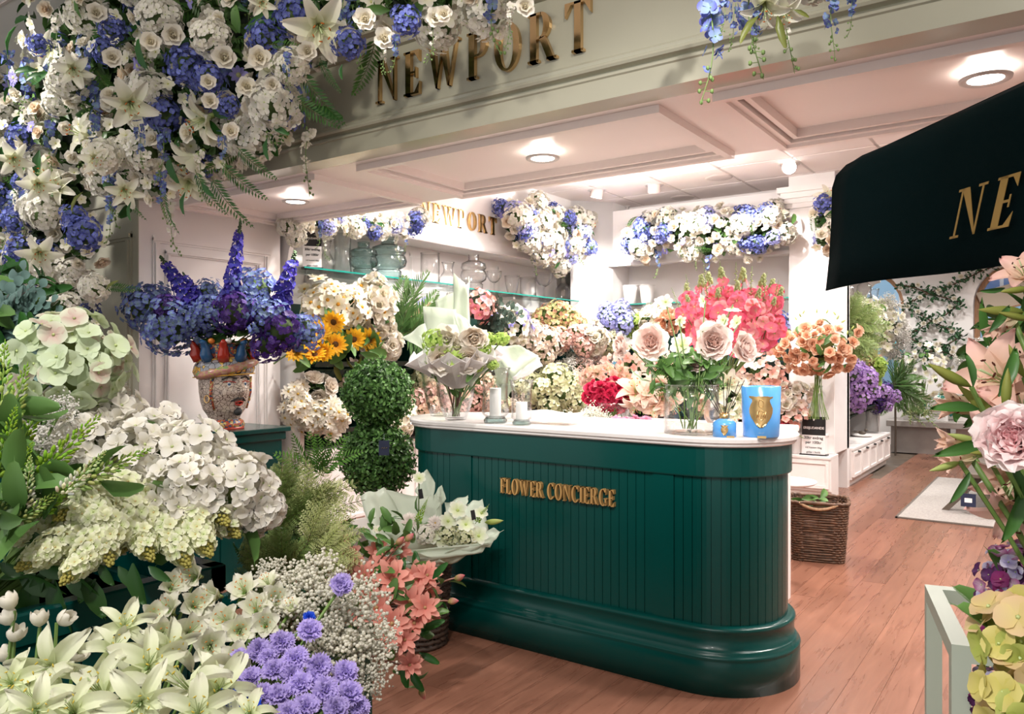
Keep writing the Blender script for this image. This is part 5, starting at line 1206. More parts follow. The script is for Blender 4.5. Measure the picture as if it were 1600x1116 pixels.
# ---------------------------------------------------------------- right room: rug, trestle, bench
g = G(); box(g, (-1.22, 7.75, .001), (1.6, 10.6, .012)); rg = obj('wool_rug', g, M['rug']); tag(rg, 'flat grey woven rug on the wooden floor at the right', 'rug')
g = G(); box(g, (-1.23, 7.73, .001), (1.61, 7.755, .014)); box(g, (-1.235, 7.73, .001), (-1.215, 10.61, .014)); obj('bound_edge', g, M['rug_e'], rg)
r = empty('trestle_table', (-.25, 8.6, 0), 'dark wooden trestle table standing on the grey rug', 'table')
bp_ = WZ(1522, 806, 7.2); X0, Y0 = bp_.x, bp_.y; r.location = (X0, Y0, 0)
for dy in (0, 1.0):
    for s_ in (-1, 1):
        g = G(); q = np.array([X0, Y0+dy, 0]); quadprism(g, [q+np.array([s_*.235-.03, 0, .013]), q+np.array([s_*.235+.03, 0, .013]), q+np.array([s_*-.05+.03, 0, .34]), q+np.array([s_*-.05-.03, 0, .34])], (0, .05, 0)); obj('leg', g, M['dwood'], r)
g = G(); bbox(g, (X0-.08, Y0-.1, .345), (X0+1.3, Y0+1.3, .38), .004); obj('table_top', g, M['dwood'], r)
tg = WZ(1513, 782, 7.12); r = empty('hang_tag', tg, 'navy hang tag with white label on the trestle leg', 'tag')
g = G(); q = np.array(tg); box(g, (-.06, -.004, -.06), (.06, .004, .06), o=q); obj('card', g, M['navy'], r)
g = G(); box(g, (-.03, -.006, -.02), (.03, -.003, .02), o=q); obj('label_patch', g, M['card'], r)
g = G(); tube(g, [q+np.array([0, 0, .06]), q+np.array([.0, .09, .14])], .004); obj('cord', g, M['print'], r)
r = empty('glass_candlestick', (WZ(1559, 826, 6.9).x, WZ(1559, 826, 6.9).y, 0), 'amber and clear glass table foot standing on the rug edge', 'table foot')
g = G(); q = np.array(r.location); tube(g, [q+np.array([0, 0, .02]), q+np.array([0, 0, .34])], .028, .034, 14); obj('amber_column', g, pm('amber_wood', (.62, .38, .22), .35), r, smooth=True)
g = G(); tube(g, [q+np.array([0, 0, .0]), q+np.array([0, 0, .12])], .036, .036, 14); obj('glass_foot', g, M['glass'], r, smooth=True)
r = empty('stone_bench', (-1.7, 13.3, 0), 'grey stone look bench before the far wall', 'bench')
g = G(); bbox(g, (-2.2, 13.0, .40), (-.9, 13.7, .49), .006); obj('bench_top', g, M['bench'], r)
g = G(); box(g, (-2.15, 13.1, 0), (-1.4, 13.6, .40)); obj('pedestal', g, M['bench'], r)
p = WY(1424, 657, 13.3); vessel('white_pot', 'white rounded pot on the far stone bench', 'pot', (p.x, p.y, .49), .30, .30, 'pot', M['ceram'])
r = empty('printed_cushion', (-1.25, 13.45, .49), 'green and white printed cushion leaning on the far bench', 'cushion')
p = WY(1490, 640, 13.45); r.location = (p.x, p.y, .49); g = G(); ell(g, (p.x-.1, p.y+.05, .70), .36, .09, .21, 16, 10); obj('cover', g, M['cushion'], r, smooth=True)
p = WY(1467, 655, 13.25); g = G(); box(g, (p.x-.13, p.y, .49), (p.x+.12, p.y+.012, .80)); cd = obj('letter_board', g, M['card']); tag(cd, 'white printed notice standing on the far bench', 'sign')
for i in range(6): g = G(); box(g, (p.x-.09, p.y-.002, .73-.035*i), (p.x+.08, p.y+.001, .738-.035*i)); obj('print_line', g, M['bench'], cd)
p = WY(1442, 662, 13.15); g = G(); box(g, (p.x-.14, p.y-.08, .49), (p.x+.16, p.y+.1, .50)); tag(obj('magazine', g, M['paper_g']), 'pale magazine lying flat on the far bench', 'magazine')
# teal vase on far shelf and glass vessels over far side bins
p = WY(1398, 478, 12.9)
g = G(); ell(g, tuple(WY(1399, 549, 12.6)), .13, .13, .13, 12, 8); o = obj('teal_lantern', g, pm('teal_glaze', (.02, .25, .24), .4), smooth=True); tag(o, 'round teal lantern on a thin post by the far arched window', 'lantern')
g = G(); _q = np.array(WY(1399, 549, 12.6)); tube(g, [_q*np.array([1, 1, 0]), _q-np.array([0, 0, .1])], .015, seg=8); _p = obj('post', g, M['dwood']); _p.parent = o
for px, lb, w_, h_, kd in ((1325, 'clear bottle on the far side shelf, nearest the pillar', .17, .5, 'bottle'), (1350, 'clear tall glass vase on the far side shelf, middle', .2, .55, 'bubble'), (1366, 'clear glass jar at the end of the far side shelf', .2, .42, 'carafe')):
    p = WX(px, 470, -2.2); vessel('glass_vase', lb, 'vase', (p.x, p.y, 2.0), w_, h_, kd, M['glass'], 'vessels on the far side shelf', wall=.008)
r = gshelf('glass shelf over the far side bins', (-2.6, 9.34, 1.985), (-2.0, 11.6, 1.998)); edge(r, (-2.0, 9.34, 1.984), (-1.994, 11.6, 1.999))
p = WX(1362, 686, -2.1); vessel('glass_vase', 'clear tall glass vase on the low white drawer unit', 'vase', (p.x, p.y, .43), .2, .40, 'flare', M['glass'], wall=.008)
p = WX(1347, 690, -2.1); r = empty('bird_figurine', (p.x, p.y, .43), 'small dark bird figurine on a pale dish on the drawer unit', 'figurine'); q = np.array([p.x, p.y, .43])
g = G(); lathe(g, [(0, .005), (.10, .008), (.13, .03), (.125, .03), (.09, .014), (0, .012)], 24, o=q); obj('dish', g, M['ceram'], r, smooth=True)
g = G(); ell(g, q+np.array([0, 0, .05]), .05, .025, .025, 10, 6); ell(g, q+np.array([.045, 0, .085]), .018, .016, .018, 8, 6); tube(g, [q+np.array([-.04, 0, .055]), q+np.array([-.1, 0, .07])], .014, .004); tube(g, [q+np.array([.06, 0, .085]), q+np.array([.08, 0, .083])], .006, .001); obj('bird', g, M['dwood'], r, smooth=True)
# ================================================================ HANGING GARLANDS
def garland(name, label, blobs, kinds, density, bias, extra=None, Yp=None, Xp=None):
    """blobs=[(px,py,radius px)] on a vertical plane; flowers cover the outer side of the union"""
    B = []
    for px, py, rp in blobs:
        p = WY(px, py, Yp) if Yp is not None else WX(px, py, Xp); s = DEP(p)/FPX; B.append((np.array(p), rp*s, s))
    c0 = B[0][0]; r = empty(name, c0, label, 'floral garland'); bias = np.asarray(bias, float)
    tot = sum(k[2] for k in kinds)
    for bi, (c, rad, s) in enumerate(B):
        place('foliage', random.choice(foli), r, c, roll=random.random()*6, sc=rad*1.5)
        N = int(density*(rad**2)*4*PI)+2; pts = fib(N); random.shuffle(pts)
        for d in pts:
            if np.dot(d, bias) < -.15: continue
            p = c+d*rad*random.uniform(.85, 1.12)
            if any(np.linalg.norm(p-c2) < r2*.78 for j, (c2, r2, _) in enumerate(B) if j != bi): continue
            x = random.random()*tot
            for k in kinds:
                x -= k[2]
                if x <= 0: break
            n_ = d+bias*.45; place(k[0], random.choice(k[1]), r, p+np.array(bias)*k[4] if len(k) > 4 else p, rnd_dir(n_, .3) if k[0] not in ('delphinium_spray', 'white_spray') else (0, 0, 1), random.random()*6.28, k[3]*random.uniform(.85, 1.15))
    return r, B
GK = [('white_rose', rose_w, 9, .09), ('ivory_rose', rose_i, 2.5, .10), ('white_blossom', stock, 15, .085), ('hydrangea_head', HY['blue'], 1.7, .17), ('hydrangea_head', HY['white'], 2.0, .22),
      ('white_lily', lily_w, 1.0, .24, .08), ('scabious_bloom', scab, 1.6, .09), ('delphinium_spray', delp, 2.6, .30), ('white_spray', delw, 2.2, .28), ('fern_frond', frond_d, 2.8, .28), ('leaf', leaf_d, 7, .17), ('leaf', leaf_m, 3, .12)]
big = [(130, 45, 75), (215, 30, 75), (300, 25, 80), (390, 35, 80), (455, 60, 60), (505, 35, 55), (565, 20, 45), (620, 5, 40), (680, -5, 45), (745, -25, 40), (100, 130, 75), (190, 130, 80), (285, 130, 80), (375, 130, 80), (435, 165, 60), (415, 215, 38),
       (120, 220, 70), (210, 220, 70), (290, 230, 60), (340, 215, 50), (200, 275, 38), (255, 285, 35), (50, 220, 60), (20, 150, 50), (40, 300, 60), (105, 300, 55), (20, 380, 60), (85, 375, 55), (130, 385, 34), (35, 450, 50), (100, 450, 50), (125, 510, 34), (70, 520, 50), (10, 500, 50)]
ga, GB = garland('entrance_garland', 'huge white and blue flower garland over the fascia and down the left column', big, GK, 80, (.25, -.9, -.25), Yp=2.42)
def GW(px, py, Y=2.1): return np.array(WY(px, py, Y))
def deco(root, nm, me, px, py, Y, spx, n, roll=0):
    p = GW(px, py, Y); place(nm, me, root, p, n, roll, spx*DEP(p)/FPX)
tc = lambda px, py, Y: to_cam(GW(px, py, Y))
# signature blooms picked out one by one
for px, py, sp, k in ((500, 45, 112, 0), (205, 165, 88, 1), (195, 300, 60, 2), (410, 6, 46, 1), (62, 398, 66, 0), (115, 110, 60, 2), (22, 250, 60, 1), (60, 290, 60, 0), (150, 250, 55, 2)):
    d = tc(px, py, 2.05)+np.array([.2, 0, -.35]); deco(ga, 'white_lily', lily_w[k], px, py, 2.02, sp, d, k)
for px, py, sp in ((292, 105, 58), (325, 122, 50), (130, 365, 56), (115, 340, 40), (175, 45, 40), (355, 165, 38), (545, 68, 50), (635, 32, 48), (60, 70, 34)):
    deco(ga, 'hydrangea_head', random.choice(HY['blue']), px, py, 2.08, sp, tc(px, py, 2.05), random.random()*6)
for px, py, sp in ((430, 165, 84), (250, 30, 70), (455, 105, 60), (160, 245, 58), (330, 60, 62), (148, 450, 46)):
    deco(ga, 'hydrangea_head', random.choice(HY['white']), px, py, 2.08, sp, tc(px, py, 2.05), random.random()*6)
for px, py, sp in ((270, 55, 34), (350, 90, 36), (405, 90, 36), (325, 128, 24), (328, 158, 26), (385, 135, 30), (570, 30, 34), (600, 60, 34), (820, 10, 30), (480, 80, 30), (680, 28, 30), (693, 22, 26), (425, 132, 24), (360, 205, 26), (150, 20, 30), (235, 65, 30), (175, 90, 30)):
    deco(ga, 'white_rose', random.choice(rose_w), px, py, 1.98, sp, tc(px, py, 2)+np.array([.1, 0, .1]), random.random()*6)
# trailing sprays
for px, py, sp, me in ((255, 200, 90, delp[0]), (215, 195, 70, delp[1]), (250, 270, 80, delp[0]), (345, 210, 60, delp[1]), (620, 55, 60, delp[0]), (450, 80, 60, delp[1]), (595, 60, 60, delw[0]), (680, 20, 80, delw[1]), (800, 5, 70, delw[0])):
    deco(ga, 'delphinium_spray' if me in delp else 'white_spray', me, px, py, 2.0, sp, (0, 0, 1), random.random()*6)
for px, py, sp, ax, az in ((470, 110, 95, .5, -1), (455, 150, 80, .8, -.6), (305, 265, 75, .3, -1), (345, 255, 80, .7, -.8), (330, 275, 90, .4, -1), (255, 290, 70, -.1, -1), (190, 285, 60, .2, -1), (420, 70, 60, 1, .1), (160, 450, 50, 1, .1), (150, 440, 50, .9, -.3), (500, 90, 55, .3, -1), (370, 230, 70, .6, -.7), (60, 130, 50, -.7, .5)):
    p = GW(px, py, 2.1); s = DEP(p)/FPX; d = np.array([RT[0]*ax, RT[1]*ax, az]); d /= np.linalg.norm(d); zc_ = np.array([0, -1, .15]); x_ = np.cross(d, zc_); x_ /= np.linalg.norm(x_); z_ = np.cross(x_, d)
    o = place('fern_frond', random.choice(frond_d), ga, p, sc=sp*s); Rm = Matrix(np.stack([x_, d, z_], 1).tolist()).to_4x4(); o.matrix_local = Matrix.Translation(tuple(p-wob(ga)))@Rm@Matrix.Diagonal((sp*s, sp*s, sp*s, 1))
for px, py, sp, ang in ((418, 215, 40, -1.45), (425, 195, 36, -.5), (205, 315, 34, -1.5), (290, 300, 40, -1.55), (315, 285, 34, -.8), (60, 110, 40, 3.3), (70, 115, 34, 3.6), (165, 455, 30, .6), (535, 100, 28, -1.5), (130, 300, 40, -2)):
    p = GW(px, py, 2.05); s = DEP(p)/FPX; d = np.array([RT[0]*math.cos(ang), RT[1]*math.cos(ang), math.sin(ang)]); z_ = np.array([0, -1, .1]); z_ -= d*(z_@d); z_ /= np.linalg.norm(z_); y_ = np.cross(z_, d)
    o = place('leaf', random.choice(leaf_o+leaf_d), ga, p); o.matrix_local = Matrix.Translation(tuple(p-wob(ga)))@Matrix(np.stack([d, y_, z_], 1).tolist()).to_4x4()@Matrix.Diagonal((sp*s,)*3+(1,))
# right cluster hanging over the soffit
g2, _ = garland('hanging_spray_cluster', 'white lily and blue delphinium cluster hanging from the top edge over the soffit', [(1185, -35, 45), (1130, -25, 32), (1290, -30, 34), (1240, -30, 30), (1060, -40, 30)], GK, 60, (.25, -.9, -.25), Yp=2.35)
deco(g2, 'white_lily', lily_w[0], 1195, 14, 2.1, 80, tc(1195, 15, 2.1)+np.array([.1, 0, -1.4]), 1); deco(g2, 'white_lily', lily_w[1], 1225, 22, 2.15, 66, tc(1195, 15, 2.1)+np.array([.6, 0, -1.6]), 1)
for px, py, sp in ((1130, -5, 66), (1150, 5, 74), (1180, 10, 80), (1305, -20, 110), (1335, -15, 70)): deco(g2, 'delphinium_spray', random.choice(delp), px, py, 2.1, sp, (0, 0, 1), random.random()*6)
for px, py, sp, ang in ((1185, 25, 60, -2.1), (1215, 25, 60, -1.3), (1240, 15, 30, -.5)):
    p = GW(px, py, 2.08); s = DEP(p)/FPX; d = np.array([RT[0]*math.cos(ang), RT[1]*math.cos(ang), math.sin(ang)]); z_ = np.array([0, -1, .1]); z_ -= d*(z_@d); z_ /= np.linalg.norm(z_); y_ = np.cross(z_, d)
    o = place('leaf', leaf_o[0], g2, p); o.matrix_local = Matrix.Translation(tuple(p-wob(g2)))@Matrix(np.stack([d, y_, z_], 1).tolist()).to_4x4()@Matrix.Diagonal((sp*s,)*3+(1,))
IK = [('white_rose', rose_w, 9, .11), ('white_blossom', stock, 10, .10), ('hydrangea_head', HY['blue'], 2.4, .20), ('hydrangea_head', HY['white'], 2.2, .26), ('hydrangea_head', HY['lav'], 1.6, .18), ('white_lily', lily_w, .7, .26), ('ivory_rose', rose_i, 1.5, .12), ('scabious_bloom', scab, 1.5, .11), ('white_spray', delw, 1.2, .30), ('delphinium_spray', delp, .8, .28), ('fern_frond', frond_d, .8, .22), ('leaf', leaf_d, 2.6, .18), ('leaf', leaf_m, 1.5, .14)]
garland('wall_garland', 'white and blue flower garland on the left wall header beside the small gold sign', [(805, 345, 30), (835, 350, 34), (870, 360, 34), (895, 375, 28), (845, 385, 28), (812, 365, 24), (870, 395, 22), (905, 355, 18)], IK, 70, (.95, -.2, .1), Xp=-4.82)
garland('wall_garland', 'long white and lavender flower garland along the header over the rear bins', [(1000, 370, 24), (1030, 365, 30), (1060, 362, 32), (1095, 360, 34), (1130, 360, 34), (1165, 360, 34), (1200, 362, 32), (1015, 392, 18), (1110, 385, 24), (1180, 385, 22), (1225, 355, 16), (985, 375, 14)], IK, 70, (0, -1, .1), Yp=8.5)
garland('wall_garland', 'white hydrangea garland on the header behind the pillar, partly behind the parasol', [(1290, 345, 28), (1300, 380, 24), (1298, 330, 24), (1285, 375, 16), (1308, 350, 26)], IK, 60, (.7, -.7, .1), Xp=-1.85)
garland('wall_garland', 'thin white flower garland hanging under the soffit edge over the tinted vases', [(450, 352, 12), (475, 350, 13), (500, 350, 14), (525, 352, 14), (550, 350, 16), (575, 350, 16), (600, 350, 15), (622, 350, 14), (645, 345, 12), (628, 362, 10), (462, 365, 10)], [(a[0], a[1], a[2], a[3]*.7)+tuple(a[4:]) for a in IK], 170, (.8, -.6, .0), Xp=-4.85)

# ================================================================ LEFT WALL AND REAR BINS
def xb(name, label, px, py, w_, h_, kinds, N, bs, X=-4.88, **k):
    p = WX(px, py, X); return bunch(name, label, 'flower bunch', (px, py, DEP(p)), (w_, h_), kinds, N, bs, bias=(.85, -.45, .35), **k)
xb('narcissus_bunch', 'white orange-eyed narcissi in the upper bin above the sunflowers', 520, 478, 106, 84, [('narcissus_bloom', narc, 1, 1)], 60, 26)
xb('white_rose_bunch', 'brightly lit white roses right of the narcissi', 578, 482, 70, 92, [('white_rose', rose_w, 1, 1), ('narcissus_bloom', narc, .3, 1)], 46, 26)
xb('white_rose_bunch', 'pale roses drooping below the brightly lit white roses', 592, 540, 66, 46, [('white_rose', rose_w, 1, 1)], 26, 22)
# sunflowers, each its own stem
for i, (px, py) in enumerate(((462, 548), (482, 538), (499, 518), (505, 548), (522, 503), (524, 538), (553, 531), (577, 531), (492, 556))):
    p = WX(px, py, -4.70); s = DEP(p)/FPX; r = empty('sunflower', p, 'yellow sunflower with dark centre in the cluster under the narcissi', 'flower', 'sunflowers'); place('bloom', sunf[i % 2], r, np.array(p), to_cam(p)+RNG.normal(0, .25, 3), i, 40*s)
    g = G(); tube(g, curve3(np.array(p), np.array(p)+np.array([-.12, 0, -.03]), np.array(p)+np.array([-.28, .02, -.10]), 5), .007, seg=5); obj('stem', g, M['stem'], r)
    for k in range(2): place('leaf', random.choice(leaf_m+leaf_o), r, np.array(p)+np.array([-.04, 0, -.03]), rnd_dir((.6, -.4, .2), .5), random.random()*6, 38*s)
xb('sunflower_leaves', 'broad olive leaves hanging under the sunflowers', 520, 545, 130, 44, [('leaf', leaf_m+leaf_o, 1, 1)], 40, 38, foliage=False)
# palm greens
def fan(name, label, px, py, z, N, spx, mes, a0, a1, group=None, tilt=.35, part='frond', fwd_=.3):
    c = np.array(WZ(px, py, z)); r = empty(name, c, label, 'foliage', group); s = z/FPX
    for i in range(N):
        a = math.radians(a0+(a1-a0)*(i+.5)/N+random.uniform(-7, 7)); d = np.array([RT[0]*math.cos(a), RT[1]*math.cos(a), math.sin(a)])-np.array([FW[0], FW[1], 0])*random.uniform(-.1, fwd_*2); d /= np.linalg.norm(d)
        zz = -np.array([FW[0], FW[1], 0])+np.array([0, 0, .5])+RNG.normal(0, tilt, 3); zz -= d*(zz@d); zz /= np.linalg.norm(zz); xx = np.cross(d, zz); k = spx*s*random.uniform(.75, 1.1)
        o = place(part, random.choice(mes), r, c); o.matrix_local = Matrix(np.stack([xx, d, zz], 1).tolist()).to_4x4()@Matrix.Diagonal((k, k, k, 1)); o.location = tuple(RNG.normal(0, 3*s, 3))
    return r
zz_ = DEP(WX(625, 520, -4.85))
fan('palm_bunch', 'bright green feathery palm fronds rising left of the paper wrapped bouquet', 622, 530, zz_, 16, 95, palm, 15, 165)
fan('palm_bunch', 'bright green palm fronds drooping under the tall ones', 640, 520, zz_-.1, 12, 70, palm, -60, 60)
xb('mixed_bunch', 'small violet and pink mixed posy behind the wrapping paper', 658, 492, 44, 46, [('scabious_bloom', scab, 1, 1), ('pink_blossom', blossom_s, .6, .9), ('white_blossom', stock, .8, .9)], 24, 18)
xb('pink_stock_bunch', 'coral pink blossoms behind the tall wrapping paper', 750, 478, 44, 50, [('pink_blossom', blossom_s+holly[3:], 1, 1)], 30, 15)
zz_ = DEP(WX(775, 490, -4.8))
fan('eucalyptus_bunch', 'dark round eucalyptus leaves beside the coral blossoms', 765, 520, zz_, 9, 66, euc_d, 20, 130, part='twig')
xb('white_stock_bunch', 'white blossoms with a blue scabious in the upper bin, middle of the left wall', 795, 512, 74, 62, [('white_blossom', stock, 1, 1), ('scabious_bloom', scab, .12, 1.6)], 60, 17)
xb('blush_hydrangea_bunch', 'blush pink hydrangea heads right of the white stock', 833, 533, 62, 62, [('hydrangea_head', HY['blush'], 1, 1), ('chrysanthemum_bloom', mum, .5, 1)], 9, 40)
xb('autumn_hydrangea_bunch', 'green and russet hydrangeas in the upper bin', 868, 506, 76, 54, [('hydrangea_head', HY['autumn'], 1, 1)], 18, 28)
xb('pink_hydrangea_bunch', 'soft pink hydrangeas below the russet ones', 895, 530, 50, 34, [('hydrangea_head', HY['pink'], 1, 1)], 9, 26, X=-4.6)
xb('blush_rose_bunch', 'white and blush roses in the corner of the upper bins', 922, 530, 54, 50, [('white_rose', rose_w, 1, 1), ('blush_blossom', blossom_b, .6, 1)], 34, 17, X=-4.5)
# lower tier
xb('daisy_bunch', 'large white daisies filling the lower bin beside the jamb', 500, 650, 96, 70, [('daisy_bloom', daisy, 1, 1)], 70, 25, X=-4.8)
xb('daisy_bunch', 'small cream daisies at the left edge of the lower bin', 462, 628, 44, 62, [('daisy_bloom', daisy, 1, 1)], 26, 22, X=-4.8)
xb('magnolia_bunch', 'cream magnolia blooms above the daisies', 490, 606, 60, 34, [('magnolia_bloom', peony_w, 1, 1)], 7, 34, X=-4.85)
xb('blush_magnolia_bunch', 'blush open blossoms behind the upper ball of the topiary', 545, 585, 60, 30, [('blush_blossom', blossom_b, 1, 1)], 20, 24, X=-5.0)
xb('daisy_bunch', 'white starry blossoms behind the trunk of the topiary', 598, 660, 90, 46, [('daisy_bloom', daisy, .6, 1), ('white_blossom', stock, 1, .9)], 60, 20, X=-4.8)
xb('white_spray_bunch', 'white blossoms between the topiary and the counter end', 632, 648, 34, 60, [('white_blossom', stock, 1, 1)], 34, 16, X=-4.75)
xb('yellow_hydrangea_bunch', 'pale yellow hydrangeas behind the glass bowl', 668, 596, 60, 44, [('hydrangea_head', HY['cream'], 1, 1)], 8, 34, X=-4.9)
xb('coral_hydrangea_bunch', 'coral pink hydrangeas low behind the glass bowls', 668, 635, 62, 62, [('hydrangea_head', HY['pink']+HY['peach'], 1, 1)], 16, 27, X=-4.8)
xb('peach_blossom_bunch', 'peach blossoms behind the hurricane glasses', 735, 620, 80, 72, [('hydrangea_head', HY['peach']+HY['pink'], 1, 1), ('peach_rose', rose_p, .6, .8)], 24, 25, X=-4.85)
xb('peach_blossom_bunch', 'blush blossoms behind the tall candle', 790, 615, 60, 60, [('hydrangea_head', HY['blush']+HY['cream'], 1, 1)], 14, 25, X=-4.85)
xb('cream_hydrangea_bunch', 'cream hydrangea heads above the white tissue sheet', 862, 612, 78, 62, [('hydrangea_head', HY['cream'], 1, 1)], 12, 40, X=-4.7)
xb('waxflower_bunch', 'tiny pink and white waxflowers right of the cream hydrangeas', 902, 586, 80, 66, [('tiny_blossom_cloud', gyp_p+gyp_w, 1, 1), ('blush_blossom', blossom_b, 1, .3)], 26, 34, X=-4.62)
# rear wall bins
def yb(name, label, px, py, w_, h_, kinds, N, bs, Y=8.62, **k):
    p = WY(px, py, Y); return bunch(name, label, 'flower bunch', (px, py, DEP(p)), (w_, h_), kinds, N, bs, bias=(0, -.9, .3), **k)
yb('lavender_hydrangea_bunch', 'lavender blue hydrangeas in the left rear bin', 962, 502, 50, 40, [('hydrangea_head', HY['lav'], 1, 1)], 10, 27, Y=8.4)
yb('green_stock_bunch', 'pale green and white stems right of the lavender hydrangeas', 992, 505, 34, 44, [('viburnum_ball', HY['lime'], .6, 1.1), ('white_blossom', stock, 1, 1)], 24, 14)
yb('cream_hydrangea_bunch', 'pale yellow hydrangeas hanging below the lavender ones', 955, 532, 40, 34, [('hydrangea_head', HY['cream'], 1, 1)], 8, 22, Y=8.35)
yb('white_stock_bunch', 'white blossoms behind the large garden roses', 1025, 500, 50, 50, [('white_blossom', stock, 1, 1), ('white_rose', rose_w, 1, 1)], 36, 17)
yb('lavender_hydrangea_bunch', 'dusky lavender hydrangeas between the hollyhocks and the pillar', 1207, 522, 34, 56, [('hydrangea_head', HY['lav']+HY['blue'], 1, 1)], 10, 26)
yb('peach_rose_bunch', 'apricot roses above the left garden rose', 1055, 505, 50, 30, [('peach_rose', rose_p, 1, 1)], 14, 22, Y=7.5)
yb('pink_stock_bunch', 'soft pink blossoms in the lower rear bin by the pillar', 1190, 590, 76, 90, [('pink_blossom', blossom_s+blossom_b, 1, 1)], 90, 17, Y=8.3)
yb('white_rose_bunch', 'white and blush roses in front of the pillar foot', 1225, 618, 100, 44, [('white_rose', rose_w, 1, 1), ('blush_blossom', blossom_b, .7, 1)], 60, 18, Y=8.32)
yb('blush_rose_bunch', 'blush pink blossoms below the white roses by the pillar', 1228, 648, 76, 36, [('blush_blossom', blossom_b+blossom_s, 1, 1)], 50, 14, Y=8.32, stems=14)
yb('peony_bunch', 'hot pink peonies low behind the blue jar candle', 1222, 668, 20, 22, [('hot_pink_bloom', red_f, 1, 1)], 10, 12, Y=8.28)
# ================================================================ BUCKETS BETWEEN COUNTER AND SHELVES
def zb(name, label, px, py, z, w_, h_, kinds, N, bs, cat='flower bunch', **k): return bunch(name, label, cat, (px, py, z), (w_, h_), kinds, N, bs, **k)
zb('crimson_rose_bunch', 'crimson red posy standing behind the counter left of the garden roses', 958, 618, 4.85, 86, 42, [('crimson_bloom', red_f, 1, 1)], 80, 17, stems=26)
zb('pink_lily_bunch', 'pink lilies above the crimson posy', 945, 590, 5.2, 72, 32, [('pink_lily', lily_pk+lily_br, 1, 1), ('pink_blossom', blossom_s, 1, .6)], 20, 27)
zb('blue_bloom', 'single turquoise blue flower above the pink lilies', 959, 575, 5.3, 22, 18, [('blue_blossom', fl_b if 'fl_b' in globals() else [g_daisy(7, (.2, .5, .6), (.05, .26, .50), (.3, .5, .3), W=.3).mesh('blue_blossom', PL)], 1, 1)], 8, 13)
zb('pink_snapdragon_bunch', 'salmon pink snapdragons behind the left garden rose', 1003, 578, 5.4, 110, 84, [('pink_blossom', blossom_s+blossom_b, 1, 1)], 100, 17, stems=10)
zb('star_lily_bunch', 'pink and white star lilies low behind the counter, left of the glass vase', 1022, 618, 4.7, 76, 56, [('star_lily', lily_br, 1, 1)], 11, 54)
zb('star_lily_bunch', 'pink and cream star lilies behind the reed diffuser', 1130, 622, 4.7, 90, 60, [('star_lily', lily_br+lily_w, 1, 1)], 13, 52)
zb('pink_peony_posy', 'candy pink peonies lying just behind the counter edge', 985, 663, 4.4, 52, 12, [('pink_peony', [g_carn((.85, .22, .42), (.86, .42, .56), calyx=False).mesh('pink_peony', PL)], 1, 1)], 12, 21, foliage=False)
zb('gypsophila_posy', 'cream baby breath under the crimson posy', 918, 655, 4.6, 46, 26, [('tiny_blossom_cloud', gyp, 1, 1)], 6, 26, foliage=False)
# two glass buckets that hold them
for px, lb in ((958, 'clear glass bucket holding the crimson posy'), (1130, 'clear glass bucket holding the star lilies')):
    p = WZ(px, 660, 4.8); vessel('glass_bucket', lb, 'vase', (p.x, p.y, 1.04), .22, .13, 'taper', M['glass'], 'glass buckets', wall=.006)
# hollyhocks
hc_ = np.array(WZ(1135, 600, 4.9))
for i, (px, py, zt, k) in enumerate(((1065, 445, 4.8, 0), (1090, 430, 4.9, 1), (1112, 425, 5.0, 0), (1135, 418, 4.9, 1), (1160, 420, 5.0, 0), (1185, 428, 4.9, 1), (1205, 435, 4.8, 0), (1222, 450, 4.7, 1), (1078, 460, 4.6, 0), (1150, 440, 4.6, 1), (1180, 450, 4.6, 0), (1120, 450, 4.6, 1), (1210, 465, 4.6, 1))):
    tp = np.array(WZ(px, py, zt)); lo = np.array(WZ(1060+(px-1060)*.72+22, 540, zt)); r = empty('hollyhock', hc_, 'tall hot pink hollyhock stem in the fan behind the garden roses', 'flower', 'hot pink hollyhocks')
    d = tp-lo; L_ = np.linalg.norm(d); place('bloom_spike', spk_hol[k], r, lo, d, i*1.3, L_)
    g = G(); tube(g, curve3(hc_, (hc_+lo)/2+np.array([0, 0, .05]), lo, 5), .005, seg=4); obj('stem', g, M['stem'], r)
    for q in range(8):
        t = .02+.10*q; pp_ = lo+d*t; place('bloom', random.choice(holly), r, pp_+to_cam(pp_)*.05+RNG.normal(0, .03, 3), to_cam(pp_)+RNG.normal(0, .35, 3), q, random.uniform(20, 30)*zt/FPX)
for i, (px, py, zt) in enumerate(((1050, 452, 4.7), (1072, 432, 4.8), (1100, 418, 4.9), (1125, 412, 4.9), (1150, 414, 4.9), (1175, 420, 4.9), (1198, 428, 4.8), (1216, 440, 4.7), (1062, 478, 4.6), (1228, 462, 4.7))):
    tp = np.array(WZ(px, py, zt)); lo = np.array(WZ(1060+(px-1060)*.8+18, 505, zt)); r = empty('budding_hollyhock', hc_, 'pale green budded stem rising above the hot pink hollyhocks', 'flower', 'budded hollyhock tips')
    place('bud_spike', budst[0], r, lo+(tp-lo)*.35, tp-lo, i, np.linalg.norm(tp-lo)*.7); g = G(); tube(g, curve3(hc_, (hc_+lo)/2, lo+(tp-lo)*.4, 5), .004, seg=4); obj('stem', g, M['stem'], r)
for px, lb in ((1208, 'clear glass vase on the low cabinet under the white roses, left one'), (1236, 'clear glass vase on the low cabinet under the blush blossoms')):
    p = WY(px, 690, 8.50); vessel('glass_vase', lb, 'vase', (p.x, p.y, .43), .15, .34, 'taper', M['glass'], 'vases on the low cabinet', wall=.006)
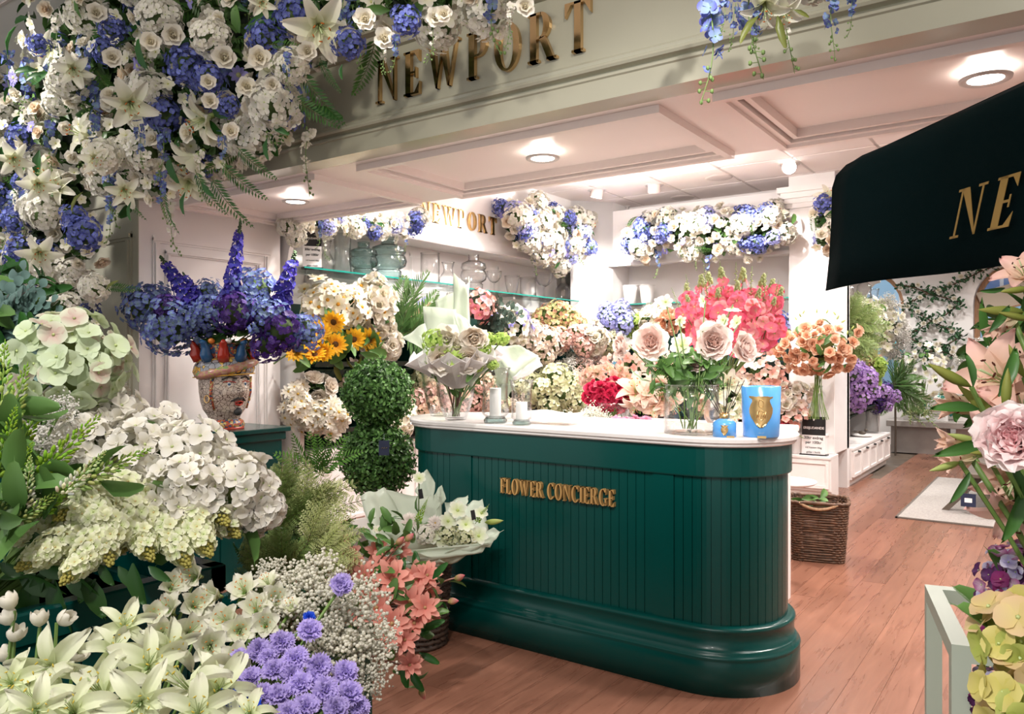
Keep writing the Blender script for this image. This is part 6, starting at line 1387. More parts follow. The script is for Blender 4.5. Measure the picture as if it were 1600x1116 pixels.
# garden roses and helleborus in the counter vase
vp = oncounter(1080, 677); sv = cz(vp); rose_v = vessel('glass_cylinder_vase', 'large clear glass cylinder vase with garden roses on the counter', 'vase', vp, 84*sv, 76*sv, 'cyl', M['glass'], wall=.006)
def vstem(name, label, mesh, px, py, z, spx, dirv, group, root=vp, part='bloom', leaves=2, mat='stem', r_=.003, base_h=.02, lf=None, lsz=.09, spread=.03):
    tp = np.array(WZ(px, py, z)); b = np.array(root)+np.array([random.uniform(-spread, spread), random.uniform(-spread, spread), base_h]); r = empty(name, b, label, 'flower', group)
    n = to_cam(tp)+np.asarray(dirv, float); place(part, mesh, r, tp, n, random.random()*6, spx*z/FPX)
    mid = (b+tp)/2; mid[:2] = b[:2]*.65+tp[:2]*.35; P = curve3(b, mid, tp-n/np.linalg.norm(n)*spx*z/FPX*.12, 7); g = G(); tube(g, P, r_, seg=5); obj('stem', g, M[mat], r, smooth=True)
    for k in range(leaves): q = P[3+k % 3]; place('leaf', random.choice(lf or leaf_m), r, q, rnd_dir((0, 0, 1), .8), random.random()*6, lsz*random.uniform(.8, 1.2))
    return r
for px, py, z, sp, dv, k, lb in ((1018, 535, 3.62, 58, (-.15, 0, .1), 0, 'large blush garden rose facing left of centre over the counter'), (1113, 535, 3.60, 62, (.15, 0, .15), 1, 'large blush garden rose facing front over the counter'),
    (978, 540, 3.65, 44, (-1.6, -.6, 0), 0, 'blush garden rose seen sideways at the left of the vase bunch'), (1155, 545, 3.62, 54, (1.2, .4, .1), 1, 'blush garden rose seen sideways at the right of the vase bunch'), (1088, 572, 3.6, 32, (0, 0, .6), 0, 'half open blush rose bud under the white clematis')):
    vstem('garden_rose', lb, rose_b[k], px, py, z, sp, dv, None, lf=leaf_m, leaves=5)
for i, (px, py, sp) in enumerate(((1066, 540, 44), (1062, 500, 24), (1100, 470, 26), (1040, 472, 28), (1145, 480, 34), (1152, 505, 30), (1095, 555, 24), (1130, 500, 24))):
    vstem('white_clematis', 'white six petalled clematis among the blush garden roses', hell[i % 2], px, py, 3.6, sp, RNG.normal(0, .5, 3), 'white clematis in the counter vase', leaves=1)
fan('rose_greens', 'green foliage under the garden roses above the glass vase', 1075, 600, 3.62, 20, 60, [frond[0], frond[1]], -10, 190, part='leaf_spray'); 
r = zb('rose_leaves', 'green leaves spilling over the rim of the garden rose vase', 1070, 582, 3.62, 110, 50, [('leaf', leaf_m, 1, 1)], 46, 34, cat='foliage', foliage=False)
# wrapped bouquet in the glass bowl vase
def wrap(name, label, c, sheets, mat, grp=None):
    r = empty(name, c, label, 'wrapping paper', grp)
    for i, P in enumerate(sheets): sheet('paper_fold', None, P, mat, parent=r, amp=.006, sd=i+1, n=8, m=8); o = r.children[-1]; 
    return r
def conewrap(name, label, c, ax, R_, r_, L_, mat, spikes=9, open_=1.0, seed=1, jag=.25, half=False, col=None):
    """flared paper cone with pointed folded corners: c = throat, ax = axis toward the blooms"""
    rs = np.random.RandomState(seed); c = np.array(c); r = empty(name, c, label, 'wrapping paper'); Fm = frame(ax)
    for lay in range(2):
        n = spikes*4; V = []; rows = 7; off = lay*.4
        for i in range(rows+1):
            t = i/rows
            for j in range(n+1):
                a = 2*PI*j/n+off; ph = (j % 4)/4; tri = 1-abs(ph-.5)*2; jg = rs.uniform(.6, 1.0) if j < n and i == rows else 1
                rr = r_+(R_-r_)*(t**.9)*(1+.13*math.cos(2*PI*j/4*1)*t); zz = L_*t*(1+(jag*(tri-.4)*(t**2))*(1 if lay == 0 else .8))*(1-.12*lay)
                rr *= 1+.04*math.sin(a*3+seed)
                V.append(c+Fm@np.array([rr*math.cos(a), rr*math.sin(a), zz]))
        g = G(); g.add(V, grid(rows, n)); o = obj('paper_sheet', g, mat, r, smooth=False); md = o.modifiers.new('thick', 'SOLIDIFY'); md.thickness = .0015
    return r
bp = p1+np.array([0, 0, .0]); thr = np.array(WZ(712, 600, 3.98))
zbq = 3.95
conewrap('bouquet_wrap', 'pale tissue collar around the white and lime bouquet in the glass vase', WZ(716, 606, zbq), (0, -.12, 1), .225, .03, .17, M['paper_w'], 9, seed=3, jag=.3)
P = lambda *a: [np.array(WZ(*q)) for q in a]
wr = empty('bouquet_back_paper', WZ(712, 560, 4.15), 'tall sage green wrapping paper standing up behind the white bouquet', 'wrapping paper')
for i, q in enumerate((((660, 478, 4.2), (713, 484, 4.12), (716, 590, 4.02), (668, 570, 4.08)), ((708, 426, 4.2), (733, 450, 4.15), (735, 545, 4.1), (709, 560, 4.12)), ((733, 432, 4.25), (731, 446, 4.2), (733, 540, 4.1), (726, 545, 4.15)),
    ((627, 529, 4.1), (664, 505, 4.12), (680, 560, 4.04), (655, 541, 4.04)), ((680, 470, 4.3), (712, 455, 4.3), (712, 490, 4.3), (684, 492, 4.3)), ((708, 486, 4.1), (728, 497, 4.08), (757, 540, 4.0), (722, 548, 4.0)),
    ((654, 522, 4.0), (672, 535, 3.98), (700, 600, 3.9), (668, 575, 3.92)), ((755, 553, 3.9), (765, 572, 3.86), (735, 604, 3.86), (722, 596, 3.9)))):
    sheet('paper_fold', None, P(*q), M['paper_g'], parent=wr, amp=.005, sd=i+1, n=8, m=6)
for i, (px, py, sp, me, nm, lb) in enumerate(((702, 525, 48, rose_w[0], 'white_peony', 0), (740, 526, 52, peony_w[0], 'white_peony', 0), (690, 562, 54, peony_w[1], 'white_peony', 0), (733, 560, 52, peony_w[0], 'white_peony', 0), (716, 540, 40, rose_w[1], 'white_peony', 0), (702, 545, 26, rose_w[2], 'white_peony', 0),
    (680, 534, 42, HY['lime'][0], 'viburnum', 1), (712, 562, 50, HY['lime'][1], 'viburnum', 1), (676, 558, 26, HY['lime'][0], 'viburnum', 1), (785, 530, 24, HY['lime'][1], 'viburnum', 1), (755, 545, 26, HY['lime'][0], 'viburnum', 1), (745, 570, 26, HY['lime'][1], 'viburnum', 1), (765, 530, 22, HY['lime'][0], 'viburnum', 1), (770, 570, 18, HY['lime'][0], 'viburnum', 1))):
    vstem(nm, ('creamy white round bloom in the wrapped counter bouquet', 'lime green viburnum ball in the wrapped counter bouquet')[lb], me, px, py, 3.82, sp, RNG.normal(0, .25, 3), ('white blooms of the wrapped bouquet', 'lime viburnum of the wrapped bouquet')[lb], root=p1, lf=leaf_m, leaves=2, mat='bark' if lb == 0 else 'stem', r_=.004, spread=.016, lsz=.07)
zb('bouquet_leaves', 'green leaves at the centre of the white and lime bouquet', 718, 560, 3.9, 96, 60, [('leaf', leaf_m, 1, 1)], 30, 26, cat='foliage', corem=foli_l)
# sage wrapped paper cone lying to the right, over the hurricanes
wr2 = empty('paper_cone', WZ(810, 560, 4.3), 'sage and white wrapping paper cone leaning right above the candles', 'wrapping paper')
for i, q in enumerate((((765, 540, 4.2), (812, 540, 4.15), (842, 556, 4.2), (800, 590, 4.1)), ((800, 590, 4.1), (842, 558, 4.2), (848, 572, 4.25), (806, 596, 4.15)), ((765, 540, 4.2), (800, 590, 4.1), (806, 612, 4.15), (775, 600, 4.2)), ((775, 600, 4.2), (806, 600, 4.1), (792, 625, 4.15), (782, 625, 4.15)), ((764, 548, 4.15), (800, 540, 4.3), (845, 560, 4.4), (820, 585, 4.3)))):
    sheet('paper_fold', None, P(*q), M['paper_g'] if i != 1 else M['paper_w'], parent=wr2, amp=.006, sd=i+3, n=7, m=6)
# peach roses on the stand before the pillar
r = zb('peach_rose_bunch', 'full bunch of small peach spray roses in front of the white pillar', 1277, 545, 7.95, 116, 78, [('peach_rose', rose_p, 1, 1), ('leaf', leaf_m, .25, 1.1)], 110, 17, stems=16, corem=foli_l, stem_to=np.array(WZ(1272, 655, 7.95)))
for i in range(12):
    a = i*.55; p = WZ(1277+52*math.cos(a)+random.uniform(-6, 6), 520-34*abs(math.sin(a)), 7.9); place('bud', bud_l[0], r, np.array(p), rnd_dir((0, 0, 1), .5), 0, .05)
p = WY(1272, 680, 8.53); vessel('footed_vase', 'narrow clear footed vase under the peach spray roses', 'vase', (p.x, p.y, .645), .17, .50, 'flare', M['glass'], wall=.008)
pr_ = empty('riser_box', (p.x, 8.53, .43), 'white riser box behind the price card carrying the peach rose vase', 'riser'); g = G(); bbox(g, (p.x-.27, 8.46, .43), (p.x+.12, 8.615, .62), .004); obj('box', g, M['white'], pr_)
g = G(); bbox(g, (p.x-.28, 8.45, .62), (p.x+.13, 8.618, .645), .004); obj('riser_top', g, M['white'], pr_)
# far side bins
def sb(name, label, px, py, w_, h_, kinds, N, bs, X=-2.02, **k):
    p = WX(px, py, X); return bunch(name, label, 'flower bunch', (px, py, DEP(p)), (w_, h_), kinds, N, bs, bias=(.8, -.6, .2), **k)
zz_ = DEP(WX(1330, 520, -1.95))
fan('asparagus_fern', 'feathery green asparagus fern in the far side bin next to the pillar', 1320, 505, zz_, 20, 62, plume, -80, 70)
fan('asparagus_fern', 'arching green asparagus fern lower in the same far bin', 1335, 530, zz_-.1, 12, 44, plume, -70, 20)
sb('white_blossom_bunch', 'white blossoms in the upper far side bin', 1350, 492, 60, 54, [('white_blossom', stock, 1, 1), ('leaf', leaf_m, .3, 1)], 60, 15)
sb('white_blossom_bunch', 'white stock blossoms at the far end of the side bins', 1383, 515, 50, 84, [('white_blossom', stock, 1, 1), ('tiny_blossom_cloud', gyp_w, .25, 1.8)], 70, 15)
sb('violet_phlox_bunch', 'violet phlox in the lower far side bin', 1332, 604, 58, 72, [('phlox_head', HY['vio'], 1, 1)], 20, 26)
sb('plum_phlox_bunch', 'dusky violet phlox right of the bright violet ones', 1375, 622, 36, 34, [('phlox_head', HY['vio']+HY['purp'], 1, 1)], 8, 22)
sb('lime_hydrangea_bunch', 'lime green hydrangeas above the violet phlox', 1355, 572, 44, 58, [('viburnum_ball', HY['lime']+HY['autumn'], 1, 1)], 15, 22)
zz_ = DEP(WX(1400, 600, -1.9))
fan('grass_bunch', 'spiky dark green grass tuft at the end of the side bins', 1392, 600, zz_, 24, 58, palm, -100, 90, tilt=.7)
p = WY(1424, 640, 13.2); fan('grass_bunch', 'white plumed grass in the pot on the far bench', 1424, 640, DEP(p), 12, 60, [budst[0]], 60, 120, part='stem')
bunch('white_magnolia_branches', 'white flowering branches standing on the far bench', 'flower bunch', (1444, 585, DEP(p)), (84, 90), [('white_blossom', stock, 1, 1), ('leaf', leaf_m, .4, 1.1)], 90, 12, foliage=False, stems=14, stem_to=(WY(1440, 650, 13.2)))
p = WY(1556, 560, 13.6); bunch('gypsophila_cloud', 'pale mass of baby breath in front of the right arched window', 'flower bunch', (1556, 562, DEP(p)), (96, 50), [('tiny_blossom_cloud', gyp_w, 1, 1)], 46, 30, foliage=False)
p = WY(1556, 600, 13.6); g = G(); q = np.array([p.x, p.y, 0]); r = empty('planter_box', q, 'white planter under the baby breath at the right window', 'planter'); box(g, (-.5, -.2, 0), (.5, .2, .98), o=q); obj('box', g, M['white_in'], r)
g = G(); box(g, (-.52, -.22, .98), (.52, .22, 1.02), o=q); obj('rim', g, M['white_in'], r)
# ivy strands trained in a diamond lattice on the far wall
def ivy(label, P):
    Q = [np.array(WY(px, py, YF-.13)) for px, py in P]; r = empty('ivy_strand', Q[0], label, 'ivy', 'ivy lattice')
    g = G(); tube(g, Q, .010, seg=4); obj('vine', g, M['bark'], r); L_ = 0
    lv = G(); bl_ = []
    for a, b in zip(Q, Q[1:]):
        n = int(np.linalg.norm(b-a)/.0095)
        for i in range(n):
            p = a+(b-a)*i/n+RNG.normal(0, 1, 3)*np.array([.035, .02, .04]); c_ = random.uniform(.6, 1.3)
            lv.put(petal(L=random.uniform(.07, .12), W=.045, a0=20, curl=-20, n=2, m=2, c0=(.02*c_, .07*c_, .03*c_), c1=(.04*c_, .12*c_, .045*c_), q=.9, p=.85), R=frame(rnd_dir((0, -1, .1), .8), random.random()*6), loc=p)
            if i % 40 == 5: bl_.append(p+np.array([0, -.05, 0]))
    o = obj('ivy_leaves', lv, [M['leaf']], r, smooth=True); o['kind'] = 'stuff'
    for p in bl_: place('white_rose', random.choice(rose_w), r, p, (0, -1, .2), random.random()*6, .085)
ivy('ivy strand falling from the parasol edge to the window, topmost of the lattice', [(1403, 444), (1430, 450), (1455, 460), (1480, 466), (1502, 473)])
ivy('ivy strand rising from the left window toward the top right corner', [(1412, 478), (1435, 466), (1458, 455), (1480, 448), (1505, 438), (1530, 425), (1560, 414), (1590, 408)])
ivy('ivy strand zigzagging down from the left window, second row', [(1413, 478), (1435, 490), (1455, 502), (1480, 513), (1502, 524)])
ivy('ivy strand climbing to the right window, second row', [(1412, 525), (1435, 515), (1458, 500), (1478, 492), (1502, 473)])
ivy('ivy strand sloping down to the magnolia branches, third row', [(1413, 524), (1432, 534), (1455, 545), (1480, 552), (1504, 562)])
ivy('ivy strand climbing to the right, lowest of the lattice', [(1420, 562), (1440, 556), (1462, 546), (1482, 538), (1503, 524)])

# ================================================================ TOPIARY AND FLOOR BOUQUET
tb = WZ(590, 700, 4.75); tbx = np.array([tb.x, tb.y, 0])
r = empty('boxwood_topiary', tbx, 'double ball boxwood topiary standing left of the counter', 'topiary')
def ball(zc_px, rp):
    c = np.array([tb.x, tb.y, WZ(590, zc_px, 4.75)[2]]); R_ = rp*4.75/FPX; g = G(); ell(g, c, R_*.72, R_*.72, R_*.72, 14, 9, (.008, .02, .005))
    L1_ = [petal(L=.030, W=.02, a0=20, curl=-30, n=2, m=2, q=.6, c0=cc, c1=tuple(x*1.5 for x in cc)) for cc in ((.045, .11, .025), (.07, .16, .04), (.025, .065, .015), (.10, .21, .055))]
    for i, d in enumerate(fib(4200)):
        d = d+RNG.normal(0, .05, 3); d /= np.linalg.norm(d); bump = 1+.10*math.sin(d[0]*9)*math.sin(d[1]*8+2)*math.sin(d[2]*7+1); rr = R_*bump*random.uniform(.74, 1.03); g.put(L1_[i % 4], R=frame(rnd_dir(d, .6), random.random()*6), loc=c+d*rr)
    o = obj('leaf_ball', g, [M['leaf']], r, smooth=True); o['kind'] = 'stuff'
ball(616, 53); ball(718, 57)
g = G(); tube(g, [tbx+np.array([0, 0, .40]), tbx+np.array([.01, 0, .8]), tbx+np.array([0, .01, 1.25])], .018, .014, 9); obj('trunk', g, M['bark'], r, smooth=True)
for k in range(9): a = k*.7; c = tbx+np.array([0, 0, 1.1]); g = G(); tube(g, [c, c+np.array([.09*math.cos(a), .09*math.sin(a), .08]), c+np.array([.15*math.cos(a), .15*math.sin(a), .16])], .005, .002, 4); obj('branch', g, M['bark'], r)
g = G(); lathe(g, [(0, 0), (.13, 0), (.15, .3), (.185, .40), (.20, .41), (.20, .44), (.17, .44), (.16, .40), (0, .40)], 36, o=tbx); obj('pot', g, M['terracotta'], r, smooth=True)
q = np.array(WZ(600, 700, 4.44)); t_ = empty('hang_tag', q, 'small navy hang tag with gold print on the lower topiary ball', 'tag'); dd = to_cam(q); dd[2] = 0; uu_ = np.array([RT[0], RT[1], 0])
g = G(); quadprism(g, [q-uu_*.03-np.array([0, 0, .042]), q+uu_*.03-np.array([0, 0, .042]), q+uu_*.03+np.array([0, 0, .042]), q-uu_*.03+np.array([0, 0, .042])], dd*.003); obj('card', g, M['navy'], t_)
g = G(); 
for k in range(3): tube(g, [q+uu_*(-.014+.012*k)+dd*.005+np.array([0, 0, -.003]), q+uu_*(-.006+.012*k)+dd*.005+np.array([0, 0, .004])], .0015)
obj('gold_print', g, M['gold'], t_); g = G(); tube(g, [q+np.array([0, 0, .042]), q+np.array([0, 0, .075])-dd*.03], .0012); obj('cord', g, M['navy'], t_)
# large wrapped bouquet leaning out of the dark basket
thr = np.array([TUB[0], TUB[1], .47])
wr3 = empty('floor_bouquet_wrap', thr, 'large sage green paper fan around the white bouquet before the counter end', 'wrapping paper')
for i, q in enumerate((((563, 775, 3.9), (600, 762, 4.0), (655, 850, 3.85), (585, 855, 3.6)), ((590, 765, 4.05), (690, 778, 4.0), (690, 850, 3.85), (610, 830, 3.8)), ((648, 768, 4.05), (667, 733, 4.1), (680, 755, 4.05), (676, 800, 3.95)), ((676, 778, 4.0), (690, 756, 4.05), (697, 780, 4.0), (680, 800, 3.95)),
    ((695, 786, 4.0), (731, 773, 4.0), (732, 786, 3.95), (700, 840, 3.8)), ((728, 786, 3.95), (754, 781, 3.95), (764, 832, 3.85), (705, 850, 3.75)), ((764, 828, 3.8), (788, 829, 3.75), (765, 852, 3.65), (690, 862, 3.6)), ((770, 846, 3.62), (752, 864, 3.6), (660, 880, 3.5), (640, 860, 3.5)),
    ((563, 830, 3.5), (640, 862, 3.45), (700, 880, 3.55), (620, 895, 3.5)), ((765, 850, 3.6), (700, 858, 3.55), (655, 890, 3.55), (705, 880, 3.6)), ((600, 830, 3.7), (690, 850, 3.6), (690, 890, 3.7), (640, 880, 3.7)))):
    sheet('paper_fold', None, P(*q), M['paper_g'], parent=wr3, amp=.008, sd=i+2, n=9, m=7)
zbz = 3.62
for i, (px, py, sp, me, nm, lb) in enumerate(((700, 815, 34, hell[0], 'white_clematis', 0), (715, 798, 36, hell[1], 'white_clematis', 0), (728, 820, 34, hell[0], 'white_clematis', 0), (675, 838, 36, hell[1], 'white_clematis', 0), (748, 838, 36, hell[0], 'white_clematis', 0), (690, 845, 34, hell[1], 'white_clematis', 0), (752, 802, 26, hell[0], 'white_clematis', 0), (655, 748, 26, hell[1], 'white_clematis', 0),
    (700, 835, 34, HY['cream'][0], 'cream_hydrangea', 1), (665, 835, 34, HY['white'][1], 'cream_hydrangea', 1), (728, 842, 34, HY['cream'][1], 'cream_hydrangea', 1), (640, 815, 32, mum[0], 'chrysanthemum', 2), (680, 818, 28, mum[0], 'chrysanthemum', 2))):
    vstem(nm, ('open white clematis in the paper fan before the counter', 'cream hydrangea in the paper fan before the counter', 'white chrysanthemum in the paper fan before the counter')[lb], me, px, py, zbz, sp, (.1, 0, .5), ('white blooms in the paper fan', 'cream hydrangeas in the paper fan', 'chrysanthemums in the paper fan')[lb], root=thr, leaves=1, lf=leaf_m)
for i, (px, py, px2, py2) in enumerate(((668, 780, 652, 815), (763, 790, 745, 815))):
    a, b = np.array(WZ(px, py, zbz)), np.array(WZ(px2, py2, zbz)); r = empty('snapdragon', b, 'green budded snapdragon stem in the paper fan, '+('left one' if i == 0 else 'right one'), 'flower'); place('bud_spike', budst[0], r, b, a-b, 0, np.linalg.norm(a-b)*1.1); place('bud_spike', lupin[1], r, b, a-b, 0, np.linalg.norm(a-b))
for px, py, lb in ((658, 772, 'black and white name tag on the upper stem of the paper fan bouquet'), (740, 805, 'black tag lying on the right side of the paper fan bouquet')):
    q = np.array(WZ(px, py, 3.58)); g = G(); quadprism(g, [q-uu_*.008-np.array([0, 0, .024]), q+uu_*.012-np.array([0, 0, .02]), q+uu_*.004+np.array([0, 0, .024]), q-uu_*.015+np.array([0, 0, .02])], to_cam(q)*.004); o = obj('name_tag', g, M['black']); tag(o, lb, 'tag')
r = empty('lily_bud', WZ(772, 812, 3.7), 'single green bud poking out right of the paper fan', 'flower'); place('bud', bud_l[0], r, np.array(WZ(772, 815, 3.7)), (.8, .5, .1), 0, .09)
# ================================================================ FRONT FLOWER STAND
def crate(name, label, x0, y0, x1, y1, h, grp='green planter boxes'):
    r = empty(name, ((x0+x1)/2, (y0+y1)/2, 0), label, 'planter', grp)
    g = G(); box(g, (x0, y0, 0), (x1-.014, y1-.014, h-.10)); obj('inner_box', g, M['green'], r)
    g = G(); box(g, (x0, y0, h-.11), (x1-.014, y1-.014, h-.10)); obj('soil', g, M['moss'], r)
    for (a, b) in (((x1-.03, y0, h-.06), (x1+.012, y1+.012, h)), ((x0, y1-.03, h-.06), (x1+.012, y1+.012, h)), ((x0, y0, h-.06), (x0+.03, y1, h)), ((x0, y0, h-.06), (x1, y0+.03, h))):
        g = G(); bbox(g, a, b, .004); obj('rim_rail', g, M['green'], r)
    g = G(); bbox(g, (x1-.012, y0, h-.085), (x1+.006, y1+.006, h-.062), .003); obj('bead_moulding', g, M['green'], r)
    n = max(2, round((y1-y0)/.075)); d = (y1-y0)/n
    for i in range(n): g = G(); box(g, (x1-.014, y0+i*d+.002, 0), (x1, y0+(i+1)*d-.002, h-.08)); obj('bead_board', g, M['green'], r)
    n = max(2, round((x1-x0)/.075)); d = (x1-x0)/n
    for i in range(n): g = G(); box(g, (x0+i*d+.002, y1-.014, 0), (x0+(i+1)*d-.002, y1, h-.08)); obj('bead_board', g, M['green'], r)
    return r
crate('planter_box', 'dark green planter box showing under the cream panicles', -2.15, .22, -1.50, 1.02, 1.0)
crate('planter_box', 'low dark green planter box carrying the lilac carnations', -1.46, .30, -1.02, .93, .60)
crate('planter_box', 'dark green planter box at the back left carrying the white hydrangeas', -2.85, .22, -2.18, 1.25, 1.08)
crate('planter_box', 'dark green planter box carrying the feathery greens', -2.30, 1.34, -1.80, 1.78, .66)
RA = np.array([-1.8, .65, .92]); RB = np.array([-1.24, .62, .52]); RC = np.array([-2.05, 1.5, .58]); RD = np.array([-2.5, .8, 1.0])
fl_bigw = [g_floret4((.78, .74, .60), (.91, .88, .84), W=.44, cup=.22, n=5, q=.75).mesh('floret', PL) for _ in range(4)]
fl_bigg = [g_floret4((.60, .68, .42), (.70, .80, .58), W=.60, cup=.16, n=5).mesh('floret', PL) for _ in range(3)]+[g_floret4((.66, .42, .38), (.74, .80, .62), W=.60, n=5).mesh('floret', PL)]
def bighead(name, label, px, py, z, rpx, fpx, meshes, N, root, grp, flat=(1, .9, .9)):
    c = np.array(WZ(px, py, z)); s = z/FPX; r = empty(name, root, label, 'flower', grp); rad = np.array(flat)*rpx*s
    g = G(); tube(g, curve3(root, (root+c)/2+np.array([0, 0, .05]), c, 6), .006, seg=6); obj('stem', g, M['stem'], r)
    g = G(); ell(g, c, *(rad*.55), 10, 7, (.24, .30, .10)); obj('flower_core', g, [M['petal']], r, smooth=True)
    b = to_cam(c); n = 0
    for d in fib(int(N*1.5)):
        d = d+RNG.normal(0, .12, 3); d /= np.linalg.norm(d)
        if d@b < -.35: continue
        place('floret', random.choice(meshes), r, c+BAS@(d*rad*random.uniform(.72, 1.12)), BAS@d+b*.25+RNG.normal(0, .30, 3), random.random()*6, fpx*s*random.uniform(.85, 1.15)); n += 1
    for k in range(3): place('leaf', random.choice(leaf_m), r, c-np.array([0, 0, rad[2]*.7]), rnd_dir((0, 0, 1), .8), k*2.1, .13)
    return r
WHL = 'white hydrangea head, '
for px, py, z, rp, lb in ((165, 655, 1.85, 58, 'uppermost, touching the pale green head'), (235, 682, 1.80, 50, 'under the first vase column, top middle'), (120, 700, 1.75, 62, 'left, behind the lupin spikes'), (215, 725, 1.70, 66, 'centre left of the white mass'),
    (298, 718, 1.72, 64, 'centre of the white mass, below the head vase'), (366, 765, 1.68, 60, 'right side of the white mass near the green fronds'), (290, 770, 1.62, 60, 'low, just above the cream panicles'), (402, 795, 1.70, 36, 'smallest, at the right edge of the white mass')):
    bighead('white_hydrangea', WHL+lb, px, py, z, rp*.93, 42, fl_bigw, 58, RD if px < 260 else RA, 'white hydrangeas of the front stand')
bighead('green_hydrangea', 'very large pale green hydrangea head at the far left, under the eucalyptus', 108, 570, 1.80, 84, 40, fl_bigg, 90, RD, None)
# lace flowers
for px, py, sp, lb in ((65, 690, 70, 'white lace flower umbel between the lupins and hydrangeas, upper one'), (90, 740, 60, 'white lace flower umbel behind the lupins, lower one'), (95, 640, 50, 'greenish lace flower umbel under the pale green hydrangea')):
    vstem('lace_flower', lb, gyp_w[0], px, py, 1.66, sp, (0, 0, .8), 'lace flowers', root=RA, part='umbel', leaves=1)
# cream panicles
for i, (px, py, z, x2, y2, lb) in enumerate(((125, 795, 1.52, 190, 770, 'left upper'), (60, 870, 1.42, 120, 835, 'far left, lowest'), (35, 830, 1.46, 90, 800, 'far left, behind'), (175, 890, 1.44, 150, 800, 'centre, hanging lowest'), (118, 888, 1.42, 170, 830, 'centre left'), (240, 880, 1.50, 200, 800, 'centre right'), (300, 895, 1.52, 250, 810, 'right, with orange buds at its tip'),
    (330, 870, 1.55, 290, 790, 'right, nearest the green corner'), (385, 850, 1.62, 310, 780, 'far right, toward the feathery greens'), (200, 840, 1.55, 240, 780, 'upper centre'), (352, 815, 1.62, 300, 770, 'upper right'), (160, 835, 1.5, 210, 800, 'middle of the mass'))):
    a, b = np.array(WZ(x2, y2, z+.06)), np.array(WZ(px, py, z-.03)); r = empty('cream_panicle', RA, 'cream lime panicle over the planter rim, '+lb, 'flower', 'cream panicles')
    d = b-a; place('panicle', pani[i % 2], r, a-d*.15, d, i, 100*z/FPX*1.35); g = G(); tube(g, curve3(RA, (RA+a)/2+np.array([0, 0, .12]), a, 6), .006, seg=5); obj('stem', g, M['stem'], r)
# lupins
for i, (x0, y0, x1, y1, z, m, lb) in enumerate(((2, 640, 8, 530, 1.50, 0, 'at the left image edge, tallest'), (5, 690, 44, 565, 1.48, 0, 'second from the left edge'), (0, 730, 26, 632, 1.42, 1, 'dark green one below the tallest'), (18, 765, 52, 688, 1.40, 1, 'short one above the white lupin'),
    (68, 735, 160, 645, 1.45, 1, 'leaning right, middle'), (140, 745, 240, 700, 1.48, 0, 'leaning far right over the white hydrangeas'), (45, 802, 104, 760, 1.38, 0, 'lowest, leaning right'), (0, 800, 20, 735, 1.36, 0, 'lowest at the left edge'), (78, 790, 125, 738, 1.42, 1, 'between the two right leaning ones'), (20, 720, 70, 620, 1.55, 1, 'behind, below the eucalyptus'))):
    a, b = np.array(WZ(x0, y0, z)), np.array(WZ(x1, y1, z+.03)); r = empty('lupin_spike', RA-np.array([0, .2, 0]), 'green budded lupin spike, '+lb, 'flower', 'green lupin spikes'); d = b-a
    place('bud_spike', lupin[m], r, a-d*.15, d, i, np.linalg.norm(d)*1.15); q = RA-np.array([0, .2, 0]); g = G(); tube(g, curve3(q, (q+a)/2, a, 6), .006, seg=5); obj('stem', g, M['stem'], r)
    for k in range(4): place('leaf', leaf_m[k % 2], r, a+RNG.normal(0, .012, 3), rnd_dir(-d, .6), k*1.6, .11)
for i, (x0, y0, x1, y1, lb) in enumerate(((40, 790, 46, 730, 'left one'), (100, 770, 150, 720, 'right one'))):
    a, b = np.array(WZ(x0, y0, 1.38)), np.array(WZ(x1, y1, 1.38)); r = empty('white_lupin', RA, 'white budded lupin between the green spikes, '+lb, 'flower', 'white lupins'); place('bud_spike', lup_w[0], r, a, b-a, 0, np.linalg.norm(b-a)*1.35)
# dark leaves hanging over the planter face, each a thing of its own part
r = empty('hanging_leaves', WZ(150, 900, 1.42), 'large dark green leaves hanging over the green planter under the panicles', 'foliage')
def leafat(r, mesh, px, py, z, ang, spx, tiltv=0, name='leaf'):
    p = np.array(WZ(px, py, z)); s = spx*z/FPX; d = np.array([RT[0]*math.cos(ang), RT[1]*math.cos(ang), math.sin(ang)]); z_ = -np.array([FW[0], FW[1], -.25]); z_ = z_+RNG.normal(0, .25, 3); z_ -= d*(z_@d); z_ /= np.linalg.norm(z_); y_ = np.cross(z_, d)
    o = place(name, mesh, r, p); o.matrix_local = Matrix.Translation(tuple(p-wob(r)))@Matrix(np.stack([d, y_, z_], 1).tolist()).to_4x4()@Matrix.Diagonal((s,)*3+(1,)); return o
bigleaf = [g_leaf(W=.36, a0=12, curl=-30, c0=(.015, .055, .012), c1=(.035, .10, .02), n=6).mesh('leaf', [M['leaf']]) for _ in range(2)]
for px, py, a, sp in ((50, 900, -1.7, 90), (85, 905, -1.3, 95), (100, 890, -.7, 80), (130, 900, -1.1, 80), (185, 885, -.9, 50), (208, 880, -1.3, 75), (232, 885, -.6, 45), (0, 830, -.2, 75), (0, 850, .5, 60), (0, 880, -.5, 50), (30, 900, -.4, 80), (70, 890, -1.9, 60), (0, 905, .1, 60), (5, 800, .3, 60), (150, 905, -2.2, 50), (55, 880, -.3, 70), (155, 880, -1.0, 45)):
    leafat(r, random.choice(bigleaf), px, py, 1.43, a, sp)
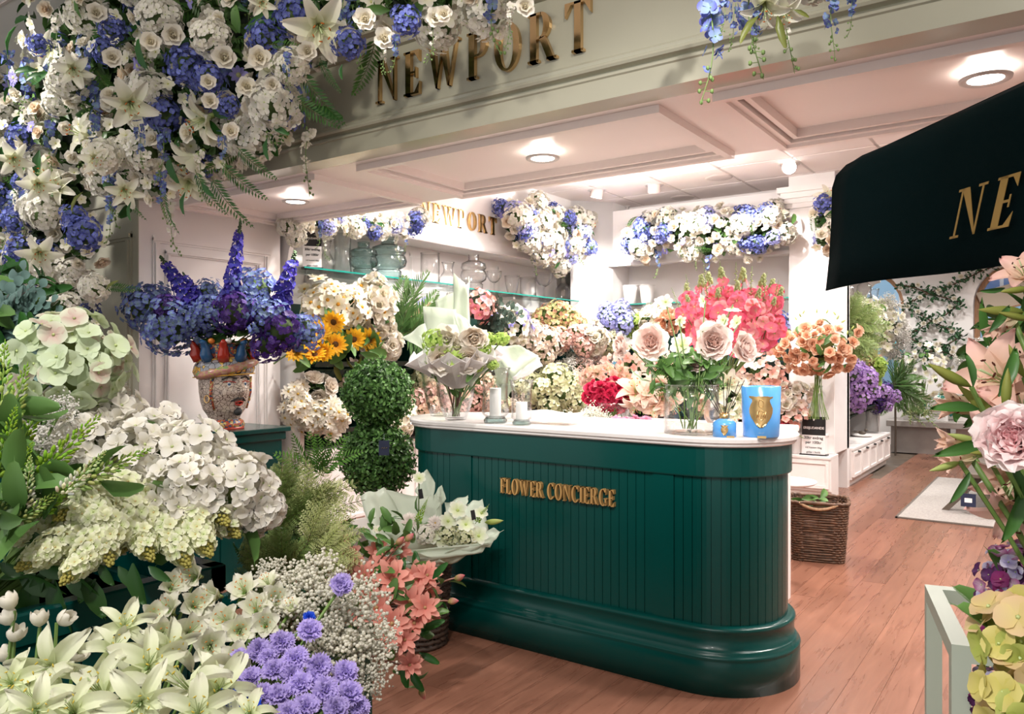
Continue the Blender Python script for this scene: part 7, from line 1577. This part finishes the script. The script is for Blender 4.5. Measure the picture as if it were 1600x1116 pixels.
# eucalyptus and dark foliage at the left edge
fan('eucalyptus_branches', 'grey green eucalyptus branches at the left edge above the lupins', -15, 520, 1.95, 14, 110, euc, -50, 75, part='twig', fwd_=.1)
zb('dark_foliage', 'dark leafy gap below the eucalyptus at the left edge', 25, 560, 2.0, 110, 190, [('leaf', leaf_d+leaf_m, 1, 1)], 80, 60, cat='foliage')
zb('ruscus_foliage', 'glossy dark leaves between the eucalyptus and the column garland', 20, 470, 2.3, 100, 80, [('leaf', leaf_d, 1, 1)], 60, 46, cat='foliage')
# tulips
for i, (px, py, n) in enumerate(((14, 940, (-.6, 0, 1)), (62, 966, (0, 0, 1)), (102, 966, (.9, 0, .5)), (25, 990, (.2, 0, .8)), (8, 1022, (-.3, 0, .8)), (103, 1015, (.5, 0, .6)), (12, 965, (-.5, 0, .8)), (122, 1022, (.5, 0, .5)))):
    lb = ['top left', 'centre', 'right, nodding', 'below the centre pair', 'lowest left', 'low right', 'half hidden left', 'lowest right'][i]
    tp = np.array(WZ(px, py, 1.24)); q = RB+np.array([-.10, -.2, 0]); r = empty('white_tulip', q, 'white closed tulip before the green planter, '+lb, 'flower', 'white tulips'); nn = np.array([RT[0]*n[0], RT[1]*n[0], n[2]]); place('bloom', tulip[i % 2], r, tp, nn, i, 36*1.24/FPX)
    g = G(); tube(g, curve3(q, np.array([tp[0], tp[1], tp[2]-.15]), tp-nn*.015, 6), .0028, seg=5); obj('stem', g, M['stem'], r)
# white amaryllis like trumpets
for i, (px, py, z, sp) in enumerate(((270, 915, 1.50, 60), (300, 900, 1.52, 60), (262, 950, 1.46, 58), (306, 945, 1.46, 62), (380, 920, 1.48, 60), (418, 910, 1.50, 50), (432, 935, 1.46, 58), (400, 950, 1.44, 62), (350, 970, 1.40, 66), (300, 985, 1.38, 64), (255, 990, 1.36, 60), (328, 1010, 1.34, 66), (375, 985, 1.38, 60), (415, 975, 1.38, 56), (370, 1030, 1.32, 64), (455, 948, 1.44, 46), (240, 960, 1.4, 50), (330, 930, 1.48, 54))):
    vstem('white_amaryllis', 'white trumpet flower with orange stamens in the front centre cluster', amar[i % 3], px, py, z, sp*1.18, (random.uniform(-.8, .8), random.uniform(-.4, .4), random.uniform(-.1, .7)), 'white trumpet flowers', root=RB, leaves=0)
# gloriosa like wavy cream blooms
for i, (px, py, z, sp) in enumerate(((75, 1045, 1.15, 115), (45, 1090, 1.10, 120), (195, 975, 1.26, 80), (235, 1035, 1.16, 110), (150, 1075, 1.10, 120), (285, 1070, 1.12, 120), (220, 1100, 1.05, 110), (345, 1075, 1.14, 110), (110, 1105, 1.04, 100), (15, 1065, 1.12, 90), (180, 1010, 1.2, 80), (310, 1110, 1.04, 110), (390, 1110, 1.06, 70), (270, 1010, 1.22, 84), (60, 1110, 1.0, 90))):
    vstem('gloriosa_bloom', 'wavy cream and green recurved lily along the bottom left edge', glor[i % 3], px, py, z, sp, (random.uniform(-1.2, 1.2), random.uniform(-.5, .5), random.uniform(.1, 1.2)), 'wavy cream lilies', root=RB+np.array([-.15, -.15, 0]), leaves=1, lf=leaf_m, lsz=.06)
# lilac carnations
for i, (px, py, z, sp) in enumerate(((533, 916, 1.42, 42), (484, 988, 1.34, 46), (440, 1006, 1.32, 44), (404, 1018, 1.32, 44), (374, 1030, 1.30, 36), (462, 1032, 1.28, 46), (498, 1044, 1.28, 48), (428, 1050, 1.26, 46), (392, 1062, 1.25, 44), (540, 1054, 1.30, 48), (470, 1072, 1.24, 48), (508, 1082, 1.24, 50), (436, 1090, 1.22, 48), (546, 1086, 1.26, 48), (478, 1108, 1.20, 50), (410, 1088, 1.22, 44), (524, 1110, 1.22, 48), (450, 1118, 1.18, 46), (560, 1106, 1.26, 40), (420, 1030, 1.3, 40), (456, 1056, 1.26, 44), (488, 1066, 1.26, 40))):
    lb = ['highest, alone among the baby breath', 'second highest, above the cluster', 'top of the cluster', 'top left of the cluster', 'small one at the left edge of the cluster'][i] if i < 5 else 'in the dense bottom cluster'
    vstem('lilac_carnation', 'ruffled lilac carnation, '+lb, carn_l[i % 3], px, py, z, sp, (random.uniform(-.5, .5), 0, random.uniform(.5, 1.1)), 'lilac carnations', root=RB+np.array([.08, .08, 0]), leaves=0)
for i, (px, py, sp, lb) in enumerate(((355, 1090, 42, 'left of the pair at the bottom edge'), (390, 1106, 40, 'right of the pair at the bottom edge'), (483, 966, 22, 'small, up in the baby breath'), (372, 1112, 34, 'lowest, half cut by the bottom edge'))):
    vstem('blue_cornflower', 'bright blue cornflower, '+lb, carn_b[i % 2], px, py, 1.16 if sp > 30 else 1.36, sp, (0, 0, .6), 'blue cornflowers', root=RB, leaves=0)
# baby's breath
for i, (px, py, z, sp) in enumerate(((470, 925, 1.52, 90), (510, 960, 1.46, 95), (450, 965, 1.46, 80), (555, 990, 1.48, 100), (530, 1020, 1.42, 95), (580, 1035, 1.46, 80), (500, 900, 1.56, 80), (560, 935, 1.54, 84), (425, 900, 1.56, 60), (595, 1000, 1.5, 60), (500, 1000, 1.42, 70), (575, 1070, 1.42, 60))):
    vstem('gypsophila_sprig', 'cloud of cream baby breath around the lilac carnations', gyp[i % 2], px, py, z, sp, (0, 0, 1), 'baby breath clouds', root=RB+np.array([0, .15, 0]), part='blossom_cloud', leaves=0)
# feathery greens
for i, (px, py, z, a0, a1, N, sp, me, lb) in enumerate(((430, 830, 1.95, 20, 160, 16, 130, plume, 'dark feathery asparagus fern in the middle of the front stand'), (440, 900, 1.85, 40, 200, 12, 90, plume, 'lower dark asparagus fern above the baby breath'), (470, 800, 1.95, 0, 130, 13, 95, plume_l, 'yellow green feathery spray beside the paper fan'),
    (480, 850, 1.88, -40, 80, 10, 90, plume_l, 'yellow green feathery spray above the salmon stars'), (400, 790, 2.0, 60, 200, 10, 90, plume_l, 'light fern spray next to the white hydrangeas'), (500, 740, 2.1, 30, 150, 8, 80, frond, 'light curled fern tips below the daisies'), (505, 860, 1.86, -70, 60, 8, 70, plume_l, 'pale spray low beside the salmon stars'))):
    fan('fern_spray', lb, px, py, z, N, sp, me, a0, a1, 'feathery greens', tilt=.5)
zb('fern_mass', 'dense dark green needle foliage filling the middle of the front stand', 455, 860, 1.98, 150, 120, [('fern_frond', plume+frond_d, 1, 1)], 40, 60, cat='foliage')
# salmon star flowers
for i, (px, py, z, sp) in enumerate(((612, 905, 1.86, 58), (588, 950, 1.82, 58), (650, 905, 1.90, 50), (640, 940, 1.86, 56), (612, 975, 1.80, 56), (575, 925, 1.86, 46), (648, 975, 1.84, 52), (560, 895, 1.92, 46), (632, 1000, 1.80, 42), (600, 880, 1.94, 44), (670, 925, 1.92, 38), (640, 1040, 1.82, 42), (545, 870, 1.95, 40), (590, 860, 1.98, 40), (625, 860, 2.0, 36), (668, 900, 1.9, 44), (664, 950, 1.84, 44), (600, 1000, 1.78, 44), (570, 900, 1.9, 44), (560, 960, 1.8, 44))):
    vstem('salmon_star_flower', 'salmon pink pointed star flower left of the counter foot', poin[i % 2], px, py, z, sp*1.3, (random.uniform(-.6, .6), 0, random.uniform(-.2, .6)), 'salmon star flowers', root=RC, leaves=2, lf=leaf_m+leaf_d, mat='stem_r', lsz=.075)
for i, (px, py, x0, y0) in enumerate(((718, 902, 660, 925), (708, 940, 655, 945), (680, 965, 640, 960), (640, 905, 610, 925), (600, 900, 590, 930), (660, 1085, 635, 1030), (640, 840, 600, 880), (625, 845, 590, 880))):
    tp = np.array(WZ(px, py, 1.88)); b = np.array(WZ(x0, y0, 1.88)); r = empty('pink_dahlia_bud', b, 'green stem tipped with a small pink bud reaching out of the salmon flowers', 'flower', 'pink buds'); d = tp-b; place('bud', bud_p[0], r, tp, d, i, .028)
    g = G(); tube(g, curve3(b, (b+tp)/2+np.array([0, 0, .01]), tp, 5), .0022, seg=4); obj('stem', g, M['stem_r'], r)
    for k in range(3): place('leaf', leaf_m[k % 2], r, b+d*(.3+.2*k), rnd_dir(d/np.linalg.norm(d), .7), k*2, .05)
zb('salmon_leaves', 'green pointed leaves among the salmon star flowers', 615, 940, 1.92, 120, 130, [('leaf', leaf_m+leaf_d, 1, 1)], 60, 40, cat='foliage', foliage=False)
zb('light_leaves', 'fresh light green leaves between the fern spray and the paper fan', 595, 835, 2.0, 110, 50, [('leaf', leaf_m, 1, 1), ('white_blossom', stock, .3, .5)], 50, 28, cat='foliage', foliage=False, corem=foli_l)
for px, py, a, sp in ((630, 1030, -1.4, 50), (655, 1020, -.5, 40), (660, 985, .4, 44), (676, 905, .8, 40), (640, 1045, -1.0, 46), (672, 960, .1, 34)): leafat(bpy.data.objects['salmon_leaves'], random.choice(leaf_d+leaf_m), px, py, 1.86, a, sp)

# ================================================================ BLUE BUNCH IN THE HEAD VASE
top = hb+np.array([0, 0, .50]); zz0 = DEP(hb)
for i, (px, py, sp, dz, m, lb) in enumerate(((228, 482, 76, 0, 'bluel', 'far left'), (265, 515, 84, -.15, 'bluel', 'lower left, largest'), (332, 488, 60, -.12, 'bluel', 'centre left'), (302, 505, 64, -.1, 'bluel', 'between the left pair'), (400, 455, 74, .05, 'bluel', 'upper right of centre'), (420, 500, 68, -.1, 'bluel', 'centre right'), (474, 520, 64, 0, 'bluel', 'far right, by the sunflowers'), (390, 478, 54, -.05, 'bluel', 'behind the violet head'), (325, 458, 46, .1, 'bluel', 'small, top centre'), (250, 470, 50, .08, 'bluel', 'behind the far left one'))):
    vstem('blue_hydrangea', 'blue hydrangea head in the head vase bunch, '+lb, HY[m][i % 2], px, py, zz0+dz, sp, (0, 0, .2), 'blue hydrangeas of the head vase', root=top, leaves=1, lf=leaf_d, r_=.005, base_h=-.02)
for i, (px, py, sp, lb) in enumerate(((366, 488, 66, 'centre, with white petal rims'), (438, 515, 70, 'right of centre'), (262, 482, 44, 'dark one at the left'), (418, 538, 56, 'hanging lowest'))):
    vstem('violet_hydrangea', 'deep violet hydrangea head in the head vase bunch, '+lb, HY['purp'][i % 2], px, py, zz0-.14, sp, (0, 0, -.1), 'violet hydrangeas of the head vase', root=top, leaves=1, lf=leaf_d, r_=.005, base_h=-.02)
for i, (x0, y0, x1, y1, sc_, lb) in enumerate(((360, 470, 376, 345, 1, 'tallest, upright in the middle'), (305, 480, 250, 400, 1.5, 'leaning left'), (430, 500, 462, 392, 1.4, 'leaning right toward the glass shelf'), (320, 480, 285, 425, 1.3, 'short, behind the left one'), (440, 510, 450, 430, 1.3, 'short, behind the right one'))):
    a, b = np.array(WZ(x0, y0, zz0)), np.array(WZ(x1, y1, zz0)); r = empty('delphinium_spike', top, 'violet blue delphinium spike in the head vase, '+lb, 'flower', 'delphinium spikes'); d = b-a; L_ = np.linalg.norm(d)
    o = place('bloom_spike', spk_blue[i % 2], r, a, d, i, 1.0, asp=(L_*sc_, L_*sc_, L_)); g = G(); tube(g, curve3(top, (top+a)/2, a, 5), .005, seg=5); obj('stem', g, M['stem'], r)
bunch('vase_leaves', 'green leaves at the mouth of the head vase under the blue bunch', 'foliage', (352, 518, zz0-.05), (70, 34), [('leaf', leaf_m+leaf_d, 1, 1)], 30, 34)

# ================================================================ RIGHT FOREGROUND: PINK LILIES, FRAME, HYDRANGEAS
RR = np.array([.18, 1.78, .50]); _r = empty('flower_bucket', (.2, 1.8, 0), 'tall zinc bucket holding the pink lilies', 'bucket'); g = G(); lathe(g, [(0, 0), (.13, 0), (.17, .52), (.175, .53), (.165, .53), (.12, .02)], 28, o=(.2, 1.8, 0)); obj('body', g, M['lampring'], _r, smooth=True)
lf_l = [g_leaf(L=1.0, W=.22, a0=10, curl=-35, c0=(.03, .09, .02), c1=(.06, .16, .03), n=6).mesh('leaf', [M['leaf']]) for _ in range(2)]
pkl = PM('bloom', lambda i: g_lily((.88, .66, .54), (.90, .54, .50), L=.66, W=.34, a0=60, curl=-62, ruf=.05, n=8, st=(.10, .02, .01)), 3)
pkl_c = PM('bloom', lambda i: g_lily((.72, .66, .42), (.88, .60, .52), L=.78, W=.26, a0=80, curl=-14, n=6, st=(.2, .03, .01)), 2)
for i, (px, py, z, sp, n, m, lb) in enumerate(((1556, 590, 1.30, 150, (-1.0, 0, .5), pkl[0], 'open, at the upper middle with folded petals'), (1510, 635, 1.42, 110, (-1.8, 0, .2), pkl_c[0], 'half closed, pointing left below the long bud'), (1585, 752, 1.30, 130, (-.3, 0, -.8), pkl[1], 'open, facing down over the rug'), (1508, 715, 1.28, 90, (-2.2, 0, -.3), pkl_c[1], 'narrow, pointing lower left'),
    (1500, 690, 1.40, 80, (-2.4, 0, .1), pkl_c[0], 'narrow, above the lower left one'), (1600, 640, 1.26, 130, (0, 0, .4), pkl[2], 'cut by the right edge beside the peony'), (1590, 800, 1.30, 130, (.1, 0, -1.0), pkl[0], 'lowest at the right edge'), (1575, 500, 1.34, 90, (-1.6, 0, -1.3), pkl_c[1], 'drooping from the upper right'), (1600, 425, 1.34, 90, (-.5, 0, 1.2), pkl[1], 'topmost, below the parasol edge'), (1600, 775, 1.36, 110, (-.6, 0, -.7), pkl[2], 'low, behind the lowest one'), (1575, 570, 1.34, 110, (.2, 0, .9), pkl[0], 'behind the upper middle one'))):
    vstem('pink_lily', 'pink lily at the right edge, '+lb, m, px, py, z, sp, np.array([RT[0]*n[0], RT[1]*n[0], n[2]])*1.1, 'pink lilies', root=RR, leaves=1, lf=lf_l, lsz=.14, r_=.005, mat='stem')
vstem('pink_peony', 'large pale pink peony in front of the pink lilies', peony_p[0], 1588, 690, 1.12, 122, (-.15, 0, .3), None, root=RR, leaves=2, lf=lf_l, lsz=.14, r_=.005)
for i, (x0, y0, x1, y1, z, m, lb) in enumerate(((1518, 605, 1450, 568, 1.22, 0, 'long, pointing left over the bench'), (1600, 488, 1528, 484, 1.25, 0, 'pointing left under the drooping lily'), (1610, 500, 1560, 488, 1.18, 0, 'thick, cut by the right edge'), (1556, 655, 1496, 602, 1.25, 0, 'below the long left one'), (1600, 590, 1576, 538, 1.22, 0, 'upright near the right edge'), (1500, 722, 1452, 736, 1.22, 1, 'pale green, lowest left'),
    (1560, 708, 1516, 708, 1.18, 0, 'dark, left of the peony'), (1610, 450, 1562, 456, 1.25, 0, 'uppermost, below the parasol'), (1570, 640, 1575, 575, 1.16, 0, 'broad, standing beside the peony'), (1530, 690, 1480, 678, 1.3, 1, 'thin pale one above the pale green bud'))):
    a, b = np.array(WZ(x0, y0, z)), np.array(WZ(x1, y1, z)); r = empty('lily_bud', RR, 'closed olive lily bud, '+lb, 'flower', 'lily buds'); d = b-a; L_ = np.linalg.norm(d); place('bud', (bud_g+bud_l)[m], r, (a+b)/2, d, i, 1.0, asp=(L_*.72, L_*.72, L_))
    g = G(); tube(g, curve3(RR, (RR+a)/2+np.array([0, 0, .1]), a, 6), .004, seg=5); obj('stem', g, M['stem'], r)
r = zb('lily_leaves', 'long dark green leaves among the pink lilies', 1595, 610, 1.42, 110, 240, [('leaf', lf_l, 1, 1)], 44, 105, cat='foliage', foliage=False)
for px, py, a, sp in ((1520, 605, 1.75, 60), (1530, 640, 3.1, 80), (1575, 715, -1.35, 90), (1515, 738, -2.1, 60), (1545, 690, 3.4, 90), (1560, 620, 1.2, 90), (1600, 760, -1.9, 100), (1545, 520, .9, 60), (1585, 745, -1.0, 60), (1570, 450, 3.3, 40), (1595, 740, -1.4, 70)): leafat(r, random.choice(lf_l), px, py, 1.2, a, sp)
# sage metal frame stand
fr = empty('plant_frame', (1.3, 1.9, 0), 'sage green square metal frame stand in the bottom right corner', 'stand'); c0 = np.array(WZ(1500, 1004, 1.62)); HT = c0[2]; t_ = .036; X0, Y0 = c0[0], c0[1]; fr.location = (X0, Y0, 0)
ax = np.array([RT[0]*.93-FW[0]*.37, RT[1]*.93-FW[1]*.37, 0]); ax /= np.linalg.norm(ax); ay = np.array([-ax[1], ax[0], 0]); Rf = np.stack([ax, ay, np.array([0, 0, 1.])], 1); W_, D_ = .55, .42
for a, b, nm in (((-t_/2, -t_/2, 0), (t_/2, t_/2, HT), 'leg'), ((W_-t_/2, -t_/2, 0), (W_+t_/2, t_/2, HT), 'leg'), ((-t_/2, D_-t_/2, 0), (t_/2, D_+t_/2, HT), 'leg'), ((W_-t_/2, D_-t_/2, 0), (W_+t_/2, D_+t_/2, HT), 'leg'),
    ((t_/2, -t_/2, HT-t_), (W_-t_/2, t_/2, HT), 'rail'), ((t_/2, D_-t_/2, HT-t_), (W_-t_/2, D_+t_/2, HT), 'rail'), ((-t_/2, t_/2, HT-t_), (t_/2, D_-t_/2, HT), 'rail'), ((W_-t_/2, t_/2, HT-t_), (W_+t_/2, D_-t_/2, HT), 'rail')):
    g = G(); box(g, a, b, R=Rf, o=(X0, Y0, 0)); obj(nm, g, M['sageframe'], fr)
FR = np.array([X0, Y0, .4])+ax*.3+ay*.2
r = empty('flower_bucket', FR-np.array([0, 0, .4]), 'zinc bucket inside the sage frame holding the hydrangeas', 'bucket'); g = G(); lathe(g, [(0, 0), (.11, 0), (.15, .42), (.155, .42), (.155, .43), (.14, .43), (.10, .02)], 28, o=FR-np.array([0, 0, .4])); obj('body', g, M['lampring'], r, smooth=True)
fl_plb = [g_floret4(a, b, W=.6, cup=.25, n=5).mesh('floret', PL) for a, b in (((.30, .04, .16), (.16, .01, .10)), ((.60, .45, .55), (.30, .05, .20)), ((.14, .04, .16), (.05, .01, .05)), ((.35, .30, .6), (.62, .58, .68)))]
fl_ylg = [g_floret4(a, b, W=.62, cup=.18, n=5).mesh('floret', PL) for a, b in (((.55, .50, .12), (.62, .54, .20)), ((.66, .55, .22), (.68, .48, .28)), ((.36, .42, .08), (.46, .50, .14)))]
bighead('plum_hydrangea', 'plum and white hydrangea head at the right edge above the frame', 1588, 905, 1.45, 58, 26, fl_plb, 90, FR, 'plum hydrangeas')
bighead('plum_hydrangea', 'dark plum hydrangea head below it, behind the yellow green one', 1572, 960, 1.50, 44, 26, fl_plb, 60, FR, 'plum hydrangeas')
bighead('plum_hydrangea', 'dark plum hydrangea head low inside the sage frame', 1555, 1085, 1.60, 42, 24, fl_plb, 60, FR, 'plum hydrangeas')
bighead('lime_hydrangea', 'large yellow green hydrangea head close up at the right edge', 1626, 1002, .98, 80, 62, fl_ylg, 40, FR, 'yellow green hydrangeas')
bighead('lime_hydrangea', 'yellow green hydrangea head in the bottom right corner', 1610, 1095, .96, 72, 62, fl_ylg, 36, FR, 'yellow green hydrangeas')

# ================================================================ PARASOL
PA = np.array(WZ(1290, 455, 2.6)); PB = np.array(WZ(1600, 405, 1.76)); U_ = PB-PA; U_[2] = 0; U_ /= np.linalg.norm(U_); Z0 = (PA[2]+PB[2])/2
par = empty('parasol', (2.0, 1.9, 0), 'dark green canvas parasol with gold lettering hanging in from the right', 'parasol')
NR = np.array([U_[1], -U_[0], 0]); NR = NR if NR@(-PA) > 0 else -NR        # faces the camera
pc = PA+U_*1.3-NR*.9
par.location = (pc[0], pc[1], 0)
# near canopy face: rows of points from the hem to the ridge
def prow(t):
    """t=0 hem .. 1 top of the drop; then slopes to the crown"""
    return t
n = 26; V = []; LEN = 2.4
prof_ = [(0, 0, .0), (.10, 0, .035), (.22, 0, .055), (.33, .0, .058), (.37, -.008, .066), (.40, -.03, .085), (.42, -.06, .12), (.435, -.10, .18), (.80, -.9, .95)]
for (h_, dep_, e_) in prof_:
    for j in range(n+1):
        x = e_+(LEN-2*e_)*j/n; sag = .010*math.sin(j/n*PI*5)*(1 if h_ < .1 else 0); V.append(PA*np.array([1, 1, 0])+np.array([0, 0, Z0+h_+sag*.5])+U_*x+NR*(dep_*.95+.012*math.sin(x*7+h_*5)*(h_ < .42)))
g = G(); g.add(V, grid(len(prof_)-1, n)); o = obj('canopy_front', g, M['fabric'], par, smooth=True); md = o.modifiers.new('thick', 'SOLIDIFY'); md.thickness = .003
g = G(); V = []
for (h_, dep_, e_) in prof_:
    for j in range(13):
        yy = j/12; rise = .42*yy**.8 if h_ < .4 else .42*yy**.8+.0
        hh = min(max(h_, 0)+rise*(1-h_/.95 if h_ < .95 else 0), .95); V.append(PA*np.array([1, 1, 0])+np.array([0, 0, Z0+hh])+U_*(e_+.5*yy)+NR*((dep_*.95 if h_ > .38 else 0)*(1-yy)-1.1*yy*(1-max(0, h_-.4)*1.0)))
g.add(V, grid(len(prof_)-1, 12)); o = obj('canopy_side', g, M['fabric'], par, smooth=True); md = o.modifiers.new('thick', 'SOLIDIFY'); md.thickness = .003
g = G(); tube(g, [pc*np.array([1, 1, 0])+np.array([0, 0, .02]), pc*np.array([1, 1, 0])+np.array([0, 0, Z0+.8])], .024, seg=14); obj('pole', g, M['dwood'], par, smooth=True)
g = G(); lathe(g, [(0, 0), (.25, 0), (.25, .04), (.05, .08), (.03, .2)], 28, o=pc*np.array([1, 1, 0])); obj('base', g, M['black'], par, smooth=True)
for s_ in ((.2, -.05), (2.2, -.05)): g = G(); tube(g, [pc*np.array([1, 1, 0])+np.array([0, 0, Z0+.76]), PA*np.array([1, 1, 0])+np.array([0, 0, Z0+.38])+U_*s_[0]+NR*(s_[1]-.03)], .010, seg=6); obj('rib', g, M['dwood'], par)
lo = (np.array(WZ(1487, 373, 2.0))-PA)@U_; k0 = PA*np.array([1, 1, 0])+NR*.016
# find where pixel column 1490 meets the parasol plane
def onpar(px, py):
    k = (px-800)/FPX; m = (558-py)/FPX; dr = np.array([FW[0]+k*RT[0], FW[1]+k*RT[1], m]); t = ((PA-CAMP)@NR+.016)/(dr@NR); return CAMP+dr*t
a, b, c = onpar(1484, 374), onpar(1500, 297), onpar(1560, 362)
hN = b[2]-a[2]; wN = (onpar(1548, 285)-b)@U_
lettering(par, 'NEWPORT', a-np.array([0, 0, 0]), U_, (0, 0, 1), NR*.0015, hN, .28, M['goldprint'], wscale=wN/(.86*hN)*.95, slant=((b-a)@U_)/hN, T=.2, t=.05)

# ================================================================ TELL LOOK-ALIKES APART BY THEIR PLACE IN THE ROW
bpy.context.view_layer.update()
ORD = 'first second third fourth fifth sixth seventh eighth ninth tenth eleventh twelfth thirteenth fourteenth fifteenth sixteenth seventeenth eighteenth nineteenth twentieth twenty-first twenty-second'.split()
def pxof(o):
    b = [c for c in o.children if c.name.startswith(('bloom', 'umbel'))] or list(o.children) or [o]
    p = b[0].matrix_world.translation; d = DEP(p); return 800+FPX*(p[0]*RT[0]+p[1]*RT[1])/max(d, .1)
byl = {}
for o in SC.objects:
    if o.get('category') and o.get('label'): byl.setdefault(o['label'], []).append(o)
for lb, os_ in byl.items():
    if len(os_) < 2: continue
    os_.sort(key=pxof)
    for i, o in enumerate(os_):
        k = len(lb.split()); o['label'] = (lb if k <= 11 else ' '.join(lb.split()[:11]))+(', leftmost' if i == 0 else ', rightmost' if i == len(os_)-1 else ', %s from the left' % ORD[min(i, 21)])
